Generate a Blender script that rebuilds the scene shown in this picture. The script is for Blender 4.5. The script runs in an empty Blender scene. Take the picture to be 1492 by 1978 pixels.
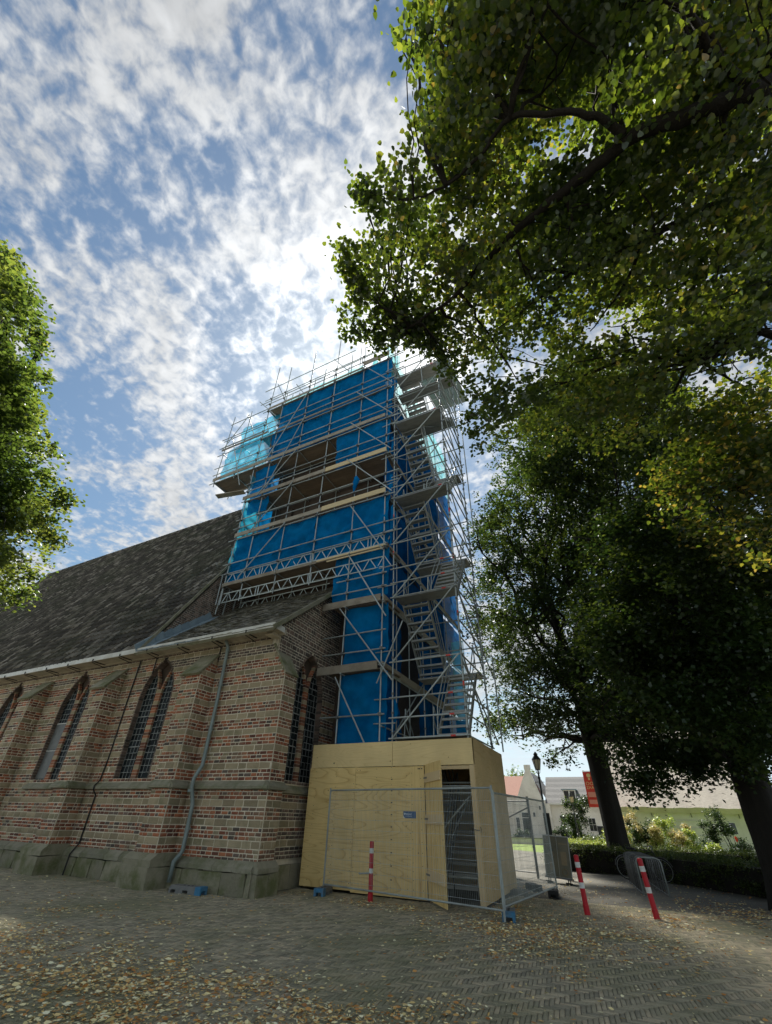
import bpy, math, random
import numpy as np
from mathutils import Matrix, Vector
R_ = math.radians
random.seed(11)
RNG = np.random.default_rng(11)
SC = bpy.context.scene
COL = SC.collection

# ------------------------------------------------------------------ camera
cam = bpy.data.cameras.new('camera')
camo = bpy.data.objects.new('camera', cam); COL.objects.link(camo); SC.camera = camo
CX = Vector((0.8960, 0.4432, 0.0255)); CD = Vector((-0.2203, 0.4939, -0.8411)); CF = Vector((-0.3854, 0.7480, 0.5402))
CF.normalize(); CX = (CX - CF*CX.dot(CF)).normalized(); CD = CF.cross(CX)
camo.matrix_world = Matrix(((CX.x, -CD.x, -CF.x, 0), (CX.y, -CD.y, -CF.y, 0), (CX.z, -CD.z, -CF.z, 1.6), (0, 0, 0, 1)))
cam.sensor_fit = 'HORIZONTAL'; cam.sensor_width = 36; cam.lens = 808.14*36/1492
cam.shift_x = 14.3/1492; cam.shift_y = 73.7/1492
cam.clip_start = 0.1; cam.clip_end = 3000

# ------------------------------------------------------------------ light
SUN_DIR = Vector((-0.325, 0.482, 0.813)).normalized()      # towards the sun
sl = bpy.data.lights.new('sun', 'SUN'); sl.energy = 2.4; sl.angle = R_(7); sl.color = (1.0, 0.93, 0.82)
so = bpy.data.objects.new('sun', sl); COL.objects.link(so)
so.rotation_euler = SUN_DIR.to_track_quat('Z', 'Y').to_euler(); so.location = (0, 0, 40)
SC.view_settings.view_transform = 'Standard'; SC.view_settings.look = 'None'
SC.view_settings.exposure = 2.17; SC.view_settings.gamma = 1.0
SC.cycles.max_bounces = 6; SC.cycles.diffuse_bounces = 3; SC.cycles.glossy_bounces = 3
SC.cycles.transmission_bounces = 3; SC.cycles.transparent_max_bounces = 12
SC.cycles.caustics_reflective = False; SC.cycles.caustics_refractive = False

world = bpy.data.worlds.new('World'); SC.world = world; world.use_nodes = True
def build_sky():
    nt = world.node_tree; nt.nodes.clear(); N = nt.nodes.new; L = nt.links.new
    out = N('ShaderNodeOutputWorld'); bg = N('ShaderNodeBackground'); L(bg.outputs[0], out.inputs[0])
    sky = N('ShaderNodeTexSky'); sky.sky_type = 'NISHITA'; sky.sun_disc = False
    sky.sun_elevation = math.asin(SUN_DIR.z); sky.sun_rotation = math.atan2(SUN_DIR.x, SUN_DIR.y)
    sky.air_density = 1.3; sky.dust_density = 0.6
    bg.inputs['Strength'].default_value = 0.12
    tc = N('ShaderNodeTexCoord')
    nrm = N('ShaderNodeVectorMath'); nrm.operation = 'NORMALIZE'; L(tc.outputs['Generated'], nrm.inputs[0])
    sep = N('ShaderNodeSeparateXYZ'); L(nrm.outputs[0], sep.inputs[0])
    def m(op, a, b=None, c=None, clamp=False):
        n = N('ShaderNodeMath'); n.operation = op; n.use_clamp = clamp
        for i, x in enumerate((a, b, c)):
            if x is None: continue
            if isinstance(x, (int, float)): n.inputs[i].default_value = x
            else: L(x, n.inputs[i])
        return n.outputs[0]
    zz = m('ADD', m('MAXIMUM', sep.outputs[2], 0.0), 0.10)
    px = m('DIVIDE', sep.outputs[0], zz); py = m('DIVIDE', sep.outputs[1], zz)
    cb = N('ShaderNodeCombineXYZ'); L(px, cb.inputs[0]); L(py, cb.inputs[1])
    def noise(scale, detail, rough, off, dist=0.0, stretch=None):
        mp = N('ShaderNodeMapping'); L(cb.outputs[0], mp.inputs[0]); mp.inputs['Location'].default_value = off
        if stretch: mp.inputs['Scale'].default_value = stretch; mp.inputs['Rotation'].default_value = (0, 0, R_(35))
        n = N('ShaderNodeTexNoise'); L(mp.outputs[0], n.inputs['Vector'])
        n.inputs['Scale'].default_value = scale; n.inputs['Detail'].default_value = detail
        n.inputs['Roughness'].default_value = rough; n.inputs['Distortion'].default_value = dist
        return n.outputs['Fac']
    big = noise(2.3, 4, 0.55, (5.3, 2.4, 0), 0.6)
    mid = noise(8.0, 5, 0.55, (9.0, 2.0, 1), 0.25, (1, 1.7, 1))
    puff = noise(30.0, 4, 0.5, (1.0, 5.0, 2), 0.4)
    fine = noise(75.0, 5, 0.55, (4.0, 1.0, 3), 0.1)
    dsum = m('ADD', m('ADD', m('MULTIPLY', big, 1.95), m('MULTIPLY', mid, 0.8)), m('ADD', m('MULTIPLY', puff, 1.05), m('MULTIPLY', fine, 0.42)))
    mr = N('ShaderNodeMapRange'); mr.interpolation_type = 'SMOOTHSTEP'; L(dsum, mr.inputs['Value'])
    mr.inputs['From Min'].default_value = 1.80; mr.inputs['From Max'].default_value = 2.40
    dens = m('MULTIPLY', mr.outputs[0], 0.93)
    # brightness rises towards the sun behind the cloud sheet
    dp = N('ShaderNodeVectorMath'); dp.operation = 'DOT_PRODUCT'; L(nrm.outputs[0], dp.inputs[0]); dp.inputs[1].default_value = SUN_DIR
    d = m('MAXIMUM', dp.outputs['Value'], 0.0)
    g1 = m('POWER', d, 8.0); g2 = m('POWER', d, 30.0)
    glow = m('ADD', m('MULTIPLY', g1, 0.20), m('MULTIPLY', g2, 0.95))
    shade = m('ADD', m('SUBTRACT', 0.66, m('MULTIPLY', big, 0.48)), m('MULTIPLY', m('ADD', m('MULTIPLY', puff, 0.6), m('MULTIPLY', mid, 0.4)), 1.12))
    lum = m('MULTIPLY', shade, m('ADD', 1.22, m('MULTIPLY', glow, 2.0)))
    cc = N('ShaderNodeCombineColor')
    L(m('MULTIPLY', lum, 0.985), cc.inputs[0]); L(m('MULTIPLY', lum, 1.0), cc.inputs[1]); L(m('MULTIPLY', lum, 1.005), cc.inputs[2])
    # clear sky part: physical sky, deepened a little
    hs = N('ShaderNodeHueSaturation'); L(sky.outputs[0], hs.inputs['Color']); hs.inputs['Saturation'].default_value = 1.0; hs.inputs['Value'].default_value = 0.178
    tint = N('ShaderNodeMix'); tint.data_type = 'RGBA'; tint.blend_type = 'MULTIPLY'; tint.inputs[0].default_value = 1.0; L(hs.outputs[0], tint.inputs[6]); tint.inputs[7].default_value = (0.86, 1.0, 1.03, 1)
    mx = N('ShaderNodeMix'); mx.data_type = 'RGBA'; L(dens, mx.inputs[0]); L(tint.outputs[2], mx.inputs[6]); L(cc.outputs[0], mx.inputs[7])
    # pale band low on the horizon
    hz = N('ShaderNodeMapRange'); L(sep.outputs[2], hz.inputs['Value']); hz.inputs['From Min'].default_value = 0.0; hz.inputs['From Max'].default_value = 0.34
    hz.inputs['To Min'].default_value = 1.0; hz.inputs['To Max'].default_value = 0.0
    mx2 = N('ShaderNodeMix'); mx2.data_type = 'RGBA'; L(hz.outputs[0], mx2.inputs[0]); L(mx.outputs[2], mx2.inputs[6]); mx2.inputs[7].default_value = (1.6, 1.9, 2.1, 1)
    L(mx2.outputs[2], bg.inputs['Color'])
build_sky()

# ------------------------------------------------------------------ helpers
WM = {}
def link(o, parent=None, M=None):
    COL.objects.link(o)
    M = M if M is not None else Matrix()
    if parent is not None:
        o.parent = parent; o.matrix_parent_inverse = WM[parent.name].inverted()
    o.matrix_basis = M; WM[o.name] = M.copy()
    return o
def tag(o, label=None, cat=None, group=None, kind=None):
    if label: o['label'] = label
    if cat: o['category'] = cat
    if group: o['group'] = group
    if kind: o['kind'] = kind
    return o
def thing(name, loc, label, cat, group=None, rz=0):
    o = bpy.data.objects.new(name, None); o.empty_display_size = 0.2
    link(o, None, Matrix.Translation(loc) @ Matrix.Rotation(rz, 4, 'Z'))
    return tag(o, label, cat, group)
def fast_mesh(name, V, F, rnd=None, mi=None, smooth=False):
    """V (n,3); F list of faces or (m,k) array; rnd/mi per face"""
    me = bpy.data.meshes.new(name)
    V = np.asarray(V, dtype=np.float32)
    if isinstance(F, np.ndarray):
        m, k = F.shape
        me.vertices.add(len(V)); me.vertices.foreach_set('co', V.ravel())
        me.loops.add(m*k); me.loops.foreach_set('vertex_index', F.astype(np.int32).ravel())
        me.polygons.add(m); me.polygons.foreach_set('loop_start', np.arange(0, m*k, k, dtype=np.int32))
        me.update(calc_edges=True)
    else:
        me.from_pydata(V.tolist(), [], F); me.update()
    if rnd is not None:
        a = me.attributes.new('rnd', 'FLOAT', 'FACE'); a.data.foreach_set('value', np.asarray(rnd, dtype=np.float32))
    if mi is not None: me.polygons.foreach_set('material_index', np.asarray(mi, dtype=np.int32))
    if smooth: me.polygons.foreach_set('use_smooth', np.ones(len(me.polygons), dtype=bool))
    return me
def put(name, me, mats, parent=None, M=None, kind=None, label=None, cat=None, group=None):
    if not isinstance(mats, (list, tuple)): mats = [mats]
    if len(me.materials) == 0:
        for x in mats: me.materials.append(x)
    o = bpy.data.objects.new(name, me); link(o, parent, M)
    return tag(o, label, cat, group, kind)
BOXF = [(0,3,2,1),(4,5,6,7),(0,1,5,4),(1,2,6,5),(2,3,7,6),(3,0,4,7)]
class B:
    def __init__(s): s.V=[]; s.F=[]; s.r=[]; s.m=[]
    def add(s, V, F, mi=0, rnd=None):
        n=len(s.V); s.V += [tuple(v) for v in V]; rr=random.random() if rnd is None else rnd
        for f in F: s.F.append(tuple(i+n for i in f)); s.r.append(rr); s.m.append(mi)
        return s
    def box(s, x0,x1,y0,y1,z0,z1, mi=0, j=0.0, rnd=None, M=None):
        V=[(x0,y0,z0),(x1,y0,z0),(x1,y1,z0),(x0,y1,z0),(x0,y0,z1),(x1,y0,z1),(x1,y1,z1),(x0,y1,z1)]
        if j: V=[tuple(c+random.uniform(-j,j) for c in v) for v in V]
        if M is not None: V=[tuple(M@Vector(v)) for v in V]
        return s.add(V,BOXF,mi,rnd)
    def beam(s, p0, p1, w, h, mi=0, up=(0,0,1), rnd=None):
        p0=Vector(p0);p1=Vector(p1);d=(p1-p0).normalized();u=Vector(up)
        if abs(d.dot(u))>.98: u=Vector((1,0,0))
        a=d.cross(u).normalized();b=a.cross(d)
        V=[p+a*(sx*w/2)+b*(sz*h/2) for p in (p0,p1) for sx,sz in ((-1,-1),(1,-1),(1,1),(-1,1))]
        return s.add(V,[(0,1,2,3),(7,6,5,4),(0,4,5,1),(1,5,6,2),(2,6,7,3),(3,7,4,0)],mi,rnd)
    def tube(s, pts, r, n=6, mi=0, caps=True, rnd=None):
        pts=[Vector(p) for p in pts]; rs=r if isinstance(r,(list,tuple)) else [r]*len(pts)
        V=[];F=[]
        u=None
        for i,p in enumerate(pts):
            d=(pts[min(i+1,len(pts)-1)]-pts[max(i-1,0)]).normalized()
            if u is None:
                u=Vector((0,0,1)) if abs(d.z)<.9 else Vector((1,0,0))
            a=(u-d*u.dot(d)).normalized(); u=a; b=d.cross(a)
            for k in range(n):
                t=2*math.pi*k/n; V.append(p+(a*math.cos(t)+b*math.sin(t))*rs[i])
        for i in range(len(pts)-1):
            for k in range(n):
                k2=(k+1)%n; F.append((i*n+k,i*n+k2,(i+1)*n+k2,(i+1)*n+k))
        if caps: F.append(tuple(range(n))[::-1]); F.append(tuple((len(pts)-1)*n+k for k in range(n)))
        return s.add(V,F,mi,rnd)
    def ring(s, c, ax, R, r, n=32, m=6, mi=0):
        c=Vector(c);ax=Vector(ax).normalized();a=ax.orthogonal().normalized();b=ax.cross(a);V=[];F=[]
        for i in range(n):
            t=2*math.pi*i/n;d=a*math.cos(t)+b*math.sin(t)
            for k in range(m):
                q=2*math.pi*k/m;V.append(c+d*(R+r*math.cos(q))+ax*(r*math.sin(q)))
        for i in range(n):
            for k in range(m):
                F.append((i*m+k,((i+1)%n)*m+k,((i+1)%n)*m+(k+1)%m,i*m+(k+1)%m))
        return s.add(V,F,mi)
    def build(s, name, mats, parent=None, smooth=False, **k):
        return put(name, fast_mesh(name, s.V or [(0,0,0)], s.F, s.r, s.m, smooth), mats, parent, **k)

# ------------------------------------------------------------------ materials
def new_mat(name):
    m=bpy.data.materials.new(name); m.use_nodes=True; nt=m.node_tree; nt.nodes.clear()
    return m, nt, nt.nodes.new, nt.links.new
def ramp(N, stops):
    r=N('ShaderNodeValToRGB'); e=r.color_ramp.elements
    while len(e)<len(stops): e.new(0.5)
    for i,(p,c) in enumerate(stops): e[i].position=p; e[i].color=(c[0],c[1],c[2],1)
    return r
def rnd_node(N, L):
    at=N('ShaderNodeAttribute'); at.attribute_name='rnd'; oi=N('ShaderNodeObjectInfo')
    ad=N('ShaderNodeMath'); ad.operation='ADD'; L(at.outputs['Fac'],ad.inputs[0]); L(oi.outputs['Random'],ad.inputs[1])
    fr=N('ShaderNodeMath'); fr.operation='FRACT'; L(ad.outputs[0],fr.inputs[0]); return fr.outputs[0]
def P(name, stops, rough=0.85, nscale=6, ndetail=6, mixn=0.5, bump=0.15, bscale=None, metal=0.0, dirt=None, dscale=1.2, damt=0.6, dmin=0.45, dmax=0.7, spec=0.3, stretch=None, coord='pos'):
    """colour = ramp(random per piece blended with noise); dirt = second colour laid on by a broad noise"""
    m,nt,N,L=new_mat(name)
    out=N('ShaderNodeOutputMaterial'); bs=N('ShaderNodeBsdfPrincipled'); L(bs.outputs[0],out.inputs[0])
    if coord=='pos': ge=N('ShaderNodeNewGeometry'); src=ge.outputs['Position']
    else: ge=N('ShaderNodeTexCoord'); src=ge.outputs['Object']
    if stretch:
        mp=N('ShaderNodeMapping'); L(src,mp.inputs[0]); mp.inputs['Scale'].default_value=stretch; src2=mp.outputs[0]
    else: src2=src
    n=N('ShaderNodeTexNoise'); L(src2,n.inputs['Vector']); n.inputs['Scale'].default_value=nscale; n.inputs['Detail'].default_value=ndetail; n.inputs['Roughness'].default_value=0.6
    rn=rnd_node(N,L)
    mx=N('ShaderNodeMix'); mx.data_type='FLOAT'; mx.inputs[0].default_value=mixn; L(rn,mx.inputs[2]); L(n.outputs['Fac'],mx.inputs[3])
    rp=ramp(N,stops); L(mx.outputs[0],rp.inputs[0]); col=rp.outputs[0]
    if dirt:
        n2=N('ShaderNodeTexNoise'); L(src,n2.inputs['Vector']); n2.inputs['Scale'].default_value=dscale; n2.inputs['Detail'].default_value=7; n2.inputs['Roughness'].default_value=0.65
        mr=N('ShaderNodeMapRange'); L(n2.outputs['Fac'],mr.inputs['Value']); mr.inputs['From Min'].default_value=dmin; mr.inputs['From Max'].default_value=dmax; mr.inputs['To Max'].default_value=damt
        m2=N('ShaderNodeMix'); m2.data_type='RGBA'; L(mr.outputs[0],m2.inputs[0]); L(col,m2.inputs[6]); m2.inputs[7].default_value=(*dirt,1); col=m2.outputs[2]
    L(col,bs.inputs['Base Color']); bs.inputs['Roughness'].default_value=rough; bs.inputs['Metallic'].default_value=metal
    bs.inputs['Specular IOR Level'].default_value=spec
    if bump:
        n3=N('ShaderNodeTexNoise'); L(src2,n3.inputs['Vector']); n3.inputs['Scale'].default_value=bscale or nscale*5; n3.inputs['Detail'].default_value=5
        bp=N('ShaderNodeBump'); L(n3.outputs['Fac'],bp.inputs['Height']); bp.inputs['Strength'].default_value=min(1,bump*3); bp.inputs['Distance'].default_value=0.02
        L(bp.outputs[0],bs.inputs['Normal'])
    return m
def leaf_mat(name, stops, tstops, tr=0.45, gloss=0.06):
    m,nt,N,L=new_mat(name); out=N('ShaderNodeOutputMaterial')
    rn=rnd_node(N,L); rp=ramp(N,stops); L(rn,rp.inputs[0]); rt=ramp(N,tstops); L(rn,rt.inputs[0])
    d=N('ShaderNodeBsdfDiffuse'); L(rp.outputs[0],d.inputs[0]); t=N('ShaderNodeBsdfTranslucent'); L(rt.outputs[0],t.inputs[0])
    mx=N('ShaderNodeMixShader'); mx.inputs[0].default_value=tr; L(d.outputs[0],mx.inputs[1]); L(t.outputs[0],mx.inputs[2])
    g=N('ShaderNodeBsdfGlossy'); g.inputs['Roughness'].default_value=0.35; g.inputs[0].default_value=(.9,.95,1,1)
    m2=N('ShaderNodeMixShader'); m2.inputs[0].default_value=gloss; L(mx.outputs[0],m2.inputs[1]); L(g.outputs[0],m2.inputs[2])
    L(m2.outputs[0],out.inputs[0]); return m
def net_mat(name, c1, c2, tr, holes, nscale=1.4):
    m,nt,N,L=new_mat(name); out=N('ShaderNodeOutputMaterial')
    ge=N('ShaderNodeNewGeometry'); n=N('ShaderNodeTexNoise'); L(ge.outputs['Position'],n.inputs['Vector']); n.inputs['Scale'].default_value=nscale; n.inputs['Detail'].default_value=8; n.inputs['Roughness'].default_value=.6
    rp=ramp(N,[(.35,c1),(.65,c2)]); L(n.outputs['Fac'],rp.inputs[0])
    d=N('ShaderNodeBsdfDiffuse'); L(rp.outputs[0],d.inputs[0]); t=N('ShaderNodeBsdfTranslucent'); L(rp.outputs[0],t.inputs[0])
    mx=N('ShaderNodeMixShader'); mx.inputs[0].default_value=tr; L(d.outputs[0],mx.inputs[1]); L(t.outputs[0],mx.inputs[2])
    tp=N('ShaderNodeBsdfTransparent'); m2=N('ShaderNodeMixShader'); m2.inputs[0].default_value=holes; L(mx.outputs[0],m2.inputs[1]); L(tp.outputs[0],m2.inputs[2])
    L(m2.outputs[0],out.inputs[0]); return m
M={}
M['brick']=P('weathered red brick',[(0,(.06,.035,.03)),(.3,(.18,.07,.045)),(.5,(.33,.115,.06)),(.7,(.46,.17,.08)),(.85,(.26,.13,.085)),(1,(.15,.10,.075))],nscale=9,mixn=.25,bump=.3,dirt=(.25,.20,.135),dscale=.7,damt=.75,dmin=.47,dmax=.66)
M['brick_grey']=P('sooted brown brick',[(0,(.07,.06,.05)),(.5,(.17,.13,.105)),(.85,(.26,.18,.14)),(1,(.32,.19,.14))],nscale=9,mixn=.25,bump=.3,dirt=(.05,.047,.04),dscale=.9,damt=.7)
M['tuff']=P('yellow grey tuff stone',[(0,(.22,.18,.12)),(.4,(.33,.27,.17)),(.75,(.45,.365,.235)),(1,(.29,.265,.175))],nscale=14,mixn=.45,bump=.5,bscale=45,dirt=(.18,.18,.10),dscale=1.1,damt=.7,dmin=.5,dmax=.68)
M['mortar']=P('pale lime mortar',[(.2,(.60,.53,.40)),(.8,(.82,.74,.58))],nscale=5,mixn=1,bump=.2,bscale=60,dirt=(.30,.27,.20),dscale=.9,damt=.7,dmin=.50,dmax=.68)
M['mortar_grey']=P('grey mortar',[(.2,(.34,.30,.25)),(.8,(.52,.47,.39))],nscale=5,mixn=1,bump=.2,bscale=60,dirt=(.08,.075,.065),damt=.8)
M['stone']=P('mossy weathered stone',[(0,(.15,.14,.10)),(.5,(.27,.25,.175)),(1,(.37,.34,.24))],nscale=7,mixn=.6,bump=.6,bscale=22,dirt=(.12,.135,.05),dscale=1.6,damt=.85,dmin=.45,dmax=.62)
M['ledge']=P('green grey ledge stone',[(0,(.14,.14,.10)),(.5,(.27,.255,.185)),(1,(.38,.35,.27))],nscale=6,mixn=.6,bump=.4,bscale=30,dirt=(.10,.12,.04),dscale=2,damt=.8)
M['tile']=P('old dark roof tile',[(0,(.016,.015,.014)),(.4,(.078,.070,.058)),(.7,(.19,.172,.14)),(.88,(.40,.365,.31)),(1,(.62,.57,.49))],nscale=5,mixn=.35,bump=.3,rough=.75,dirt=(.055,.065,.035),dscale=.5,damt=.7)
M['slate']=P('lichen grey slate',[(0,(.05,.05,.045)),(.5,(.17,.16,.13)),(.85,(.31,.29,.235)),(1,(.45,.42,.33))],nscale=8,mixn=.35,bump=.35,rough=.75,dirt=(.13,.13,.07),dscale=1.5,damt=.7)
M['lead']=P('blue grey lead',[(0,(.16,.22,.26)),(1,(.36,.45,.50))],nscale=5,mixn=.6,bump=.3,bscale=12,rough=.5,metal=.2)
M['white']=P('white gutter paint',[(.2,(.60,.60,.55)),(.8,(.80,.80,.75))],nscale=3,mixn=1,bump=.05,rough=.5,dirt=(.40,.37,.28),dscale=2,damt=.5)
M['soffit']=P('cream gutter underside',[(.2,(.42,.37,.28)),(.8,(.58,.52,.41))],nscale=3,mixn=1,bump=.05,dirt=(.22,.18,.13),dscale=2,damt=.6)
M['zinc']=P('aged zinc pipe',[(.2,(.17,.21,.205)),(.8,(.30,.355,.345))],nscale=6,mixn=1,bump=.05,rough=.5,metal=.25,dirt=(.12,.15,.13),dscale=3)
M['iron']=P('black iron',[(.2,(.012,.012,.012)),(.8,(.03,.03,.028))],mixn=1,rough=.5,bump=.1)
M['pane']=P('dark leaded glass',[(0,(.004,.006,.007)),(1,(.022,.03,.032))],mixn=.2,rough=.4,bump=.06,bscale=7,spec=.08)
M['came']=P('grey lead came',[(.2,(.20,.215,.205)),(.8,(.33,.345,.33))],mixn=1,rough=.6,bump=.1)
M['perspex']=P('dull protective sheet',[(.2,(.10,.105,.10)),(.8,(.17,.175,.165))],mixn=1,rough=.35,bump=.03)
M['paver']=P('grey brown clinker paver',[(0,(.20,.19,.145)),(.3,(.31,.285,.205)),(.65,(.41,.37,.26)),(.85,(.51,.43,.30)),(1,(.37,.27,.18))],nscale=7,mixn=.25,bump=.35,bscale=60,dirt=(.20,.21,.11),dscale=.45,damt=.6,rough=.8,dmin=.46,dmax=.62)
M['steel']=P('galvanised scaffold tube',[(0,(.24,.27,.265)),(.6,(.42,.47,.455)),(1,(.60,.65,.63))],nscale=2.2,mixn=.5,bump=.08,bscale=40,rough=.42,metal=.35,dirt=(.16,.15,.13),dscale=3,damt=.5)
M['steel_dark']=P('dark steel fitting',[(0,(.10,.10,.10)),(1,(.24,.25,.25))],mixn=.5,rough=.5,metal=.4)  # plain darker steel for fittings, gate and rear hoops
M['alu']=P('aluminium lattice girder',[(.2,(.46,.54,.53)),(.8,(.66,.72,.70))],nscale=3,mixn=.8,bump=.05,rough=.38,metal=.4)
M['tread']=P('grey aluminium tread',[(.2,(.26,.27,.255)),(.8,(.40,.41,.39))],mixn=.8,rough=.5,metal=.3,bump=.1)
M['red_mark']=P('red paint mark',[(0,(.62,.06,.05)),(1,(.7,.09,.07))],mixn=.5,rough=.5)
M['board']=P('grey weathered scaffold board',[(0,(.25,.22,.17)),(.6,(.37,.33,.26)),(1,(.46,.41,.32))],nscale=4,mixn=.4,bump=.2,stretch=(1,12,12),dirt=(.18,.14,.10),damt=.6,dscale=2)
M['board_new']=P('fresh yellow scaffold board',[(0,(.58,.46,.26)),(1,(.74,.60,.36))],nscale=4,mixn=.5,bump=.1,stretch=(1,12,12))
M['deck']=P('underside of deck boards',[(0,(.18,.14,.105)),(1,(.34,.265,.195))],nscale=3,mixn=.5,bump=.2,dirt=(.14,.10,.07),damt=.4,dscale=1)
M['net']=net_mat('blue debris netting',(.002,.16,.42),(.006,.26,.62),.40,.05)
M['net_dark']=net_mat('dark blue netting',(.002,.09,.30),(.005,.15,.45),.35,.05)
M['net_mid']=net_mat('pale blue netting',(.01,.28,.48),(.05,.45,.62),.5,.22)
M['net_cyan']=net_mat('sunlit cyan netting',(.12,.62,.68),(.35,.86,.86),.6,.42)  # sun shining through the net is put into these pale bright colours
M['tower']=P('dark brown tower masonry',[(0,(.05,.04,.032)),(1,(.14,.10,.075))],nscale=5,mixn=.8,bump=.3)  # dark brown tone, used for the window backing too
M['red']=P('red plastic',[(0,(.42,.012,.022)),(1,(.56,.022,.035))],nscale=3,mixn=.8,bump=.08,bscale=50,rough=.42,dirt=(.22,.02,.02),dscale=6,damt=.5)
M['band']=P('white reflective band',[(0,(.62,.63,.61)),(1,(.78,.79,.77))],nscale=8,mixn=.8,bump=0,rough=.35,dirt=(.4,.4,.37),dscale=9,damt=.5)
M['blue']=P('blue fence foot',[(0,(.035,.15,.28)),(1,(.07,.25,.42))],nscale=6,mixn=.8,bump=.3,bscale=30,rough=.6,dirt=(.13,.14,.14),dscale=5,damt=.6)
M['conc']=P('grey block concrete',[(0,(.13,.13,.125)),(1,(.26,.26,.245))],nscale=8,mixn=.7,bump=.4,bscale=40)
M['black']=P('black rubber',[(0,(.010,.010,.010)),(1,(.028,.028,.028))],mixn=.8,rough=.6,bump=.1)
M['render']=P('white lime render',[(.2,(.76,.73,.65)),(.8,(.86,.84,.77))],nscale=2,mixn=.9,bump=.1,dirt=(.42,.38,.31),dscale=.8,damt=.5)
M['thatch']=P('pale thatch',[(.2,(.48,.43,.375)),(.8,(.68,.62,.55))],nscale=8,mixn=.9,bump=.35,bscale=14,dirt=(.36,.31,.27),dscale=1,damt=.5)
M['roof_grey']=P('grey pantile roof',[(0,(.085,.09,.092)),(1,(.20,.205,.21))],nscale=6,mixn=.5,bump=.3)
M['roof_red']=P('red brown pantile roof',[(0,(.20,.10,.08)),(1,(.34,.19,.15))],nscale=6,mixn=.5,bump=.3)
M['dark_glass']=P('dark window',[(0,(.015,.018,.02)),(1,(.05,.055,.06))],mixn=.7,rough=.15,spec=.6,bump=0)
M['frame_white']=P('white window frame',[(0,(.72,.72,.68)),(1,(.8,.8,.76))],mixn=.8,bump=0,rough=.5)
M['door_dark']=P('dark green door',[(0,(.018,.025,.024)),(1,(.035,.045,.042))],mixn=.8,bump=0,rough=.4)
M['bark']=P('dark lime tree bark',[(0,(.008,.007,.006)),(1,(.030,.026,.020))],nscale=5,mixn=.8,bump=1,bscale=16,stretch=(3,3,.6))
M['grass']=P('short lawn',[(.2,(.12,.19,.035)),(.8,(.24,.33,.07))],nscale=20,mixn=1,bump=.5)
M['lamp_black']=P('black green lamp paint',[(0,(.012,.016,.015)),(1,(.03,.036,.034))],mixn=.8,rough=.35,bump=.05)
M['lamp_glass']=P('cream lamp glass',[(.2,(.62,.55,.36)),(.8,(.78,.72,.52))],mixn=1,rough=.3,bump=0)
M['banner']=P('red banner cloth',[(.2,(.72,.055,.05)),(.8,(.84,.10,.085))],nscale=2,mixn=1,bump=.1,rough=.8)
M['banner_text']=P('cream banner print',[(0,(.82,.62,.34)),(1,(.85,.68,.42))],mixn=.5,bump=0)
M['banner_pink']=P('pink banner print',[(0,(.84,.30,.26)),(1,(.86,.36,.32))],mixn=.5,bump=0)
M['poster']=P('faded olive poster',[(.25,(.10,.10,.085)),(.5,(.17,.16,.11)),(.75,(.23,.20,.13))],nscale=3,mixn=.95,bump=0,rough=.3)
M['poster_art']=P('brown poster drawing',[(0,(.24,.15,.08)),(1,(.30,.27,.16))],nscale=6,mixn=.9,bump=0,rough=.3)
M['sign_blue']=P('blue printed sign',[(0,(.03,.09,.22)),(1,(.05,.13,.28))],mixn=.5,bump=0,rough=.3)
M['sign_print']=P('pale blue print',[(0,(.45,.55,.68)),(1,(.6,.68,.78))],mixn=.5,bump=0,rough=.3)
M['panel_grey']=P('light grey panel',[(0,(.42,.44,.43)),(1,(.54,.56,.55))],mixn=.8,bump=.05)
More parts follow.
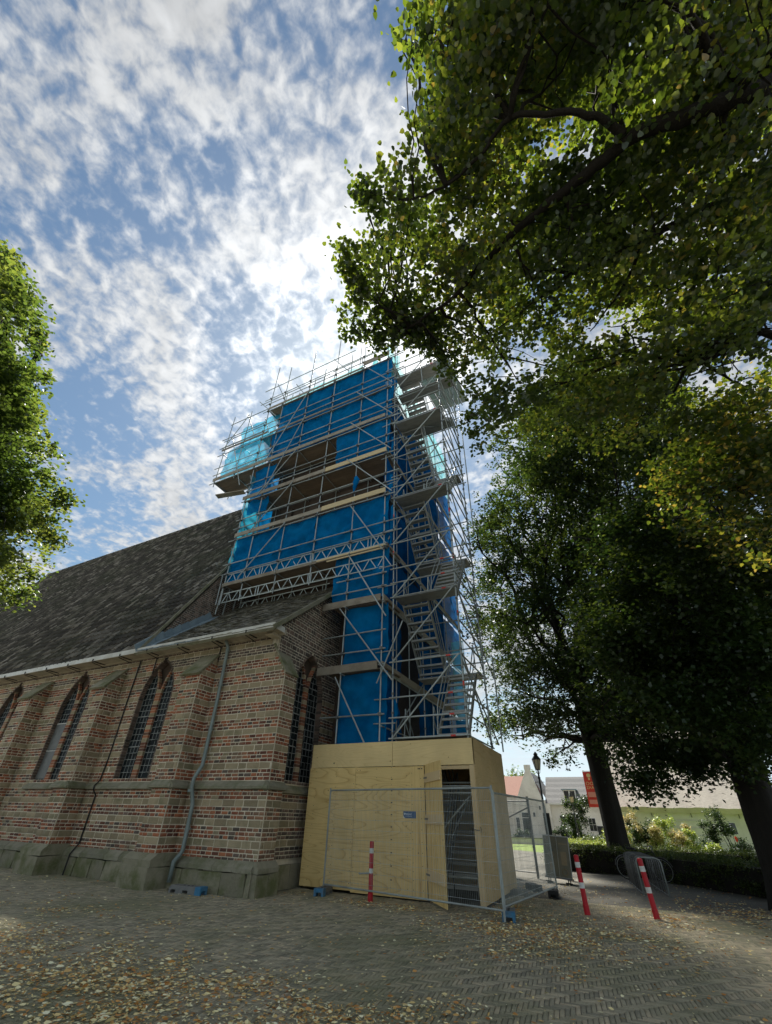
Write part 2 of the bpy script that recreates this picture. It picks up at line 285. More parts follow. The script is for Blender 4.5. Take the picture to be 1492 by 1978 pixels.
def ply_mat(name, vert, stops, seed):
    m,nt,N,L=new_mat(name); out=N('ShaderNodeOutputMaterial'); bs=N('ShaderNodeBsdfPrincipled'); L(bs.outputs[0],out.inputs[0])
    ge=N('ShaderNodeNewGeometry'); mp=N('ShaderNodeMapping'); L(ge.outputs['Position'],mp.inputs[0])
    oi=N('ShaderNodeObjectInfo'); cb=N('ShaderNodeCombineXYZ'); mu=N('ShaderNodeMath'); mu.operation='MULTIPLY'; mu.inputs[1].default_value=20+seed; L(oi.outputs['Random'],mu.inputs[0])
    for i in range(3): L(mu.outputs[0],cb.inputs[i])
    L(cb.outputs[0],mp.inputs['Location']); mp.inputs['Scale'].default_value=(1.7,1.7,.12) if vert else (.26,.26,1.7)
    n=N('ShaderNodeTexNoise'); L(mp.outputs[0],n.inputs['Vector']); n.inputs['Scale'].default_value=1.25; n.inputs['Detail'].default_value=1.2; n.inputs['Distortion'].default_value=.5
    # growth rings: contour lines of a slow noise
    k=N('ShaderNodeMath'); k.operation='MULTIPLY'; L(n.outputs['Fac'],k.inputs[0]); k.inputs[1].default_value=17.0
    fr=N('ShaderNodeMath'); fr.operation='FRACT'; L(k.outputs[0],fr.inputs[0])
    rp=ramp(N,[(0,stops[0]),(.09,stops[1]),(.35,stops[2]),(.92,stops[2]),(1,stops[1])]); L(fr.outputs[0],rp.inputs[0])
    n2=N('ShaderNodeTexNoise'); L(ge.outputs['Position'],n2.inputs['Vector']); n2.inputs['Scale'].default_value=1.3; n2.inputs['Detail'].default_value=6
    n3=N('ShaderNodeTexNoise'); mp3=N('ShaderNodeMapping'); L(ge.outputs['Position'],mp3.inputs[0]); mp3.inputs['Scale'].default_value=(60,60,3) if vert else (3,3,60); L(mp3.outputs[0],n3.inputs['Vector']); n3.inputs['Scale'].default_value=2; n3.inputs['Detail'].default_value=3
    mx=N('ShaderNodeMix'); mx.data_type='RGBA'; mx.inputs[0].default_value=.38; L(rp.outputs[0],mx.inputs[6]); mx.inputs[7].default_value=(*stops[2],1)
    hs=N('ShaderNodeHueSaturation'); L(mx.outputs[2],hs.inputs['Color'])
    v=N('ShaderNodeMath'); v.operation='MULTIPLY_ADD'; L(n2.outputs['Fac'],v.inputs[0]); v.inputs[1].default_value=.50; 
    v2=N('ShaderNodeMath'); v2.operation='MULTIPLY_ADD'; L(n3.outputs['Fac'],v2.inputs[0]); v2.inputs[1].default_value=.25; v2.inputs[2].default_value=.62; L(v2.outputs[0],v.inputs[2])
    L(v.outputs[0],hs.inputs['Value'])
    vo=N('ShaderNodeTexVoronoi'); mp4=N('ShaderNodeMapping'); L(ge.outputs['Position'],mp4.inputs[0]); mp4.inputs['Scale'].default_value=(1,1,1.0); L(mp4.outputs[0],vo.inputs['Vector']); vo.inputs['Scale'].default_value=2.6
    kn=N('ShaderNodeMapRange'); L(vo.outputs['Distance'],kn.inputs['Value']); kn.inputs['From Min'].default_value=.035; kn.inputs['From Max'].default_value=.055; kn.inputs['To Min'].default_value=.75; kn.inputs['To Max'].default_value=0
    m5=N('ShaderNodeMix'); m5.data_type='RGBA'; L(kn.outputs[0],m5.inputs[0]); L(hs.outputs[0],m5.inputs[6]); m5.inputs[7].default_value=(.20,.09,.03,1)
    L(m5.outputs[2],bs.inputs['Base Color']); bs.inputs['Roughness'].default_value=.65; bs.inputs['Specular IOR Level'].default_value=.25
    return m
PS=[(.42,.22,.06),(.66,.45,.17),(.78,.58,.25)]
M['ply']=ply_mat('fresh plywood',False,PS,1)
M['ply_plain']=ply_mat('smooth plywood strip',False,[(.66,.47,.20),(.75,.57,.27),(.79,.61,.30)],3)
M['ply_vert']=ply_mat('plywood with upright grain',True,PS,5)
M['ply_side']=ply_mat('plywood side sheet',False,[(.52,.34,.14),(.60,.43,.20),(.66,.49,.25)],7)
M['stud']=P('planed softwood',[(0,(.62,.46,.24)),(1,(.76,.60,.36))],nscale=5,mixn=.7,bump=.05,stretch=(8,8,.6))
LG=[(0,(.014,.028,.007)),(.5,(.032,.055,.012)),(.85,(.058,.080,.016)),(.97,(.09,.10,.022)),(1,(.26,.18,.04))]
LT_=[(0,(.055,.105,.008)),(.5,(.17,.26,.018)),(.85,(.36,.44,.035)),(.97,(.44,.43,.045)),(1,(.65,.45,.06))]
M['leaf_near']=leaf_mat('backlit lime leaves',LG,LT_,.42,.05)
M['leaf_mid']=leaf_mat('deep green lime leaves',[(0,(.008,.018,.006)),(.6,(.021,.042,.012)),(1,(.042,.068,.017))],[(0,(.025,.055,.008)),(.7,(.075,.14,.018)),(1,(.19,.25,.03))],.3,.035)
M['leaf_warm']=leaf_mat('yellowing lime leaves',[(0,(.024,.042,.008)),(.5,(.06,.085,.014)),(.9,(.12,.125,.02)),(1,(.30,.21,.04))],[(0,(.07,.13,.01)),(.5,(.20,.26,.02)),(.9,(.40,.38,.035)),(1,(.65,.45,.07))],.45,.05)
M['leaf_left']=leaf_mat('sunlit green leaves',[(0,(.022,.048,.014)),(.5,(.055,.095,.026)),(.9,(.11,.155,.04)),(1,(.19,.21,.06))],[(0,(.07,.14,.016)),(.5,(.17,.26,.034)),(1,(.38,.43,.06))],.45,.05)  # lighter greens carry part of the sunlight on the left tree
M['leaf_hedge']=leaf_mat('clipped hedge leaves',[(0,(.018,.035,.008)),(.6,(.05,.08,.018)),(1,(.12,.15,.03))],[(0,(.05,.10,.01)),(1,(.30,.36,.05))],.25,.04)
M['leaf_bright']=leaf_mat('bright garden leaves',[(0,(.10,.17,.02)),(.6,(.24,.32,.05)),(1,(.42,.45,.10))],[(0,(.2,.35,.03)),(1,(.6,.6,.12))],.4,.04)
M['leaf_straw']=leaf_mat('straw coloured plants',[(0,(.20,.20,.07)),(.5,(.45,.38,.17)),(1,(.70,.60,.34))],[(0,(.3,.3,.08)),(1,(.7,.55,.25))],.35,.03)
M['leaf_dark']=leaf_mat('dark climber leaves',[(0,(.015,.03,.012)),(1,(.05,.075,.03))],[(0,(.03,.08,.02)),(1,(.1,.16,.03))],.25,.04)
M['flower']=P('red flower',[(0,(.75,.06,.03)),(1,(.85,.12,.05))],mixn=.5,bump=0)
M['litter']=leaf_mat('fallen leaves',[(0,(.34,.14,.04)),(.22,(.62,.31,.09)),(.42,(.74,.52,.20)),(.7,(.85,.74,.38)),(1,(.90,.87,.60))],[(0,(.2,.08,.02)),(1,(.6,.5,.2))],.04,.03)

def tri_dist(p): return (Vector(p)-Vector((0,0,1.6))).length
CL_FG=[(0.02,0.58,13.57,0.33),(0.69,0.74,11.68,0.21),(0.77,0.79,9.88,0.38),(1.36,1.31,12.73,0.41),(1.87,1.34,12.06,0.24),(1.69,1.33,10.46,0.44),(2.33,1.65,10.59,0.58),(2.44,1.65,10.21,0.46),(3.58,2.4,12.57,0.47),(2.89,1.76,9.8,0.21),(2.94,1.83,9.16,0.39),(4.39,2.62,11.89,0.36),(4.51,2.69,11.32,0.32),(-0.1,0.69,12.95,0.23),(0.19,0.64,10.06,0.42),(0.8,1.17,12.76,0.72),(1.05,1.21,11.15,0.56),(1.6,1.53,12.6,0.67),(2.18,1.84,13.25,0.39),(2.39,2.08,13.05,0.49),(2.4,1.88,10.62,0.48),(2.36,1.72,9.99,0.63),(2.71,1.87,9.43,0.74),(3.12,2.16,10.01,0.59),(3.72,2.5,10.48,0.37),(4.12,2.62,10.59,0.49),(4.97,3.3,12.02,0.28),(-0.09,1.24,13.73,0.34),(0.57,1.35,11.7,0.64),(0.8,1.38,11.34,0.41),(1.37,2.08,13.38,0.6),(1.38,1.54,10,0.46),(1.98,2.05,10.88,0.66),(2.61,2.44,11.89,0.65),(2.47,2.2,10.39,0.54),(2.91,2.4,10.26,0.73),(2.81,2.2,9.14,0.57),(3.61,2.78,10.62,0.68),(3.82,2.84,10,0.61),(4.1,2.96,9.84,0.16),(-0.05,1.48,13.07,0.29),(0.36,1.77,12.56,0.64),(0.67,1.87,11.98,0.62),(1.29,2.22,12.63,0.6),(1.48,1.82,10.21,0.53),(2.21,2.47,12.06,0.6),(2.02,2.2,10.28,0.37),(2.33,2.28,10,0.43),(2.84,2.65,10.58,0.59),(3.99,3.37,12.2,0.35),(3.6,2.94,10.34,0.4),(3.4,2.66,8.85,0.51),(3.99,3.11,9.79,0.31),(-0.18,1.65,12.09,0.16),(0.44,2.2,12.03,0.49),(0.77,1.75,10.11,0.58),(1.29,2.36,12.01,0.71),(1.4,2.22,10.4,0.47),(2.54,3.2,12.93,0.72),(2.88,3.32,12.9,0.55),(3.26,3.5,12.76,0.55),(2.63,2.68,9.53,0.6),(3.83,3.59,11.66,0.68),(3.35,3.09,9.78,0.72),(3.79,3.19,9.52,0.41),(-0.05,2.01,11,0.47),(0.48,2.25,11.03,0.65),(0.91,2.24,10.56,0.53),(1.54,3,11.47,0.36),(1.97,3.07,11.49,0.63),(2.63,3.64,12.57,0.5),(2.28,2.99,9.85,0.47),(3.49,3.79,11.95,0.63),(3.69,3.89,11.6,0.71),(3.66,3.73,10.64,0.55),(4.09,3.83,10.58,0.67),(4.7,4.28,11.18,0.59),(-0.99,2.48,12.31,0.16),(-0.41,2.42,12.14,0.23),(0.05,2.27,10.76,0.72),(0.26,2.63,11.15,0.41),(0.82,2.42,9.94,0.5),(1.25,3.04,11.62,0.65),(1.88,3.19,10.87,0.48),(2.62,4.09,12.53,0.5),(2.14,3.17,9.62,0.6),(3.06,3.99,10.78,0.6),(2.99,3.55,9.65,0.65),(3.33,3.54,9.42,0.5),(4.41,4.41,10.76,0.61),(3.57,3.59,8.62,0.4),(-1.36,2.62,12.62,0.16),(-0.51,2.22,10.19,0.44),(-0.11,2.42,10.01,0.74),(0.27,2.79,9.99,0.6),(0.68,3.01,10.69,0.6),(1.03,2.98,9.85,0.68),(1.69,3.71,10.72,0.69),(2.2,4,11.1,0.65),(2.08,3.19,9.12,0.43),(2.78,4.18,10.45,0.65),(3.65,4.84,11.69,0.6),(3.1,3.7,8.83,0.41),(3.75,4.22,9.62,0.7),(3.87,4.09,9.1,0.41),(-1.25,3.3,12,0.52),(-0.5,2.86,9.86,0.62),(-0.11,3.76,12.09,0.42),(0.39,3.1,10.25,0.38),(0.89,3.79,10.51,0.47),(1.62,4.31,11.76,0.64),(1.96,4.34,11.43,0.73),(2.88,5.13,12.18,0.35),(2.56,4.37,10.1,0.37),(3.22,4.79,10.16,0.49),(3.97,5.24,11.41,0.55),(3.62,4.24,8.98,0.37),(3.8,4.31,8.91,0.51),(-1.51,3.12,11.28,0.19),(-1.06,3.02,10.57,0.39),(-0.73,3.92,11.46,0.69),(-0.19,3.7,11.32,0.54),(0.47,4.24,11.45,0.64),(1.09,4.19,10.67,0.68),(1.25,3.98,10.15,0.39),(1.84,4.42,9.83,0.4),(1.86,3.9,9.07,0.52),(2.34,4,8.77,0.63),(2.79,4.46,9.41,0.5),(3.19,4.67,9.26,0.65),(4.13,5.59,9.93,0.65),(4.74,5.85,10.27,0.51),(-1.91,3.25,10.15,0.47),(-1.33,2.98,9.51,0.42),(-1.06,3.67,10.2,0.38),(-0.29,3.52,9.23,0.37),(-0.06,4.92,12.16,0.73),(0.69,4.45,10.5,0.49),(1.16,4.78,10.96,0.68),(1.79,4.93,10.54,0.42),(2.58,5.99,11.63,0.67),(2.84,5.97,11.46,0.53),(3.28,5.87,10.67,0.72),(3.51,5.79,9.79,0.39),(3.18,4.56,8.03,0.74),(3.93,5.53,9.19,0.7),(4,5.06,8.41,0.16),(-2.45,3.45,9.82,0.16),(-2.51,4.72,11.87,0.69),(-1.18,3.73,9.55,0.68),(-0.69,3.86,9.66,0.39),(-0.19,4.43,9.52,0.67),(0.23,5.77,11.74,0.6),(0.81,4.24,8.74,0.55),(1.37,5.05,9.91,0.48),(1.63,5.15,9.77,0.54),(2.87,6.64,11.34,0.68),(3.11,6.19,10.03,0.56),(3.41,5.98,9.68,0.62),(3.01,4.87,8.02,0.38),(4.27,6.52,9.73,0.64),(3.83,5.56,8.1,0.39),(-2.55,4.97,11.06,0.16),(-1.63,4.24,9.5,0.21),(-1.28,5.81,12.14,0.57),(-0.67,4.76,10.16,0.42),(-0.11,6.45,11.54,0.6),(0.48,5.82,10.91,0.57),(1.28,6.58,11.26,0.44),(1.55,6.06,10.31,0.71),(2.09,6.64,10.49,0.44),(2.64,6.86,10.49,0.7),(2.93,5.99,9,0.56),(3.19,5.67,8.38,0.59),(3.17,5.09,7.51,0.4),(3.58,5.58,7.71,0.43),(-1.05,6.31,11.29,0.16),(-0.34,6.18,10.71,0.52),(0.07,5.15,9.05,0.41),(0.5,6.23,10.29,0.39),(1.43,7.18,10.45,0.67),(2.07,7.72,10.59,0.6),(2.04,5.42,8.09,0.38),(2.53,6.41,8.97,0.62),(3.08,6.25,8.6,0.57),(3.6,6.77,8.96,0.5),(4.59,7.84,9.52,0.73),(4.4,7.32,8.71,0.47),(-0.82,5.76,9.05,0.16),(-0.19,5.34,8.21,0.52),(0.06,5.51,8.18,0.46),(0.73,7.87,10.81,0.57),(1.07,5.88,7.87,0.49),(2.25,7.43,9.8,0.49),(2.16,6.75,8.78,0.5),(2.55,6.12,7.91,0.52),(2.71,5.91,7.28,0.23),(3.75,7.11,8,0.16),(-0.99,8,10.31,0.18),(-0.16,8.14,10.11,0.41),(0.48,8.35,10.34,0.75),(0.67,6.52,8.28,0.54),(1.11,6.28,7.63,0.42),(1.86,6.88,8.31,0.66),(-0.05,7.08,8.29,0.16),(0.85,7.01,7.7,0.16),(1.73,7.58,8.16,0.16),(0.13,0.65,13.59,0.52),(0.5,0.63,13.51,0.16),(0.83,0.86,11.89,0.34),(1.39,1.04,11.91,0.16),(1.49,1.1,11.66,0.16),(1.56,1.09,9.92,0.16),(2.67,1.69,13.25,0.16),(2.82,1.87,12.27,0.39),(2.93,1.83,10.79,0.26),(3.68,2.19,12.51,0.16),(3.17,1.82,9.65,0.16),(3.19,1.87,9.07,0.19),(4.8,2.77,11.9,0.23),(-0.07,0.64,10.31,0.24),(0.44,0.71,10.12,0.53),(0.93,1.3,12.6,0.38),(1.07,1.18,10.22,0.65),(1.25,1.12,9.73,0.63),(1.95,1.7,11.38,0.41),(2.65,2.01,13.12,0.43),(2.16,1.58,9.78,0.52),(2.67,1.9,9.96,0.41),(3.27,2.27,10.82,0.58),(3.4,2.17,10.03,0.55),(4.03,2.69,10.88,0.61),(4.73,3.07,11.69,0.39),(-0.27,1.07,13.58,0.16),(0.22,0.91,10.25,0.6),(0.56,1.11,10,0.74),(1.01,1.6,12.56,0.45),(1.14,1.35,10.09,0.38),(2.09,2.1,12.91,0.38),(2.44,2.23,13.11,0.67),(2.22,1.89,9.8,0.52),(2.85,2.24,11.46,0.47),(3.59,2.84,12.63,0.73),(3.85,2.79,11.85,0.4),(4.52,3.16,12.43,0.57),(4.16,2.88,10.74,0.68),(0.11,1.47,11.86,0.41),(0.43,1.62,11.58,0.53),(1.17,1.89,11.61,0.46),(1.52,1.95,11.43,0.65),(1.68,1.87,10.34,0.63),(2.75,2.72,13.16,0.4),(2.46,2.33,11.05,0.6),(3.29,2.83,11.74,0.39),(3.13,2.62,10.39,0.37),(4.04,3.18,11.64,0.48),(3.93,3.11,10.49,0.7),(4.02,2.99,9.79,0.17),(0.1,1.82,13.44,0.39),(0.5,1.89,11.35,0.69),(0.99,2.22,12.49,0.55),(1.48,2.57,12.61,0.41),(1.89,2.57,12.53,0.66),(2.23,2.58,11.41,0.54),(2.79,3.13,12.95,0.69),(2.92,3.16,11.55,0.5),(2.96,2.77,10.05,0.35),(3.9,3.56,11.48,0.55),(4.17,3.58,11.32,0.5),(4.08,3.46,10.09,0.55),(-0.32,1.82,11.44,0.21),(0.21,1.77,9.8,0.67),(0.92,2.76,12.78,0.6),(1.28,2.82,11.85,0.36),(1.52,2.61,10.17,0.38),(1.88,2.66,10.78,0.39),(2.28,2.85,10.88,0.47),(2.51,2.84,9.71,0.73),(2.92,3.11,9.69,0.51),(2.86,2.87,8.96,0.53),(4.43,4.23,11.51,0.62),(4.87,4.49,11.46,0.6),(-0.2,2.42,12.29,0.52),(0.24,2.87,12.81,0.5),(0.61,2.61,10.94,0.41),(1.05,2.44,10.08,0.52),(1.62,3.03,11.46,0.73),(2.6,3.87,12.55,0.38),(2.02,2.76,9.41,0.59),(3.34,4.09,11.74,0.53),(3.44,3.9,10.6,0.42),(4.05,4.35,11.46,0.44),(3.26,3.41,8.76,0.56),(4.33,4.28,10.3,0.39),(-0.94,2.3,10.78,0.26),(-0.65,2.1,9.94,0.32),(0.03,2.4,9.71,0.56),(0.32,2.6,10.1,0.46),(0.93,3.29,11.98,0.45),(1.18,3.01,10.51,0.72),(1.62,3.24,10.54,0.73),(1.85,3.25,9.91,0.62),(2.98,4.31,12.02,0.48),(3.5,4.62,11.76,0.37),(3.01,3.71,9.61,0.68),(3.74,4.25,10.18,0.69),(4.31,4.63,10.43,0.6),(3.72,3.82,8.62,0.22),(-1.86,2.5,11.79,0.16),(-1.46,2.89,12.28,0.37),(-1.02,3.45,12.87,0.38),(-0.33,2.92,10.54,0.61),(0.14,2.91,10.04,0.48),(1.04,4.17,12.4,0.69),(1.18,3.48,9.81,0.54),(1.46,3.43,9.5,0.7),(2.54,4.95,12.21,0.73),(3.1,5.24,12.16,0.4),(3.07,4.45,10.11,0.46),(3.87,5.23,11.6,0.51),(3.61,4.55,9.75,0.6),(3.36,3.85,8.32,0.67),(4.43,4.75,9.53,0.16),(-1.11,3.74,12.89,0.37),(-0.49,3.5,11.33,0.37),(-0.16,4.31,12.12,0.44),(0.49,3.27,9.73,0.43),(1.14,3.78,9.98,0.38),(1.49,4.87,11.56,0.72),(1.92,4.21,9.66,0.42),(2.09,3.93,9.4,0.64),(2.66,4.28,9.64,0.69),(3.65,5.42,10.64,0.71),(3.74,5.08,10.04,0.46),(3.78,4.88,9.58,0.4),(3.97,4.78,9.1,0.56),(-2.32,3.45,11.36,0.48),(-1.91,3.54,11.6,0.53),(-0.93,3.21,9.83,0.35),(-0.49,3.16,9.28,0.47),(-0.22,4.3,11.6,0.58),(0.28,3.96,9.79,0.72),(0.85,4.94,11.45,0.64),(1.5,5.14,10.92,0.63),(1.77,4.71,10.38,0.57),(2.1,4.8,9.7,0.54),(2.6,4.89,9.29,0.57),(3.01,4.95,9.15,0.46),(3.78,5.68,9.99,0.4),(3.47,4.81,8.45,0.39),(4.37,5.36,9.16,0.16),(-2,3.26,9.31,0.25),(-1.32,3.38,9.16,0.44),(-1.23,4.31,10.57,0.45),(-0.46,3.93,9.55,0.62),(0.15,4.87,10.79,0.66),(0.65,4.2,8.93,0.55),(1.3,5.46,11.02,0.5),(1.79,5.69,10.74,0.72),(2.36,5.95,10.61,0.44),(2.17,4.65,8.42,0.65),(2.93,5.66,9.74,0.64),(4.05,6.67,10.67,0.53),(3.51,5.53,8.57,0.64),(4.66,6.32,9.77,0.48),(-2.87,4.25,10.99,0.29),(-2.04,5.26,11.66,0.38),(-1.74,5.7,12.01,0.31),(-0.91,5.11,10.58,0.62),(-0.19,5.8,11.04,0.74),(0.4,5.72,10.83,0.57),(0.65,5.29,9.51,0.55),(1.51,6.46,11.5,0.46),(1.68,5.35,8.94,0.62),(2.41,6.03,9.41,0.48),(2.26,4.83,7.96,0.4),(3.5,6.63,10.05,0.73),(3.34,5.59,8.45,0.6),(4.04,6.12,8.89,0.46),(3.59,5.34,7.47,0.27),(-0.89,4.75,9.56,0.33),(-0.37,6.48,11.05,0.35),(0.12,6.72,11.35,0.71),(0.57,6.29,9.94,0.47),(1.15,6.14,9.83,0.53),(1.7,6.36,9.33,0.47),(2.36,6.11,9.08,0.39),(2.77,6.9,9.33,0.56),(3.26,6.61,8.85,0.5),(2.98,5.45,7.79,0.51),(3.55,6.19,8.05,0.44),(3.74,5.83,7.52,0.25),(-0.45,5.16,8.33,0.36),(0.03,5.67,8.74,0.44),(0.24,5.63,8.63,0.53),(1.18,6.76,9.18,0.66),(1.58,7.78,10.16,0.54),(2.67,7.97,10.34,0.48),(3.14,8.12,9.78,0.46),(3.04,7.2,9.13,0.71),(3.28,6.38,8.07,0.49),(3.71,6.88,8.33,0.5),(4.75,8.07,9.1,0.42),(-0.76,6.53,9.09,0.17),(-0.16,5.46,8.04,0.61),(0.7,6.72,8.85,0.46),(1.05,6.21,7.98,0.7),(1.81,6.92,8.71,0.44),(2.02,6.63,8.04,0.43),(-0.6,6.87,8.42,0.16),(0.32,8.15,9.03,0.16),(1.14,7.67,8.78,0.43),(0.15,0.63,13.7,0.44),(0.58,0.84,11.79,0.52),(0.97,0.93,12.78,0.28),(1.14,1.11,11.83,0.58),(1.69,1.3,11.93,0.38),(1.77,1.33,11.01,0.4),(2.67,1.85,12.4,0.5),(2.3,1.56,10.31,0.41),(2.48,1.52,9.38,0.16),(4.02,2.49,12.78,0.44),(3.79,2.27,11.2,0.3),(4,2.4,11.19,0.36),(4.44,2.6,11.14,0.28),(-0.16,0.68,12.56,0.16),(0.31,0.91,11.13,0.49),(0.8,1.15,11.46,0.71),(1.13,1.4,13.11,0.7),(1.44,1.52,11.77,0.72),(1.95,1.75,12.08,0.75),(1.91,1.52,10.04,0.62),(2.16,1.74,10.02,0.43),(3.37,2.41,12.05,0.49),(3.81,2.65,12.81,0.43),(3.94,2.74,11.45,0.46),(4.08,2.77,11,0.44),(4.34,2.9,10.83,0.38),(0.03,1.15,12.47,0.48),(0.69,1.5,12.86,0.58),(1.17,1.75,12.91,0.39),(1.42,1.96,12.9,0.35),(2.17,2.24,12.81,0.63),(2.36,2.16,12.42,0.63),(2.4,2.07,10.79,0.72),(3.41,2.75,12.93,0.74),(3.41,2.65,11.88,0.5),(3.23,2.49,10.03,0.59),(3.83,2.77,10.89,0.52),(4.87,3.36,11.89,0.41),(0.23,1.36,11.49,0.42),(0.43,1.37,10.43,0.62),(0.92,1.63,10.7,0.41),(1.07,1.64,9.96,0.56),(1.57,2.05,10.58,0.69),(2.08,2.29,10.25,0.72),(2.52,2.61,11.04,0.57),(2.71,2.61,10.58,0.7),(2.73,2.35,9.21,0.46),(3.68,3.05,11.03,0.35),(4.56,3.76,12.06,0.63),(5.03,3.9,12,0.44),(0.05,2.23,13.59,0.63),(0.6,1.62,10.01,0.49),(0.98,2.04,10.62,0.39),(1.15,1.93,10.17,0.65),(1.8,2.53,11.86,0.4),(2.64,3.21,12.56,0.64),(2.59,2.77,10.8,0.5),(2.85,3.06,10.68,0.67),(2.97,2.75,9.77,0.58),(3.35,2.96,9.72,0.5),(4.57,3.96,11.86,0.59),(4.2,3.5,10.31,0.41),(-0.49,1.88,11.9,0.16),(-0.18,2.03,11.64,0.43),(0.38,2.5,12.1,0.48),(0.77,2.54,11.71,0.47),(1.36,2.79,11.89,0.7),(1.73,2.93,11.52,0.62),(2.41,3.42,12.74,0.41),(2.59,3.16,10.96,0.53),(3.34,3.81,12.52,0.37),(3.02,3.35,10.24,0.43),(3.28,3.36,9.41,0.63),(4.05,4,10.57,0.71),(4.17,3.68,9.94,0.34),(-0.14,2.74,12.34,0.53),(0.2,2.73,11.47,0.38),(0.53,3.1,12.21,0.72),(1.09,3.03,12.08,0.52),(1.73,3.41,12.21,0.66),(2.08,3.36,11.02,0.51),(2.38,3.43,10.83,0.73),(3.1,3.83,11.34,0.68),(3.66,4.55,12.05,0.38),(3.52,3.86,10.27,0.57),(4.54,4.71,11.38,0.45),(3.73,3.64,8.95,0.39),(-1.48,2.84,13.31,0.16),(-0.65,2.4,10.68,0.51),(-0.04,2.71,10.53,0.62),(0.36,3.23,12.02,0.5),(1,3.67,12.47,0.47),(0.97,2.87,9.85,0.7),(1.7,3.31,10.05,0.7),(2.1,3.49,10.17,0.55),(2.35,3.67,10.43,0.4),(2.62,3.77,9.88,0.72),(3.16,3.93,9.5,0.65),(3.52,4.29,9.86,0.63),(4.45,4.93,10.66,0.49),(4.96,5.23,11.25,0.36),(-1.15,2.23,9.94,0.36),(-1.11,2.89,11.18,0.56),(-0.47,3,11.01,0.37),(0.15,2.99,9.75,0.43),(0.7,3.99,12.06,0.65),(0.76,3.41,9.99,0.41),(1.46,3.8,10.16,0.5),(2.01,4.02,10.57,0.75),(2.58,5.04,11.91,0.75),(2.67,4.2,10.28,0.42),(3.75,5.2,11.25,0.55),(3.04,4.1,8.75,0.44),(4.42,5.31,10.61,0.75),(4.69,5.34,10.3,0.4),(-1.3,3.66,11.62,0.55),(-0.76,3.74,11.6,0.55),(-0.02,4.41,12.06,0.64),(0.5,3.92,11.02,0.46),(0.66,3.86,9.92,0.68),(1.25,3.6,9.08,0.42),(1.81,4.37,10.05,0.59),(2.43,5.2,11.39,0.66),(2.24,3.92,8.57,0.46),(2.62,4,8.73,0.73),(3.82,5.41,10.36,0.7),(3.74,4.88,9.27,0.74),(4.82,5.71,10.33,0.35),(-2.56,3.47,11.94,0.33),(-2.08,3.87,12.58,0.56),(-1.3,4.05,11.87,0.4),(-0.73,3.92,10.92,0.47),(-0.36,3.73,10.03,0.42),(0.24,3.52,9.21,0.74),(0.62,4.58,10.4,0.4),(1.11,4,9.03,0.57),(1.82,5.24,11.18,0.69),(2.58,5.91,11.71,0.48),(3,5.82,11.27,0.49),(3.34,5.73,10.03,0.43),(3.51,5.31,9.53,0.6),(4.02,5.57,9.25,0.67),(4.49,5.8,9.68,0.46),(-2.81,4.39,12.46,0.18),(-1.79,4.44,11.53,0.55),(-0.99,4.06,9.99,0.62),(-0.48,4.46,10.15,0.61),(-0.01,4.82,10.61,0.36),(0.57,5.52,11.43,0.67),(1.56,6.36,11.74,0.43),(1.78,5.81,11.23,0.43),(2.48,6.22,11.37,0.43),(2.74,6.08,10.4,0.37),(3.15,5.85,9.68,0.56),(4.01,6.71,10.24,0.48),(3.02,4.77,7.83,0.6),(4.66,6.72,9.76,0.64),(-3,4.46,10.96,0.16),(-1.97,4.62,10.68,0.43),(-1.48,5.27,11.37,0.45),(-0.9,4.99,10.35,0.45),(-0.19,4.49,8.74,0.36),(0.29,5.16,10.17,0.49),(0.71,5.87,10.36,0.72),(1.3,5.95,10.4,0.66),(1.78,5.53,9.5,0.58),(2.83,6.89,10.48,0.68),(3.12,6.86,10.36,0.64),(3.46,6.58,9.91,0.47),(3.78,6.55,9.56,0.61),(4.03,6.24,8.57,0.67),(4.94,7.45,9.83,0.48),(-0.73,4.49,8.67,0.18),(-0.27,5.85,10.16,0.52),(0.29,6.71,11.33,0.47),(1.15,7.01,11.01,0.72),(1.48,5.85,9.26,0.63),(1.97,6.07,9.1,0.37),(2.32,6.3,8.76,0.54),(2.7,6.38,8.71,0.5),(2.87,5.47,7.59,0.61),(3.57,6.09,8.17,0.7),(3.48,5.66,7.38,0.47),(-1.12,7.23,10.85,0.16),(-0.31,5.69,8.5,0.47),(0.34,5.27,8.16,0.53),(1.24,6.53,9.36,0.4),(1.95,7.94,9.98,0.56),(1.64,5.79,7.7,0.66),(2.29,6.47,8.04,0.29),(3.03,6.85,8.55,0.52),(3.36,7.07,8.41,0.32),(3.32,6.21,7.32,0.17),(3.58,6.23,7.09,0.16),(-0.34,6.42,8.73,0.55),(-0.2,7.86,10.09,0.72),(0.89,8,9.72,0.47),(1.5,8.25,10.12,0.55),(1.66,7.76,8.81,0.43),(2.49,7.71,8.63,0.16),(-0.3,8.24,9.49,0.16),(0.41,6.33,7.18,0.16)]
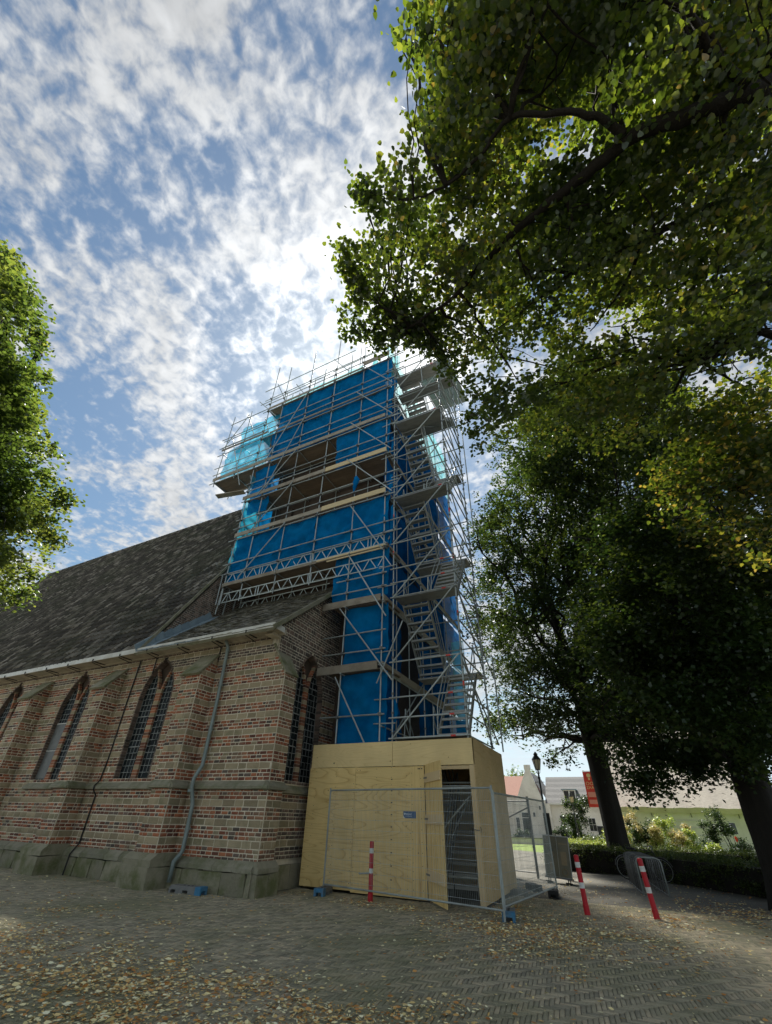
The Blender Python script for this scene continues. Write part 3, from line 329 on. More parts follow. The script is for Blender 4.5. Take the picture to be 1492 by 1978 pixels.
CL_FG2=[(2.92,8.21,9.11,0.18),(2.52,6.66,7.78,0.18),(2.94,6.56,7.29,0.51),(3.73,7.51,7.97,0.64),(3.74,6.97,7.14,0.46),(2.56,8.52,8.1,0.26),(2.87,8.46,8.06,0.65),(3.53,8.72,8.26,0.47),(3.33,7.29,7.1,0.75),(3.42,6.97,6.48,0.52),(2.69,8.73,7.93,0.46),(2.79,8.11,7.37,0.71),(3.3,7.9,7.02,0.77),(4.19,9.37,7.89,0.73),(4.45,9.16,7.22,0.25),(2.45,9.91,7.43,0.18),(3.01,10.51,7.62,0.29),(3.48,10.07,7.25,0.58),(3.02,7.81,6.03,0.53),(4.14,9.15,6.67,0.38),(3.1,9.94,6.81,0.18),(3.66,10.19,6.52,0.44),(3.14,7.72,5.17,0.37),(3.44,7.23,8.13,0.34),(4.26,8.18,8.88,0.36),(4.62,8.05,8.76,0.2),(3.09,7.68,8.28,0.47),(3.05,7.11,7.43,0.62),(3.6,7.02,7.35,0.48),(4.7,8.83,8.85,0.79),(2.24,7.49,7.38,0.18),(2.82,8.77,8.23,0.53),(3.35,8.49,8.11,0.52),(3.14,7.02,6.49,0.69),(4.31,8.32,7.38,0.24),(2.57,8.53,7.63,0.43),(3.59,9.72,8.14,0.61),(2.94,7.34,6.17,0.77),(3.96,8.31,6.83,0.42),(3.05,10.42,7.63,0.38),(3.45,10.29,7.25,0.42),(3.92,10.08,7.52,0.44),(3.38,7.92,5.86,0.54),(3.72,9.43,6.22,0.65),(3.73,8.5,5.73,0.18),(3.75,8.66,9.65,0.18),(4.35,8.67,9.39,0.38),(4.71,8.62,9.26,0.31),(2.58,6.87,7.63,0.32),(3.76,8.69,9.21,0.57),(3.72,8.07,8.24,0.78),(3.6,6.72,6.74,0.32),(2.84,8.91,8.96,0.18),(3.27,9.32,8.48,0.69),(3.4,8.23,7.73,0.41),(3.54,7.98,7.35,0.58),(4.54,8.66,7.75,0.25),(2.5,8.52,7.45,0.38),(2.73,7.77,7.02,0.71),(3.75,8.76,7.33,0.58),(3.74,7.97,6.76,0.6),(2.72,9.89,7.88,0.34),(3.14,9.22,6.94,0.6),(3.02,8.25,6.18,0.43),(4.13,9.66,6.99,0.63),(3.11,9.83,6.56,0.18),(3.48,10.12,6.52,0.26),(4.11,9.47,6.42,0.4),(2.89,7.96,5.06,0.18),(3.1,7.87,5.04,0.18)]
CL_M2=[(1.53,11.75,9.22,0.35),(2.39,11.02,8.51,0.54),(3.77,13.81,10.3,0.31),(5.39,16.31,11.12,0.57),(4.2,11.39,8.32,0.27),(1.63,15.94,11.38,0.88),(1.51,11.29,8.45,0.62),(2.36,11.88,8.69,0.79),(2.94,12.22,8.67,0.94),(4.2,14.12,9.16,1.18),(5.77,16.23,9.72,1.04),(5.9,14.2,8.98,0.73),(0.82,15.92,10.11,0.56),(1.93,16.74,10.53,0.72),(2.52,14.41,8.43,0.89),(3.22,15.18,8.57,1),(3.74,13.53,7.8,0.71),(5.36,16.63,9,0.91),(5.67,15.12,8,1.19),(6.35,15.66,8.18,0.45),(0.75,14.26,7.58,0.93),(2.14,16.59,8.33,0.82),(3.57,17.68,9.21,0.7),(3.17,12.28,6.53,1.19),(3.6,13.04,6.68,0.68),(5.82,17.17,7.9,1),(6.83,17.47,8.5,0.62),(-0.22,15.29,7.58,0.27),(0.75,11.82,6.02,0.99),(1.71,14.18,6.99,1),(2.3,12.42,5.98,0.98),(4.17,18.29,7.86,0.82),(3.44,12.29,5.99,0.72),(3.75,12.08,5.76,1.15),(5.44,15.05,6.43,0.52),(0.21,12.1,5.35,0.6),(0.47,12.21,5.16,0.87),(1.66,14.02,5.8,1.16),(2.84,15.71,5.89,1.17),(2.88,12.71,5.32,0.69),(3.97,15.97,6.11,0.73),(4.32,14.77,5.73,1.13),(4.68,13.26,4.92,0.27),(0.03,14.07,5,0.34),(0.74,13.55,4.65,0.61),(1.89,16.77,5.22,0.75),(2.88,16.77,5.55,0.77),(2.41,12.31,4.11,0.68),(4.03,15.76,5.18,0.9),(4.79,16.82,5.02,0.71),(0.63,18.99,4.74,0.43),(1.53,17.51,4.98,0.64),(1.84,12.35,3.64,0.69),(3.37,18.3,4.8,1.08),(3.79,15.84,4.59,0.72),(3.71,14.02,3.71,0.84),(2.61,19.65,4.09,0.46),(2.71,16.03,3.58,0.66),(3.37,15.61,3.36,0.94),(4.52,16.97,3.54,0.89),(2.5,13.49,2.8,0.32),(2.28,10.87,8.79,0.27),(4.35,14.98,11.23,0.27),(4.85,13.03,9.38,0.27),(0.57,14.7,10.68,0.27),(1.03,11.12,8.23,0.73),(1.95,10.84,7.92,0.65),(3.4,14.77,9.84,1.19),(4.86,16.61,10.97,0.74),(3.42,10.69,7.57,0.65),(5.51,14.16,9.4,0.51),(6.6,15.44,9.36,0.74),(0.84,14.38,9.46,0.6),(1.59,13.67,8.95,1.06),(3.49,17.02,9.77,1.19),(2.7,11.18,7.03,1.03),(4.59,14.79,8.78,0.66),(4.93,13.73,8.03,0.73),(5.27,13.48,7.41,0.8),(6.14,14.66,8.03,0.29),(0.33,13.94,7.95,0.27),(1.2,12.95,7.06,0.88),(2.12,11.37,6.76,0.96),(3.86,16.78,9.12,1.06),(4.77,17.32,8.99,0.73),(5.69,17.15,8.43,0.93),(4.98,14.03,6.84,0.79),(-0.1,13.17,6.57,0.28),(0.17,12.3,6.14,0.57),(1.29,12.54,5.96,1.09),(2.42,17.41,8.39,0.68),(3.07,15.02,6.59,0.85),(4.81,18.26,7.82,1.01),(5.26,17.34,7.92,1.05),(4.29,13.18,5.93,0.86),(5.39,14.23,6.57,0.35),(0.18,17.34,6.75,0.75),(0.84,12.78,5.43,0.61),(2.39,17.98,7.35,1.17),(1.96,12.36,5.29,0.65),(3.02,13.58,5.48,0.72),(3.25,13.66,5.38,0.63),(4,12.66,5.25,0.94),(4.95,14.61,5.62,0.6),(0.07,15.46,5.6,0.46),(1.19,18.91,6.19,0.69),(1.39,12.14,4.29,1.02),(2.87,17.24,5.71,0.75),(3.81,19.04,5.96,0.87),(4.59,16.56,5.37,1),(5.13,16.49,5.2,0.81),(0.01,14.82,4.39,0.27),(1.12,14.84,4.6,0.95),(1.57,14.16,4.51,1.06),(1.82,12.98,4.01,0.65),(3.35,15.4,4.41,0.64),(4.32,18.7,4.93,1.16),(3.78,13.44,3.95,0.93),(0.66,19.17,4.36,0.27),(1.85,19.03,4.3,0.4),(2.06,14.6,3.33,0.33),(3.07,16.36,4.02,0.79),(3.95,17.04,4.06,0.76),(3.45,13.22,3.18,0.8),(2.55,16.94,3.33,0.27),(3.56,18.69,3.19,0.34),(3.85,14.49,2.86,0.27),(2.43,14.13,10.66,0.53),(3.43,15.3,11.53,0.44),(4.01,14.73,10.56,0.59),(4.53,14.23,9.62,0.8),(5.87,16.07,10.47,0.74),(4.56,10.84,7.44,0.34),(1.33,16.44,11.32,1.03),(1.76,15.23,10.24,0.97),(2.39,13.06,8.34,1.11),(3.48,13.77,8.47,0.75),(4.42,15.05,9.37,0.65),(3.88,11.39,7.55,0.79),(5,13.09,7.75,1.13),(5.37,12.77,7.36,0.31),(1.42,16.38,9.48,0.7),(1.86,12.37,7.71,1.19),(2.79,18.09,9.54,0.64),(3.99,17.77,9.31,0.92),(4.79,15.98,8.61,0.64),(5.34,15.65,8.51,0.77),(4.47,12.44,6.88,0.9),(4.92,12.25,6.69,0.39),(0.38,14.49,7.64,0.55),(1,13.27,6.81,0.68),(2.38,16.68,8.41,0.93),(3.03,17.89,8.73,1.1),(4.26,18.38,8.08,1.07),(5.14,17.37,7.98,0.77),(5.63,16.85,7.27,1.18),(4.44,11.89,5.7,0.37),(-0.31,18.09,7.62,0.36),(0.23,15.31,6.8,0.85),(1.51,16.87,7.33,1.07),(2.39,16.44,7.08,0.94),(2.24,12.72,5.85,0.91),(3.46,15.86,6.41,0.68),(3.36,11.8,5.06,1.04),(5.67,17.83,6.65,0.97),(-0.03,15.35,5.7,0.38),(0.79,16.74,6.48,1.01),(1.46,14.13,5.2,0.96),(2.15,13.22,4.98,0.77),(3.29,16.73,6.07,0.83),(3.68,16.01,5.35,1.15),(3.56,12.12,4.81,1.15),(5.07,15.67,5.73,0.85),(0.73,18.72,5.61,0.95),(1.32,12.3,4,0.66),(2.46,15.11,4.7,1.12),(3.35,17.82,5.23,1.03),(4.16,18.11,5.4,0.97),(4.28,15.64,4.41,1.13),(4.53,14.4,4.31,0.33),(0.14,17.02,4.38,0.27),(1.03,14.61,3.61,0.27),(1.29,13.06,3.44,0.27),(2.78,15.78,3.8,0.72),(2.7,12.1,3.55,0.89),(4.02,15.72,3.61,0.62),(4.79,16.56,4.04,0.63),(3.26,17.77,3.63,0.83),(3.32,15.09,2.99,0.48),(3.14,12.59,2.95,0.64)]
CL_M3=[(3.3,15.32,21.01,0.48),(4.69,19.05,25.33,0.84),(5.19,17.08,22.42,0.36),(6.8,19.62,24.46,0.36),(1.54,18.94,24.6,0.5),(2.18,17.16,22.3,0.76),(3.17,16.26,20.91,1.24),(3.8,15.25,18.99,0.94),(4.92,15.3,18.17,1),(5.66,15.17,18.12,0.36),(7.74,19.67,22.91,0.36),(0.82,18.73,23.92,0.56),(1.37,13.39,16.81,1.09),(2.03,14.33,17.77,0.88),(2.92,14.42,16.6,0.97),(4.98,17.98,20.38,0.97),(4.67,14.52,16,1.1),(5.47,14.72,16.2,0.64),(5.78,14.53,16,0.36),(-1.49,19.31,22.11,0.52),(0.02,18.46,20.72,0.84),(0.67,17.68,20.77,1.34),(1.57,17.4,18.77,0.92),(2.84,15.77,17.2,0.99),(3.94,15.98,17.09,0.93),(5.06,17.92,17.84,0.94),(5.87,19.51,18.74,0.85),(6.06,16.29,15.48,0.87),(7.31,17.96,17.09,0.36),(-1.64,15.52,17.35,0.47),(-0.25,15.97,16.39,1.69),(0.32,18.45,18.67,1.22),(1.73,18.62,19.27,1.03),(2.82,17.28,16.66,1.55),(4.26,21.12,19.65,1.46),(5,21.39,19.23,1.48),(7.21,23,20.76,1.45),(6.37,17.5,15.73,1.19),(6.57,16.39,14.11,0.36),(-1.61,16.9,16.22,0.56),(-0,15.15,14.86,1.43),(0.44,16.22,15.15,1.26),(2.15,17.18,15.57,1.6),(3.9,21.88,18.84,1.02),(4.03,20.53,17.97,1.51),(4.54,17.99,15.65,1.03),(5.59,18.91,15.29,1.47),(7.25,20.92,16.13,1.29),(6.67,17.33,13.76,0.36),(-2.79,18.02,16.59,0.36),(-2.06,21.84,18.31,1.12),(-0.51,24.12,20.34,0.97),(0.98,19.31,16.35,0.84),(1.49,18.28,15.32,1.37),(2.7,20.82,16.89,1.28),(3.69,18.34,14.75,1.49),(4.42,16.81,13.28,1.59),(7.5,24.68,18.05,1.33),(5.63,16.14,12.44,0.79),(8.5,22.73,16.56,0.36),(-3.7,21.22,17.11,0.88),(-2.15,18.3,14.64,1.51),(-0.52,17.99,13.93,1.06),(0.3,20.09,15.32,0.82),(1.1,17.61,13.45,1.69),(2.35,19.21,13.5,1.41),(3.94,22.07,15.81,1.45),(4.13,19.09,13.34,1.04),(5.18,20.56,14.07,0.99),(5.61,20.19,13.15,1.6),(6.51,18.15,12.33,0.36),(-3.86,21.1,15.93,1.1),(-2.91,23.84,16.61,0.88),(-1.92,21.12,14.67,1.44),(-0.16,23.93,15.81,1.18),(1.2,21.83,14.33,1.54),(1.99,22.76,15.1,1.68),(2.38,18.13,12.19,1.39),(3.84,20.62,13.12,1.13),(5.15,21.58,13.7,0.93),(5.75,21.03,12.83,1.08),(7.15,21.88,13.25,0.48),(-5.73,25.33,16.13,0.64),(-3.45,21.48,13.98,1.37),(-2.23,19.57,12.89,1.19),(-1.34,26.5,16.45,1.36),(0.15,23.56,14.74,1.34),(1.61,23.37,14.34,1.52),(2.33,21.25,12.27,1.14),(3.61,25.11,13.89,1.29),(5.48,27.03,15.09,0.84),(6.24,25.29,13.94,1.67),(5.51,19.6,10.61,1.09),(5.58,17.82,9.55,0.36),(-4.95,20.22,12.7,0.36),(-3.49,23.35,13.71,1.58),(-2.27,22.77,12.62,1),(-1.37,20.99,11.69,1.43),(-0.28,20.22,11.05,1.42),(1.31,22.5,11.49,1.63),(1.74,20.97,11.23,1.15),(3.04,24.05,12.46,1.48),(4.41,25,11.98,1.47),(6.07,25.5,12.54,1.23),(6.39,24.99,11.88,0.84),(-6.85,26.78,13.85,0.49),(-4.6,20.93,10.79,1.01),(-2.74,18.37,9.74,1.06),(-1.71,19.79,9.76,1.26),(-1.1,26.64,13.12,1.68),(0.13,22.74,10.58,1.02),(1.39,26.2,11.63,0.94),(2.81,25.73,11.17,0.99),(3.51,26.34,12.22,1.29),(4.43,21.96,10.12,1.05),(5.92,25.78,10.83,1.25),(4.94,19.39,8.76,1.08),(-4.84,19.27,8.95,0.36),(-4.6,27.38,11.87,1),(-2.71,21.63,9.72,1.41),(-1.97,26.82,11.44,0.87),(-0.27,23.12,9.77,1.2),(0.56,26.21,11.16,1.09),(1.76,25.33,10.58,1.43),(2.97,23.27,9.81,1.17),(3.38,23.05,8.98,1.56),(5.59,27.53,10.75,0.85),(4.63,19.69,7.96,1.27),(7.34,27.91,9.87,0.37),(-3.35,22.8,8.33,1.43),(-2.2,23.47,8.68,1.64),(-1.71,28.65,10.1,0.85),(-0.53,21.95,8.6,1.67),(1.06,25.48,9.19,1.2),(2.24,28.87,10.1,1.47),(2.98,29.03,9.75,1.15),(3.74,24.59,8.9,1.13),(4.62,23.52,7.88,1.35),(5.71,24.2,8.05,0.97),(-4.92,28.44,8.54,1),(-3.02,27.68,9.2,0.86),(-1.12,22.65,7.42,1.11),(-0.73,21.62,7.12,0.83),(0.55,27.6,7.99,1.29),(1.21,22.13,6.98,1.22),(3.08,24.94,7.74,1.22),(4.35,28.88,8.77,1.6),(4.17,24.09,6.83,1.57),(6.5,29.33,8.68,1.13),(-5.04,22.05,5.91,0.36),(-5,24.27,6.29,0.79),(-3.76,26.07,7.02,1.28),(-2.2,28.56,7.48,1.42),(-0.79,22.95,6.56,1.05),(0.35,27.26,6.62,1.41),(0.77,20.39,5.96,1.2),(1.55,20.68,5.24,1.36),(3.46,28.17,7.27,1.54),(3.36,20.65,5.48,1.34),(5.67,28.06,6.42,1.18),(4.47,20.21,5.02,0.36),(-5.09,23.6,5.27,0.36),(-4.82,27.14,5.91,0.39),(-3.17,26.31,5.44,0.46),(-1.76,23.69,5.66,1.68),(-0.76,26.9,5.8,1.01),(0.36,25.46,5.72,1.26),(1.47,23.71,4.96,1.41),(2.08,21.43,4.87,0.81),(2.85,22.57,4.84,0.92),(3.74,21.83,5.04,1.25),(5.63,26.69,5.56,0.36),(-2.54,27.71,5.19,0.81),(0.33,28.06,4.67,0.36),(1.64,20.34,3.87,0.67),(3.34,29.19,4.35,0.44),(3.26,22.98,3.77,0.36),(5.29,29.47,4.83,0.36),(2.94,15.47,20.87,0.58),(4.93,17.27,23.34,0.36),(6.27,17.52,21.63,0.36),(1.68,18.7,24.98,0.36),(1.29,13.07,17.04,0.67),(2.24,13.47,16.89,0.91),(4.7,18.49,22.02,0.91),(5.8,19.47,22.19,1.57),(6.15,17.34,19.41,1.08),(5.98,14.99,16.61,0.36),(0.27,16.85,20.52,0.89),(1.43,20.67,24.48,1.25),(2.63,18.39,20.94,1.4),(2.77,15.07,17.69,1.19),(3.49,14.79,16.14,0.85),(4.55,14.14,15.8,1.03),(6.47,18.57,19.33,1.41),(0.13,14.95,16.74,1.59),(0.66,18.62,20.52,1.68),(2.84,21.74,22.88,1.33),(3.58,19.31,20.03,1.45),(4.64,19.57,19,0.87),(6.31,21.8,21.62,1.66),(6.6,19.24,18.77,1.37),(5.88,15.87,14.7,0.91),(7.25,18.84,16.88,0.75),(-2.29,18.74,20.07,0.36),(-1.67,21.35,21.25,1.05),(0.01,16.63,16.84,0.94),(1.22,21.74,21.05,1.29),(1.83,15.3,15.02,1.08),(2.91,15.89,14.9,1.6),(5.1,21.74,19,1.1),(4.99,18.63,16.86,0.85),(6.88,22.45,19.14,0.86),(7.88,21.99,18.94,1.23),(8.51,21.4,17.6,0.36),(-2.67,22.06,21.07,0.36),(-1.37,22.67,20.76,0.9),(-0.1,20.22,18.67,1.5),(1.4,22.25,19.44,1.12),(2.36,19.87,16.83,1.48),(3.24,22.07,18.52,1.43),(4.31,21.29,17.61,1.44),(5.04,17.48,14.61,1.4),(4.79,16.21,13.29,1.37),(6.14,16.84,13.64,0.76),(-2.9,17.32,15.01,0.5),(-1.57,20.56,17.88,0.87),(-0.53,19.26,15.97,0.87),(1.31,24.54,19.79,0.97),(2.02,23.28,18.54,1.59),(3.28,19.76,15.51,1.29),(4.56,23.6,16.98,1.25),(5.75,25.61,17.93,1.54),(7.32,24.91,17.28,1.48),(7.26,21.78,15.27,0.85),(-4.88,22.3,18.17,0.36),(-3.65,24.58,18.98,1.68),(-1.53,17.73,14.36,1.52),(-0.19,21.51,15.45,1.18),(1.44,24.29,17.44,1.32),(1.81,21.03,15.59,1.1),(3.61,21.1,15.05,1.47),(3.78,20.55,13.87,1),(5.14,23.16,15.29,1.3),(5.16,18.29,12.57,1.58),(5.82,18.38,11.93,0.89),(6.58,19.34,11.96,0.36),(-3.84,20.12,15.06,0.99),(-2.95,22.9,16.48,1.19),(-1.19,23.16,14.87,1.49),(0.14,22.71,15.46,1.49),(1.35,24.48,15.51,1.52),(2.96,26.63,16.86,1.59),(2.37,18.14,11.83,1.27),(3.67,20.74,12.89,1.32),(3.99,17.21,11.01,1.61),(4.84,18.02,10.79,0.86),(8.15,26.03,14.58,0.71),(-5.54,23,15.35,0.36),(-3.42,20.5,12.87,0.93),(-2.26,17.87,11.24,1.09),(-1.32,26.64,15.55,0.9),(-0.17,23.84,14.32,1.67),(1.07,25.53,13.97,0.99),(2.47,24.48,13.5,1.62),(3.17,26.38,14.19,0.8),(4.09,22.17,12.14,1.09),(5.51,26.22,13.89,1.51),(5.25,21.15,11.28,1.6),(6.32,20.08,10.67,0.36),(-5.99,22.37,12.56,0.36),(-3.97,19.34,11.53,0.92),(-3.35,23.13,12.95,1.26),(-1.42,18.63,10.31,1.17),(-0.21,24.63,13.4,1.62),(0.96,21.62,10.72,1.08),(1.68,24.76,13.02,1.23),(2.83,26.86,12.93,1.37),(3.11,18.64,9.58,1.03),(4.39,19.91,9.45,1.57),(5.18,21.7,10.72,0.96),(7.52,25.67,11.45,0.36),(-5.53,24.77,11.84,0.96),(-4.76,23.17,11.56,1.41),(-3.36,23.68,11.5,1.36),(-1.69,28.31,13.03,0.96),(-0.19,26.57,11.96,1.62),(0.85,23.02,10.11,0.98),(1.75,24.2,10.82,1.42),(2.77,19.84,9.33,1.02),(2.97,18.7,8.57,0.97),(4.15,21.58,9.34,1.56),(4.95,22.17,9.29,1.52),(5.4,20.42,8.37,0.54),(-5.18,22.92,9.71,0.36),(-4.31,26.98,10.84,1.64),(-2.82,20.39,8.52,1.4),(-1.68,21.63,9.2,0.91),(-0.5,22.76,8.94,0.96),(0.83,19.99,8.41,0.84),(1.97,26.3,9.65,1.32),(3.52,29.34,10.66,1.37),(3.67,26.18,9.36,1.16),(4.67,22.91,8.3,1.18),(5.71,26.09,9.12,1.39),(7.35,28.34,9.84,0.46),(-5.21,22.95,8.74,0.36),(-3.44,24.57,9.34,1.38),(-2.2,19.63,7.32,1.46),(-1.48,28.92,9.43,1.07),(-0.59,26.49,8.97,1.47),(0.98,27.77,9.44,1.34),(2.14,26.66,9.31,1.07),(3.24,23.9,7.68,0.99),(4,26.7,8.66,0.88),(4.84,23.91,7.93,1.33),(5.01,21.27,6.9,0.71),(-3.81,19.29,6.03,0.64),(-3.45,21.7,6.82,1.2),(-3.23,29.03,8.74,1.07),(-1.34,22.87,7.46,1.02),(-0.34,22.53,7.17,1.1),(0.77,26.32,7.69,1.38),(1.8,24.96,7.32,1.39),(2.91,28.14,7.4,1.56),(3.72,25.87,7.56,1.58),(4.73,25.65,6.88,0.8),(5.4,23.11,6.19,0.36),(-4.91,20.48,5.42,0.36),(-3.52,19.6,5.28,0.91),(-3.52,24.81,6.4,1.11),(-2.03,22.91,5.74,1.49),(-0.91,23.07,6.23,1.65),(0.31,20.8,5.57,1.42),(1.4,23.54,6.18,1.53),(2.33,26.27,5.91,0.96),(3.83,30.32,6.76,1.08),(4.12,27.17,6.08,0.92),(4.72,24.13,5.42,0.9),(-4.63,26.45,5.61,0.36),(-3.77,28.65,5.8,0.36),(-2.63,25.69,5.34,0.86),(-1.28,28.77,5.8,1.29),(-0.46,21.63,4.47,0.59),(1.4,30.33,6.31,1),(2.14,25.58,5.06,1.56),(2.85,27.8,4.99,1.24),(2.92,20.2,4.13,0.97),(5.24,29.49,5.36,0.89),(-2.78,25.84,4.38,0.36),(-1.45,21.93,3.96,0.36),(-0.12,21.9,4.04,0.36),(1.79,24.28,4.09,0.49),(2.37,22.4,3.96,0.76),(3.6,29.09,4.56,0.66),(2.29,14.67,20.33,0.36),(2.94,14.42,19.75,0.48),(3.57,13.35,18.45,0.36),(5.2,16.29,20.63,0.42),(0.73,14.87,19.45,0.38),(1.81,13.04,17.08,0.78),(2.31,13,16.99,0.96),(3.87,15.06,18.42,0.94),(5.01,15.39,18.3,0.94),(6.12,17.44,19.59,1.04),(7.49,19.59,21.5,0.53),(0.57,20.34,23.94,1.27),(2.16,19.66,23.95,0.97),(2.37,18.32,21.53,1.04),(3.32,18.24,20.28,1.2),(5.55,20.94,22.45,1.15),(5.65,18.66,20.7,1.09),(6.32,18.62,19.58,1.62),(8.37,20.97,21.47,0.36),(-0.32,14.18,16.82,0.81),(0.79,19.1,20.53,0.83),(1.85,14.34,15.89,1.07),(2.8,19.64,20.78,1.26),(3.81,18.51,18.27,1.66),(5.88,21.31,21,0.99),(5.25,17.68,16.88,1.22),(6.95,19.32,17.7,1.37),(8.07,19.68,17.93,0.36),(-2.3,19.72,20.52,0.36),(-0.62,15.78,17.03,1.26),(0.8,15.55,15.93,1.24),(2.09,23.25,21.84,1.26),(2.21,14.89,14.88,0.82),(3.59,18.24,17.41,1.55),(5.49,20.74,18.09,1.68),(5.92,18.26,16.36,1.68),(6.34,17.2,15.09,1.09),(6.32,17.15,14.35,0.89),(-2.56,20.19,19.09,0.36),(-0.58,20.72,19.24,1.54),(0.58,15.98,14.63,1.23),(1.57,17.09,15.08,1.49),(2.47,16.68,15.06,1.31),(4.09,22.69,19.78,1.63),(6.1,23.9,19.67,0.87),(5.87,20.08,16.36,1.68),(7.39,22.08,17.45,1.17),(9,23.96,18.85,0.76),(-3.36,23.44,20.31,0.76),(-1.43,17.13,15.14,1.29),(0.41,21.6,18.35,1.12),(0.55,18.8,15.09,0.81),(1.61,17.83,14.07,1.7),(3.68,23.71,17.66,1.48),(5.2,23.89,18.25,0.87),(5.62,23.43,16.65,1.04),(5.25,16.99,12.39,1.29),(5.59,17.19,12.19,1.01),(6.45,17.6,12.47,0.36),(-3.22,16.37,13.59,0.39),(-3.04,23.8,18.76,1.01),(-0.98,16.88,12.72,1.22),(-0.44,25.38,18.48,0.83),(1.2,20.11,14.77,1.42),(1.57,16.89,12.83,0.84),(3.92,23.21,16.4,1.2),(3.84,18.11,12.85,0.99),(4.97,20.41,14.29,1.21),(6.97,24.71,15.67,1.01),(8.32,25.57,15.56,0.76),(-3.66,17.98,13.48,0.75),(-3.91,24.7,17.88,1.59),(-2.73,25.52,17.08,1.55),(-0.85,18.45,12.35,0.94),(0.48,21.82,14,1.58),(1.38,24.38,15.14,1.64),(2.66,21.83,14.29,0.98),(4.79,26.55,15.86,1.03),(5.16,23.9,13.84,1.02),(6.61,23.94,14.11,1.09),(7.73,25.51,14.08,0.96),(-4.77,19.17,12.31,0.36),(-4.05,22.69,13.92,0.91),(-2.97,22.69,14.55,1.35),(-1.09,20.61,12.45,1.23),(0.41,26.05,14.57,1.04),(1.18,17.97,10.32,0.85),(1.98,22.64,12.58,1.31),(3.39,23.75,13.69,1.57),(3.51,18.08,10.03,1.11),(5.58,22.99,11.91,1.25),(7.82,27.05,14.38,1.36),(7.5,23.63,12.31,0.36),(-6.3,25.64,14.82,0.36),(-5.03,26.87,15.31,1.68),(-2.25,19.79,11.2,0.85),(-2.11,24.38,13.03,1.62),(-0.9,27.53,13.81,1.52),(0.95,22.91,12.18,1.54),(2.01,26.92,13.12,1.45),(2.13,18.65,9.62,0.94),(3.52,22.02,11.32,0.99),(4.16,20,9.99,0.97),(7.46,27.52,13.13,1.17),(5.47,19.05,8.97,0.36),(-6.95,25.44,13.15,0.36),(-4.79,26.87,12.58,1.36),(-3.45,27.28,12.64,1.66),(-2.98,28.62,12.82,1.17),(-0.72,26.86,11.94,0.9),(0.92,25.81,12,1.08),(1.61,19.58,9.3,1.2),(3.16,28.41,12.82,1.66),(3.94,25.09,10.57,1.14),(3.71,18.61,8.63,1.54),(5.41,22.9,9.72,1.48),(7.21,25.89,10.48,0.36),(-4.61,21.2,9.45,0.56),(-3.49,19.24,9.02,1.23),(-3.47,23.61,9.64,1.65),(-1.76,23.03,9.69,1.02),(-0.37,23.88,9.94,0.9),(1.06,26.31,10.96,1.02),(1.53,28.25,11.01,1.22),(2.67,26.43,10.36,1.7),(2.8,19.76,7.89,1.2),(5.17,25.28,9.35,1.16),(5.8,24.35,8.98,1.27),(5.81,21.3,8.18,0.36),(-4.58,27.86,9.78,1.44),(-3.02,27.85,10.36,0.83),(-1.16,20.61,7.88,1.25),(-0.63,24.65,8.39,1.61),(0.29,22.23,8.37,1),(1.7,28.08,9,1.32),(2.38,26.67,8.88,1.45),(3.34,25,8.67,1.33),(5.16,26.81,8.29,1.21),(4.73,20.69,7.03,1.01),(5.3,20.17,6.99,0.36),(-4.92,22.23,7.65,0.36),(-4.15,26.73,8.63,1.37),(-2.55,24.78,7.74,1.14),(-0.88,19.72,6.47,0.86),(-0.64,26.01,7.49,1.35),(0.86,25.74,7.58,1.04),(1.72,23.8,7.45,1.43),(3.08,23.96,7.31,0.87),(3.76,23.98,6.53,1.31),(4.83,23.92,7.03,1.2),(5.77,25.45,7.16,0.86),(-5.57,28.16,6.8,1.22),(-2.82,20.46,5.72,0.89),(-1.89,22.07,6.12,0.92),(-1.74,25.7,6.97,1.27),(-0.2,23.87,5.81,1.11),(0.61,24.13,6.1,1.62),(2.15,29.12,7.15,1.31),(2.66,23.51,6.14,1.24),(3.04,19.6,4.92,0.92),(3.98,22.13,5.65,1.58),(4.87,20.88,5.47,0.36),(-5.72,25.96,5.72,0.36),(-2.98,21.65,4.87,0.36),(-2.09,30.15,6.55,0.99),(-1.04,30.02,6.13,1.15),(0.08,25.31,5.55,0.94),(0.91,20.23,4.42,0.89),(1.92,21.11,4.51,0.85),(2.35,22.09,4.38,1.33),(4.22,25.06,5.41,0.97),(4.32,25.12,4.76,0.83),(-2.73,28.1,4.9,0.43),(0.4,20.61,3.94,0.36),(1.46,27.78,4.4,0.36),(3.43,30.45,4.81,0.97),(3.98,28.44,4.84,0.97),(4.84,26.87,4.65,0.36)]
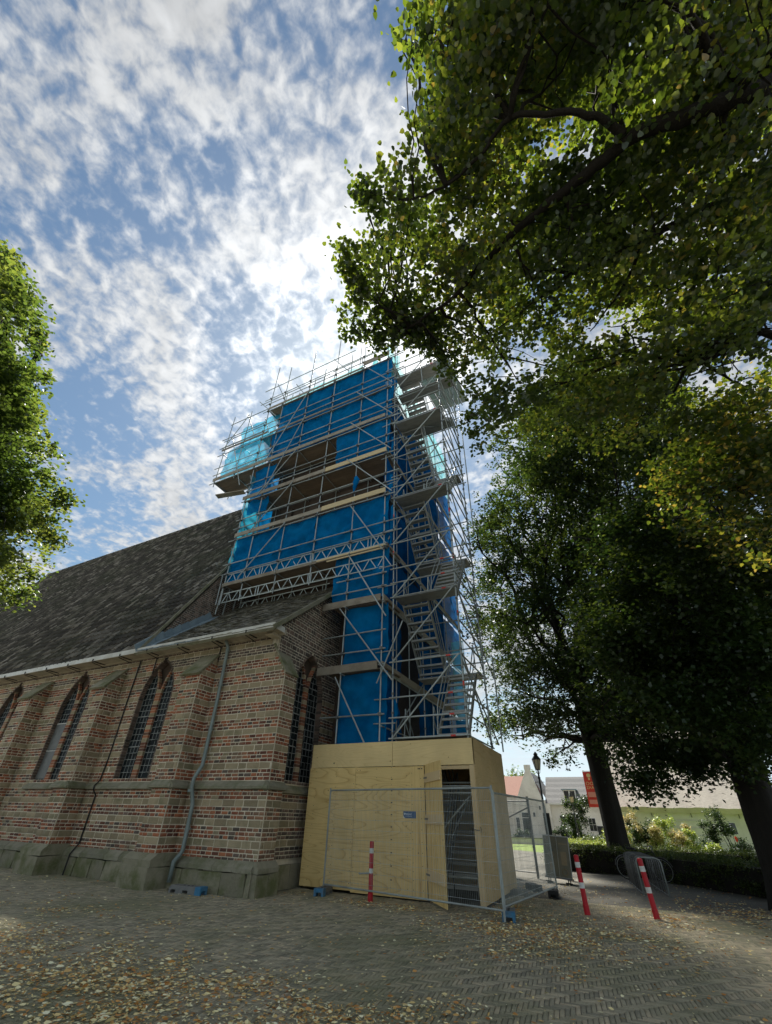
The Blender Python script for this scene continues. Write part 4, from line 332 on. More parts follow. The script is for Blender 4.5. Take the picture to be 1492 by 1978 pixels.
CL_SP=[(3.66,16.97,4.09,0.16),(0.2,17.69,3.91,0.16),(0.58,17.19,3.87,0.16),(1.58,19.44,4.19,0.16),(1.72,18.1,3.92,0.2),(2.37,18.9,4.11,0.17),(2.42,18.11,3.87,0.37),(2.87,18.47,4.09,0.25),(3.41,17.72,4.06,0.31),(3.2,15.84,3.64,0.16),(0.23,17.97,3.51,0.3),(0.76,18.11,3.78,0.32),(1.02,15.56,3.4,0.4),(1.47,17.82,3.7,0.43),(1.86,18.37,3.63,0.52),(2.58,19.37,3.71,0.51),(2.23,15.42,3.24,0.46),(2.96,17.76,3.69,0.56),(3.38,17.98,3.66,0.16),(0.12,16.07,2.94,0.17),(0.56,18.91,3.32,0.54),(1.2,19.43,3.31,0.56),(1.14,14.97,3.04,0.43),(1.51,16.1,3.03,0.5),(1.87,16.37,3.14,0.55),(2.56,18.36,3.1,0.52),(2.54,15.77,3.07,0.3),(0.13,18.52,2.99,0.19),(0.54,16.53,2.68,0.43),(0.89,16.9,2.9,0.37),(1.01,15.03,2.57,0.5),(1.81,18.24,2.85,0.52),(2.2,19.12,3.01,0.53),(2.37,18.49,2.71,0.2),(0.51,15.62,2.33,0.16),(0.87,18.68,2.54,0.3),(1.39,18.33,2.46,0.16),(2.99,18.75,4.27,0.16),(3.11,17.53,4.19,0.16),(3.88,17.74,4.33,0.16),(0.26,18.46,3.97,0.16),(1.01,15.21,3.63,0.16),(1.58,19.46,4.08,0.22),(1.85,16.59,3.68,0.27),(2.66,19.59,4.29,0.16),(2.84,18.62,3.99,0.41),(2.92,17.46,3.75,0.47),(3.21,16.7,3.76,0.32),(0.02,17.52,3.68,0.16),(0.39,15.25,3.39,0.32),(0.85,17.92,3.5,0.38),(1.29,18.07,3.57,0.46),(1.47,15.21,3.38,0.4),(2.11,17.42,3.4,0.54),(1.96,15.09,3.14,0.5),(2.88,18.22,3.58,0.54),(2.67,14.97,3.17,0.17),(0.2,17.45,3.25,0.27),(0.62,15.08,2.85,0.48),(1.02,15.14,2.81,0.43),(1.26,15.69,3.05,0.41),(1.92,19.61,3.35,0.57),(2.03,16.06,2.88,0.49),(2.12,15,2.93,0.53),(2.83,17.29,3.16,0.21),(0.04,16.63,2.67,0.16),(0.62,18.11,2.85,0.5),(0.83,15.32,2.62,0.58),(1.14,16.96,2.81,0.58),(1.47,15.32,2.64,0.41),(2.24,19.63,2.72,0.21),(2.16,15.15,2.64,0.16),(0.6,17.25,2.5,0.25),(1.32,15.93,2.37,0.16)]
CL_LT=[(-11.68,-0.77,13.41,0.23),(-11.56,-1.02,11.05,0.23),(-11.51,-0.89,11.75,0.28),(-11.84,-0.36,12.4,0.63),(-9.98,0.08,11.32,0.87),(-9.72,0.12,11.78,0.23),(-13.29,-1.12,11.48,0.23),(-12.34,-0.34,11.04,0.92),(-12.58,-0.03,12.04,0.87),(-11.8,0.17,12.22,0.86),(-10.36,0.41,11.67,0.69),(-10.5,0.98,12.07,0.23),(-11.23,-0.61,9.31,0.42),(-12.24,-0.44,9.81,0.81),(-12.88,-0.05,11.23,0.75),(-11.74,0.25,11.04,0.98),(-10.66,0.58,10.39,0.66),(-11.43,0.84,11.48,0.59),(-11.22,1.26,11.76,0.51),(-11.24,-0.44,8.54,0.23),(-13.84,0.12,10.3,0.63),(-12.34,0.4,9.77,0.78),(-11.68,0.39,10.06,0.59),(-12.06,0.97,10.92,0.6),(-12.96,1.61,11.65,0.77),(-14.86,-0.17,9.82,0.34),(-12.92,-0.02,9.17,0.85),(-11.77,0.58,8.41,0.99),(-14.1,1.13,10.96,0.55),(-13.02,1.31,10.39,0.78),(-11.72,1.54,9.8,0.9),(-13.36,2.57,11.51,0.35),(-14.29,0.17,8.56,0.29),(-13.25,0.46,8.18,0.62),(-13.76,0.78,8.9,0.59),(-14.43,1.08,9.63,0.62),(-13.32,1.59,9.81,0.62),(-14.06,2.07,9.95,0.72),(-12.35,2.36,10.37,0.6),(-11.65,2.43,10.15,0.23),(-12.85,0.33,7.45,0.31),(-14.43,0.8,8.39,0.52),(-11.7,0.82,7.26,0.78),(-11.67,1.54,7.57,0.77),(-14.26,2.32,9.26,0.59),(-11.51,2.17,8.22,0.91),(-12.34,2.62,9.01,0.65),(-10.83,2.77,8.52,0.23),(-12.91,1.09,6.69,0.95),(-14.35,1.51,7.93,0.98),(-13.46,2.04,7.64,0.51),(-14.57,2.27,8.68,0.63),(-12.93,2.8,8.07,0.83),(-12.91,3.35,8.6,0.92),(-13.75,4.14,9.53,0.67),(-14.79,1.29,6.85,0.42),(-15.2,1.62,7.51,0.58),(-12.05,1.82,6.15,0.64),(-14.5,2.26,7.26,0.55),(-12.38,2.47,6.92,0.71),(-11.8,2.93,7.22,0.83),(-11.47,3.18,7.02,0.86),(-14.19,4.79,8.94,0.23),(-12.57,1.69,5.41,0.68),(-13.25,2.18,5.77,0.96),(-14.38,2.72,6.58,0.72),(-14.92,3.02,7.09,0.83),(-14.55,3.58,7.05,0.6),(-12.2,3.47,6.3,0.6),(-13.73,4.67,7.85,0.28),(-15.78,2.29,5.84,0.47),(-15.45,2.69,5.97,0.86),(-15.47,3.1,6.19,0.82),(-13.71,3.62,5.94,0.43),(-13.23,3.8,5.91,0.36),(-12.09,3.85,5.63,0.23),(-10.01,-0.61,10.25,0.63),(-12.22,-0.67,12.63,0.77),(-9.63,-0.28,11.35,0.48),(-9.57,0.08,11.62,0.23),(-10.45,-0.85,9.54,0.23),(-13.23,-0.71,11.67,0.52),(-12.71,-0.35,12.43,0.54),(-9.96,0.06,10.18,0.53),(-11.2,0.36,12.44,0.83),(-9.86,0.37,11.63,0.27),(-12.4,-0.69,10.39,0.67),(-12.23,-0.3,10.48,0.81),(-10.9,0.08,9.93,0.92),(-10.68,0.43,10.69,0.74),(-11.62,0.92,11.83,0.88),(-9.41,1,10.54,0.31),(-12.17,-0.44,9.05,0.23),(-12.31,-0.18,9.37,0.56),(-10.69,0.03,9.02,0.79),(-13.48,0.46,11.45,0.92),(-12.96,0.96,11.85,0.7),(-12.71,1.16,12.01,0.62),(-10,1.45,10.06,0.23),(-12.3,-0.07,8.61,0.59),(-11.53,0.33,8.5,0.57),(-12.86,0.57,10.06,0.68),(-11.77,0.92,9.27,0.96),(-13.47,1.72,11.4,0.65),(-11.28,1.79,10.43,0.69),(-14.69,0.29,9.06,0.8),(-14.42,0.47,9.49,0.67),(-14.1,0.98,9.53,0.97),(-11.83,0.99,8.74,0.82),(-11.95,1.48,9.38,0.85),(-12.64,1.87,10.34,0.54),(-11.73,2.26,10.34,0.31),(-15.42,0.57,8.33,0.53),(-15.43,0.84,8.64,0.62),(-13.17,0.85,7.9,0.81),(-13.23,1.26,8.46,0.51),(-11.9,1.58,8.47,0.89),(-14.54,2.26,9.94,0.78),(-13.27,2.6,10.08,0.95),(-12.53,3.18,10.15,0.25),(-15.04,0.93,7.49,0.36),(-14,1.14,7.41,0.53),(-13.41,1.51,7.49,0.63),(-15.12,2.05,8.43,0.99),(-12.02,2.04,7.59,0.71),(-14.66,2.78,9.09,0.91),(-11.37,2.79,8.37,0.65),(-11.4,3.05,8.57,0.33),(-15.74,1.33,7.25,0.44),(-15.64,1.8,7.33,0.8),(-14.22,1.74,7.06,0.89),(-13.86,2.35,7.48,0.82),(-11.75,2.2,6.95,0.93),(-13.36,3.16,8.31,0.84),(-13,3.76,7.94,0.65),(-11.72,3.95,7.58,0.26),(-13.49,1.35,6.08,0.31),(-12.97,1.8,5.93,0.61),(-15.61,2.95,7.07,0.57),(-12.63,2.47,6.56,0.91),(-14.86,3.54,7.7,0.71),(-12.75,3.8,7.33,0.77),(-14.03,4.92,7.8,0.23),(-13.32,1.8,5.22,0.23),(-14.4,2.42,5.59,0.77),(-14.07,2.75,5.64,0.55),(-15.28,3.43,6.63,0.91),(-12.1,3.2,5.68,0.65),(-13.27,4.18,6.64,0.5),(-13.67,4.88,6.7,0.23),(-13.68,3.52,5.66,0.23),(-11.02,-0.93,11.7,0.23),(-11.05,-0.44,13.28,0.23),(-11,-0.94,10.85,0.23),(-11.52,-0.6,11.6,0.95),(-10.99,-0.35,12.22,0.88),(-11.74,-0.11,13.17,0.54),(-13.6,-0.86,11.53,0.73),(-11.22,-0.4,10.2,0.83),(-10.77,-0.14,10.49,0.73),(-11.49,-0.15,11.58,0.72),(-11.94,0.46,12.73,0.78),(-9.41,0.43,10.93,0.43),(-13.86,-0.44,10.89,0.84),(-12.98,-0.23,10.64,0.89),(-11.35,-0.11,10.35,0.58),(-11.51,0.4,11.27,0.9),(-11.31,0.62,11.63,0.52),(-11.54,1.24,12.36,0.51),(-12,-0.18,8.95,0.61),(-12.26,0.01,9.38,0.87),(-11.94,0.16,9.67,0.89),(-11.2,0.61,9.43,0.77),(-11.23,0.97,10.64,0.7),(-12.09,1.51,11.23,0.81),(-13.61,-0.2,9.06,0.23),(-12.44,0.22,8.6,0.51),(-11.45,0.15,8.54,0.96),(-13.92,0.88,10.66,0.88),(-11.01,0.89,8.94,0.88),(-11.03,1.23,9.38,0.91),(-10.86,1.77,9.67,0.78),(-11.01,2.07,10.42,0.23),(-14.62,-0,8.91,0.23),(-12.34,0.57,7.87,0.82),(-12.11,0.59,8.05,0.96),(-12.32,0.94,8.5,0.52),(-13.94,1.52,9.68,0.54),(-11.23,1.56,9.06,0.99),(-11.31,2.31,9.58,0.49),(-14.69,0.37,8.11,0.23),(-15.31,0.93,8.76,0.6),(-13.51,0.86,8.23,0.79),(-14.38,1.43,9.04,0.85),(-11.86,1.44,8.27,0.77),(-11.92,2.11,8.87,0.83),(-13.63,2.89,9.55,0.66),(-11.27,2.73,9.23,0.41),(-13.14,0.65,6.76,0.23),(-13.34,0.97,7.49,0.7),(-12.02,1.08,6.99,0.71),(-13.78,1.9,7.73,0.67),(-13.15,2.09,8.11,0.93),(-14.37,2.99,9.5,0.59),(-11.23,2.91,8.06,0.71),(-12.46,3.69,8.58,0.71),(-15.87,1.3,7.35,0.42),(-13.11,1.15,6.59,0.57),(-14.69,1.97,7.6,0.96),(-14.02,2.22,7.47,1),(-14.21,2.71,7.81,0.95),(-11.95,2.85,7.36,0.94),(-12.13,3.27,7.33,0.95),(-12.79,4.16,7.86,0.65),(-14.97,1.51,6.52,0.31),(-13.67,1.88,6.45,0.63),(-13.1,2.26,6.5,0.91),(-12.89,2.68,6.47,0.77),(-11.85,2.75,6.29,0.89),(-12.26,3.48,7.07,0.87),(-14.07,4.58,7.92,0.5),(-16.02,2.47,6.02,0.79),(-13.23,2,5.56,0.69),(-14.83,2.82,6.36,0.92),(-12.36,2.96,5.51,0.6),(-12.88,3.65,6.13,0.74),(-13.44,4.42,6.61,0.55),(-13.21,2.17,4.7,0.23),(-15.86,3.34,5.79,0.23),(-14.48,3.14,5.54,0.23),(-14.24,3.71,5.72,0.23),(-12.19,-0.95,13.2,0.25),(-9.13,-0.52,10.87,0.23),(-10.69,-0.8,10.32,0.34),(-11.73,-0.76,11.19,0.66),(-10.81,-0.32,11.1,0.56),(-11.24,0.24,12.08,0.65),(-9.36,0.2,10.76,0.68),(-10.63,0.74,12.4,0.23),(-12.12,-0.72,10.06,0.44),(-11.26,-0.35,9.71,0.79),(-10.45,-0.37,9.7,0.94),(-11.03,0.05,11.07,0.65),(-10.69,0.59,10.73,0.56),(-9.67,0.58,10.56,0.81),(-11.95,-0.47,9.23,0.36),(-13.39,-0.42,10.43,0.73),(-13.27,-0.14,11,0.88),(-11.87,0.42,10.42,0.96),(-10.98,0.54,10.41,0.62),(-10.76,1.04,10.52,0.83),(-14.15,-0.46,10,0.23),(-14.13,0.13,10.04,0.84),(-13.6,0.22,10.49,0.95),(-13.32,0.49,10.66,0.75),(-10.76,0.81,9.06,0.83),(-11.02,1.13,10.16,0.97),(-11.52,1.91,10.57,0.62),(-12.87,-0.09,8.31,0.23),(-12.99,0.45,8.87,0.94),(-12.13,0.84,8.54,0.9),(-12.6,1.11,9.06,0.63),(-12.93,1.42,10.15,0.59),(-12.39,1.89,10.53,0.92),(-12.53,2.27,10.78,0.6),(-13.21,0.58,7.87,0.7),(-14.59,0.72,8.76,1),(-13.01,1.17,8.6,0.7),(-13.7,1.49,9.52,0.8),(-11.2,1.56,8.13,0.56),(-12.6,2.19,9.44,0.53),(-12.69,2.89,10.11,0.52),(-13.99,0.83,7.88,0.77),(-12.78,1.21,7.48,0.96),(-13.57,1.63,8.37,0.88),(-11.99,1.74,7.63,0.92),(-12.39,2.34,8.01,0.61),(-12.22,2.62,8.62,0.84),(-13.74,3.89,9.99,0.32),(-12.24,1.01,6.46,0.85),(-14.83,1.5,7.93,0.64),(-12.06,1.5,6.97,0.5),(-12.92,2.17,7.49,0.78),(-12.91,2.71,8.05,0.61),(-12.4,3,8.1,0.69),(-13.53,3.7,8.92,0.55),(-10.8,3.65,8.07,0.23),(-12.31,1.08,5.84,0.23),(-13.55,1.45,6.49,0.66),(-13.21,1.98,6.29,0.54),(-12.38,2.23,6.59,0.83),(-13.73,3.07,6.9,0.62),(-12.45,3.24,6.9,0.67),(-13.61,4.43,7.7,0.48),(-11.44,3.89,7.38,0.3),(-15.54,1.91,6.29,0.46),(-14.66,2.28,6.23,0.56),(-13.65,2.48,6.34,0.6),(-15.45,3.47,6.75,0.91),(-14.78,3.97,6.82,0.6),(-14.92,4.4,7.33,0.92),(-13.25,2.02,4.97,0.36),(-12.87,2.56,4.9,0.23),(-12.7,2.62,5.39,0.51),(-15.74,4.15,6.25,0.23),(-12.03,3.54,5.62,0.38),(-14.5,4.64,6.46,0.25)]
CL_ED=[(-2.7,3.59,10.08,0.22),(-2.38,3.59,10.29,0.3),(-2.84,4,10.09,0.22),(-2.35,4,10,0.32),(-2,3.86,10.16,0.35),(-1.96,4.27,9.86,0.3),(-1.68,4.54,9.89,0.28),(-1.37,4.93,9.84,0.28),(-2.36,4.38,10.04,0.2),(-2.25,3.34,10.31,0.3),(-2.43,3.04,10.38,0.25),(-2.28,2.82,10.38,0.22),(-1.69,4.05,10.03,0.4),(-1.38,4.36,9.93,0.4),(-1.05,5.25,9.57,0.24),(-0.9,5.61,9.34,0.16),(-0.79,5.97,9.21,0.2),(-1.1,5.86,9.25,0.12),(-1,6.26,9.07,0.22),(-1.26,5.22,9.68,0.14),(-1.58,2.16,10.4,0.22),(-1.59,2.33,10.36,0.2),(-0.19,0.76,10.57,0.2),(-0.2,1.07,10.53,0.22),(-1.02,6.7,8.95,0.2),(-1.25,6.84,8.78,0.12)]
CL_EL=[(-11.17,3.01,9.49,0.28),(-11.48,3.89,8.61,0.3),(-11.88,4.34,7.6,0.3),(-11.84,3.94,7.95,0.35),(-10.21,1.03,11.85,0.25),(-10.9,1.98,10.95,0.25),(-10.11,0.61,11.98,0.3),(-11.48,3.44,8.84,0.3),(-12.29,4.4,6.66,0.3),(-12.47,4.46,6.13,0.3),(-10.22,0.17,12.58,0.3),(-10.5,1.39,11.5,0.25),(-11.6,3.93,8.38,0.2)]
# ------------------------------------------------------------------ ground
def build_ground():
    m,nt,N,L=new_mat('ground surface'); out=N('ShaderNodeOutputMaterial'); bs=N('ShaderNodeBsdfPrincipled'); L(bs.outputs[0],out.inputs[0])
    ge=N('ShaderNodeNewGeometry'); mp=N('ShaderNodeMapping'); L(ge.outputs['Position'],mp.inputs[0]); mp.inputs['Rotation'].default_value=(0,0,R_(5))
    bt=N('ShaderNodeTexBrick'); L(mp.outputs[0],bt.inputs['Vector']); bt.inputs['Scale'].default_value=1; bt.inputs['Brick Width'].default_value=.2; bt.inputs['Row Height'].default_value=.052; bt.inputs['Mortar Size'].default_value=.004
    bt.inputs['Color1'].default_value=(.17,.165,.145,1); bt.inputs['Color2'].default_value=(.10,.10,.095,1); bt.inputs['Mortar'].default_value=(.13,.125,.09,1)
    n=N('ShaderNodeTexNoise'); L(ge.outputs['Position'],n.inputs['Vector']); n.inputs['Scale'].default_value=1.3; n.inputs['Detail'].default_value=8
    rp=ramp(N,[(.35,(.09,.09,.07)),(.6,(.16,.15,.115)),(.75,(.16,.165,.09))]); L(n.outputs['Fac'],rp.inputs[0])
    mx=N('ShaderNodeMix'); mx.data_type='RGBA'; mx.inputs[0].default_value=.35; L(bt.outputs['Color'],mx.inputs[6]); L(rp.outputs[0],mx.inputs[7])
    L(mx.outputs[2],bs.inputs['Base Color']); bs.inputs['Roughness'].default_value=.9
    n3=N('ShaderNodeTexNoise'); L(ge.outputs['Position'],n3.inputs['Vector']); n3.inputs['Scale'].default_value=30; bp=N('ShaderNodeBump'); L(n3.outputs['Fac'],bp.inputs['Height']); bp.inputs['Distance'].default_value=.02; bp.inputs['Strength'].default_value=.6; L(bp.outputs[0],bs.inputs['Normal'])
    g=B(); n=14
    xs=np.linspace(-1,1,n+1); xs=np.sign(xs)*np.abs(xs)**3*900
    V=[(x,y+10,-.010) for y in xs for x in xs]; F=[(j*(n+1)+i,j*(n+1)+i+1,(j+1)*(n+1)+i+1,(j+1)*(n+1)+i) for j in range(n) for i in range(n)]
    g.add(V,F); gr=g.build('ground',m,kind='structure')
    # clinker pavers in herringbone, real pieces with open joints
    L4,Wd=.205,.0512; ang=R_(6); ca,sa=math.cos(ang),math.sin(ang)
    items=[]
    for i in range(-480,260):
        for j in range(20,345):
            t=(i-j)%8
            if t==0: cx,cy,lx,ly=(i+2)*Wd,(j+.5)*Wd,4*Wd,Wd
            elif t==7: cx,cy,lx,ly=(i+.5)*Wd,(j+2)*Wd,Wd,4*Wd
            else: continue
            x=cx*ca-cy*sa; y=cx*sa+cy*ca
            if y<2.6 or y>14.2 or x<-21.5 or x>4.2: continue
            if y>9.6 and x<-8.2: continue
            if -8<x<-3.1 and y>11.8: continue
            # outside what the lens or a step beside it can see
            if x > 1.2+.30*(y-3.0)+1.2 or x < -6.8-1.9*(y-3.0): continue
            items.append((x,y,lx,ly))
    items.sort(key=lambda q:(q[0]+2)**2*.6+(q[1]-3.2)**2)
    near=[it for it in items if -5.5<it[0]<.8][:300]; ns=set(near); rest=[it for it in items if it not in ns]
    J=.0030
    def piece(x,y,lx,ly):
        hx,hy=lx/2-J,ly/2-J; z=random.gauss(0,.0018); tx,ty=random.gauss(0,.010),random.gauss(0,.010)
        a=ang+random.gauss(0,.012); c,s=math.cos(a),math.sin(a); b=.006
        V=[]
        for (k,zz) in ((0,-.03),(0,-.006),(b,0)):
            for sx,sy in ((-1,-1),(1,-1),(1,1),(-1,1)):
                u=sx*(hx-k); v=sy*(hy-k); V.append((x+u*c-v*s,y+u*s+v*c,z+zz+(u*tx+v*ty if zz>-.02 else 0)))
        return V
    PF=[(8,9,10,11)]+[(4+k,4+(k+1)%4,8+(k+1)%4,8+k) for k in range(4)]+[(k,(k+1)%4,4+(k+1)%4,4+k) for k in range(4)]
    V=[];
    for it in rest: V+=piece(*it)
    base=np.array(PF,dtype=np.int32); F=(base[None]+np.arange(len(rest),dtype=np.int32)[:,None,None]*12).reshape(-1,4)
    rn=np.repeat(RNG.random(len(rest)),9)
    put('paving',fast_mesh('paving',V,F,rn),M['paver'],gr,kind='stuff',label='grey brown clinker pavers laid in herringbone')
    x0,y0,lx,ly=0,0,L4,Wd
    hx,hy,b=lx/2-J,ly/2-J,.006; VV=[]
    for (k,zz) in ((0,-.03),(0,-.006),(b,0)):
        for sx,sy in ((-1,-1),(1,-1),(1,1),(-1,1)): VV.append((sx*(hx-k),sy*(hy-k),zz))
    me=fast_mesh('paver',VV,PF)
    for (x,y,lx,ly) in near:
        put('paver',me,M['paver'],gr,Matrix.Translation((x,y,random.gauss(0,.0018)))@Matrix.Rotation(ang+(0 if lx>ly else math.pi/2)+random.gauss(0,.012),4,'Z')@Matrix.Rotation(random.gauss(0,.01),4,'X'))
    return gr
ground=build_ground()

# ------------------------------------------------------------------ masonry engine
UNIT={}
def unit_box():
    if 'b' not in UNIT:
        b=.10; V=[]
        # a box with a chamfered front (-Y) face
        V=[(-.5,-.3,-.5),(.5,-.3,-.5),(.5,-.3,.5),(-.5,-.3,.5),(-.5,.5,-.5),(.5,.5,-.5),(.5,.5,.5),(-.5,.5,.5),(-.47,-.5,-.42),(.47,-.5,-.42),(.47,-.5,.42),(-.47,-.5,.42)]
        F=[(8,9,10,11),(0,1,9,8),(1,2,10,9),(2,3,11,10),(3,0,8,11),(0,4,5,1),(1,5,6,2),(2,6,7,3),(3,7,4,0)]
        UNIT['b']=(V,F)
    return UNIT['b']
class Masonry:
    """collects bricks on faces; face 'y': looks towards -Y, face 'x': looks towards +X"""
    def __init__(s): s.items=[]
    def add(s, face, u0,u1,z0,z1, d, kind, depth=.05):
        s.items.append((face,u0,u1,z0,z1,d,kind,depth))
    def mat(s,it):
        face,u0,u1,z0,z1,d,kind,dep=it
        p=random.uniform(.002,.009) if kind!=1 else random.uniform(.003,.013)
        T=Matrix.Diagonal(((u1-u0),dep,(z1-z0),1)); rot=Matrix.Rotation(random.gauss(0,.008),4,'Y')@Matrix.Rotation(random.gauss(0,.012),4,'Z')
        if face=='y': return Matrix.Translation(((u0+u1)/2,d-p+dep/2,(z0+z1)/2))@rot@T
        return Matrix.Translation((d+p-dep/2,(u0+u1)/2,(z0+z1)/2))@Matrix.Rotation(math.pi/2,4,'Z')@rot@T
    def score(s,it):
        face,u0,u1,z0,z1,d,kind,dep=it
        c=((u0+u1)/2,d,(z0+z1)/2) if face=='y' else (d,(u0+u1)/2,(z0+z1)/2)
        v=Vector(c)-Vector((0,0,1.6)); n=Vector((0,-1,0)) if face=='y' else Vector((1,0,0))
        return (u1-u0)*(z1-z0)*abs(v.normalized().dot(n))/v.length_squared
    def build(s, parent, mats, n_single, names=('brick','stone_block','brick')):
        its=sorted(s.items,key=s.score,reverse=True); V0,F0=unit_box(); singles=its[:n_single]; rest=its[n_single:]
        mes={}
        for it in singles:
            k=it[6]
            if k not in mes: mes[k]=fast_mesh(names[k],V0,F0)
            put(names[k],mes[k],mats[k],parent,s.mat(it))
        if rest:
            v0=np.array([(*v,1) for v in V0]); f0=np.array(F0,dtype=np.int32); n=len(v0)
            V=np.concatenate([(v0@np.array(s.mat(it)).T)[:,:3] for it in rest]); F=(f0[None]+np.arange(len(rest),dtype=np.int32)[:,None,None]*n).reshape(-1,4)
            rn=np.repeat(RNG.random(len(rest)),len(F0)); mi=np.repeat(np.array([it[6] for it in rest]),len(F0))
            put('brickwork',fast_mesh('brickwork',V,F,rn,mi),list(mats),parent,kind='stuff')
def sub_iv(ivs, a, b):
    o=[]
    for x,y in ivs:
        if b<=x or a>=y: o.append((x,y)); continue
        if a>x: o.append((x,a))
        if b<y: o.append((b,y))
    return o
CH=.090; RED=.0905; STN=.165; PERIOD=3*RED+STN
def courses(z0,z1,banded=True,phase=0.0):
    z=z0; i=int(phase)
    out=[]
    while z<z1-.02:
        k=0
        if banded and i%4==3: h=STN; k=1
        else: h=RED
        h=min(h,z1-z); out.append((z,z+h,k)); z+=h; i+=1
    return out
def lay(ms, core, face, d, cs, ivf, kindmap=None, lens=((.17,.26),(.28,.48)), joint=.014, header=.3):
    """one wall face: mortar core strips plus bricks course by course"""
    for (z0,z1,k) in cs:
        zc=(z0+z1)/2
        for (a,b) in ivf(zc):
            if b-a<.02: continue
            if face=='y': core.box(a,b,d,d+.02,z0,z1)
            else: core.box(d-.02,d,a,b,z0,z1)
            kk0=k if kindmap is None else kindmap(k,a,b,zc)
            lo,hi=lens[1] if kk0==1 else lens[0]
            u=a
            first=True
            while u<b-.015:
                l=random.uniform(lo,hi); kk=kk0
                if face=='y' and kk0!=2:
                    q=random.random(); far=min(.3,max(0,(-14-u)*.025))
                    if kk0==0 and q<.07+far: kk=1
                    elif kk0==0 and q>.86: kk=2
                if kk!=1 and random.random()<header: l=random.uniform(.09,.13)
                if first: l*=random.uniform(.45,1); first=False
                e=min(u+l,b)
                if b-e<.07: e=b
                wz=random.uniform(-.0015,.0015)
                ms.add(face,u+joint/2,e-joint/2,z0+joint/2+wz,z1-joint/2+wz,d,kk)
                u=e
def arch_half(W, spring, apex):
    H=apex-spring; r=(W*W+H*H)/(2*W)
    def f(z):
        if z<=spring: return W
        if z>=apex: return 0
        return max(0,(W-r)+math.sqrt(max(0,r*r-(z-spring)**2)))
    return f

# ------------------------------------------------------------------ church
church=thing('church',(-12,9.8,0),'brick and stone church with steep dark tiled roof, leaded pointed windows and white gutter','church')
WY=9.8         # front wall face
SX=-8.42       # side wall face
wins=[(-13.5,.83),(-18.1,.83),(-22.7,.83)]
SILL,SPR,APX=2.45,4.85,6.28
def front_iv(z, holes=True):
    right=-8.04 if z<5.15 else -8.04-(z-5.15)*.62
    ivs=[(-31.0,right)]
    if z>SILL:
        for c,w in wins:
            h=arch_half(w,SPR,APX)(z)
            if h>0.02: ivs=sub_iv(ivs,c-h,c+h)
    return ivs
ms=Masonry(); core=B()
frontwall=None
cs=courses(.62,6.40,True,0)
def fmap(k,a,b,z):
    if z>5.9 and random.random()<.5: return 1 if k==1 else 2
    return k
lay(ms,core,'y',WY,cs,front_iv,fmap)
# solid mass behind the faces, kept clear of the window recesses
for (a,b) in [(-31,-22.7-.83),(-22.7+.83,-18.1-.83),(-18.1+.83,-13.5-.83),(-13.5+.83,-8.6)]: core.box(a,b,WY+.025,WY+.8,0,6.38)
core.box(-31,-8.6,WY+.6,WY+.9,0,6.38)
for c,w in wins: core.box(c-w,c+w,WY+.025,WY+.8,0,SILL-.02)
# corner buttress and side wall
def side_iv(z):
    top=9.3+(z-6.28)/.84
    y0=max(WY+.02, top) if z>6.28 else WY+.02
    ivs=[(y0,14.2)]
    if z>SILL:
        h=arch_half(.83,SPR+.05,APX+.08)(z)
        if h>.02: ivs=sub_iv(ivs,11.62-h,11.62+h)
    return ivs
def smap(k,a,b,z):
    if z>5.0: return 2
    if k==0 and random.random()<.45: return 2
    return k
cs2=courses(.62,9.4,True,0)
lay(ms,core,'x',SX,[(a,b,(k if a<5 else 0)) for a,b,k in cs2],side_iv,smap)
core.box(SX-.3,SX-.025,WY+.05,11.62-.83,0,6.4); core.box(SX-.3,SX-.025,11.62+.83,14.2,0,6.4); core.box(SX-.9,SX-.6,WY+.05,14.2,0,6.3); core.box(SX-.6,SX-.025,10.79,12.45,0,SILL-.03)
core.add([(SX-.3,9.4,6.3),(SX-.3,14.2,6.3),(SX-.3,14.2,10.2),(SX-.025,9.4,6.3),(SX-.025,14.2,6.3),(SX-.025,14.2,10.2)],[(0,1,2),(3,5,4),(0,3,4,1),(0,2,5,3),(1,4,5,2)])
# the corner buttress runs out past the side wall
lay(ms,core,'x',-8.04,courses(.62,5.15,True,0),lambda z:[(WY+.02,10.42)],None)
core.box(SX,-8.07,WY+.02,10.40,0,5.12)
# other buttresses
BT=[(-11.62,-10.86),(-16.22,-15.46),(-20.82,-20.06),(-25.4,-24.7)]
stones=B()
for (a,b) in BT:
    cap=lambda z:9.2+(z-5.3)/.72*.58 if z>5.3 else 9.2
    c3=courses(.62,5.28,True,0)
    lay(ms,core,'y',9.2,c3,lambda z:[(a,b)])
    lay(ms,core,'x',b,courses(.62,6.0,True,0),lambda z:[(cap(z)+.02,WY)])
    core.box(a,b-.03,9.225,WY,0,5.28); core.add([(a,9.24,5.28),(a,WY,5.28),(a,WY,5.98),(b-.03,9.24,5.28),(b-.03,WY,5.28),(b-.03,WY,5.98)],[(0,2,1),(3,4,5),(0,3,5,2),(0,1,4,3)])
wall=core.build('front_wall',M['mortar'],church)
ms.build(wall,[M['brick'],M['tuff'],M['brick_grey']],300)
def slab(name,quad,th,mat,parent,label=None):
    """thick slab from four corners (counter-clockwise seen from outside)"""
    q=[Vector(p) for p in quad]; n=(q[1]-q[0]).cross(q[3]-q[0]).normalized()*th
    V=[p for p in q]+[p+n for p in q]
    return put(name,fast_mesh(name,V,BOXF),mat,parent,label=label)
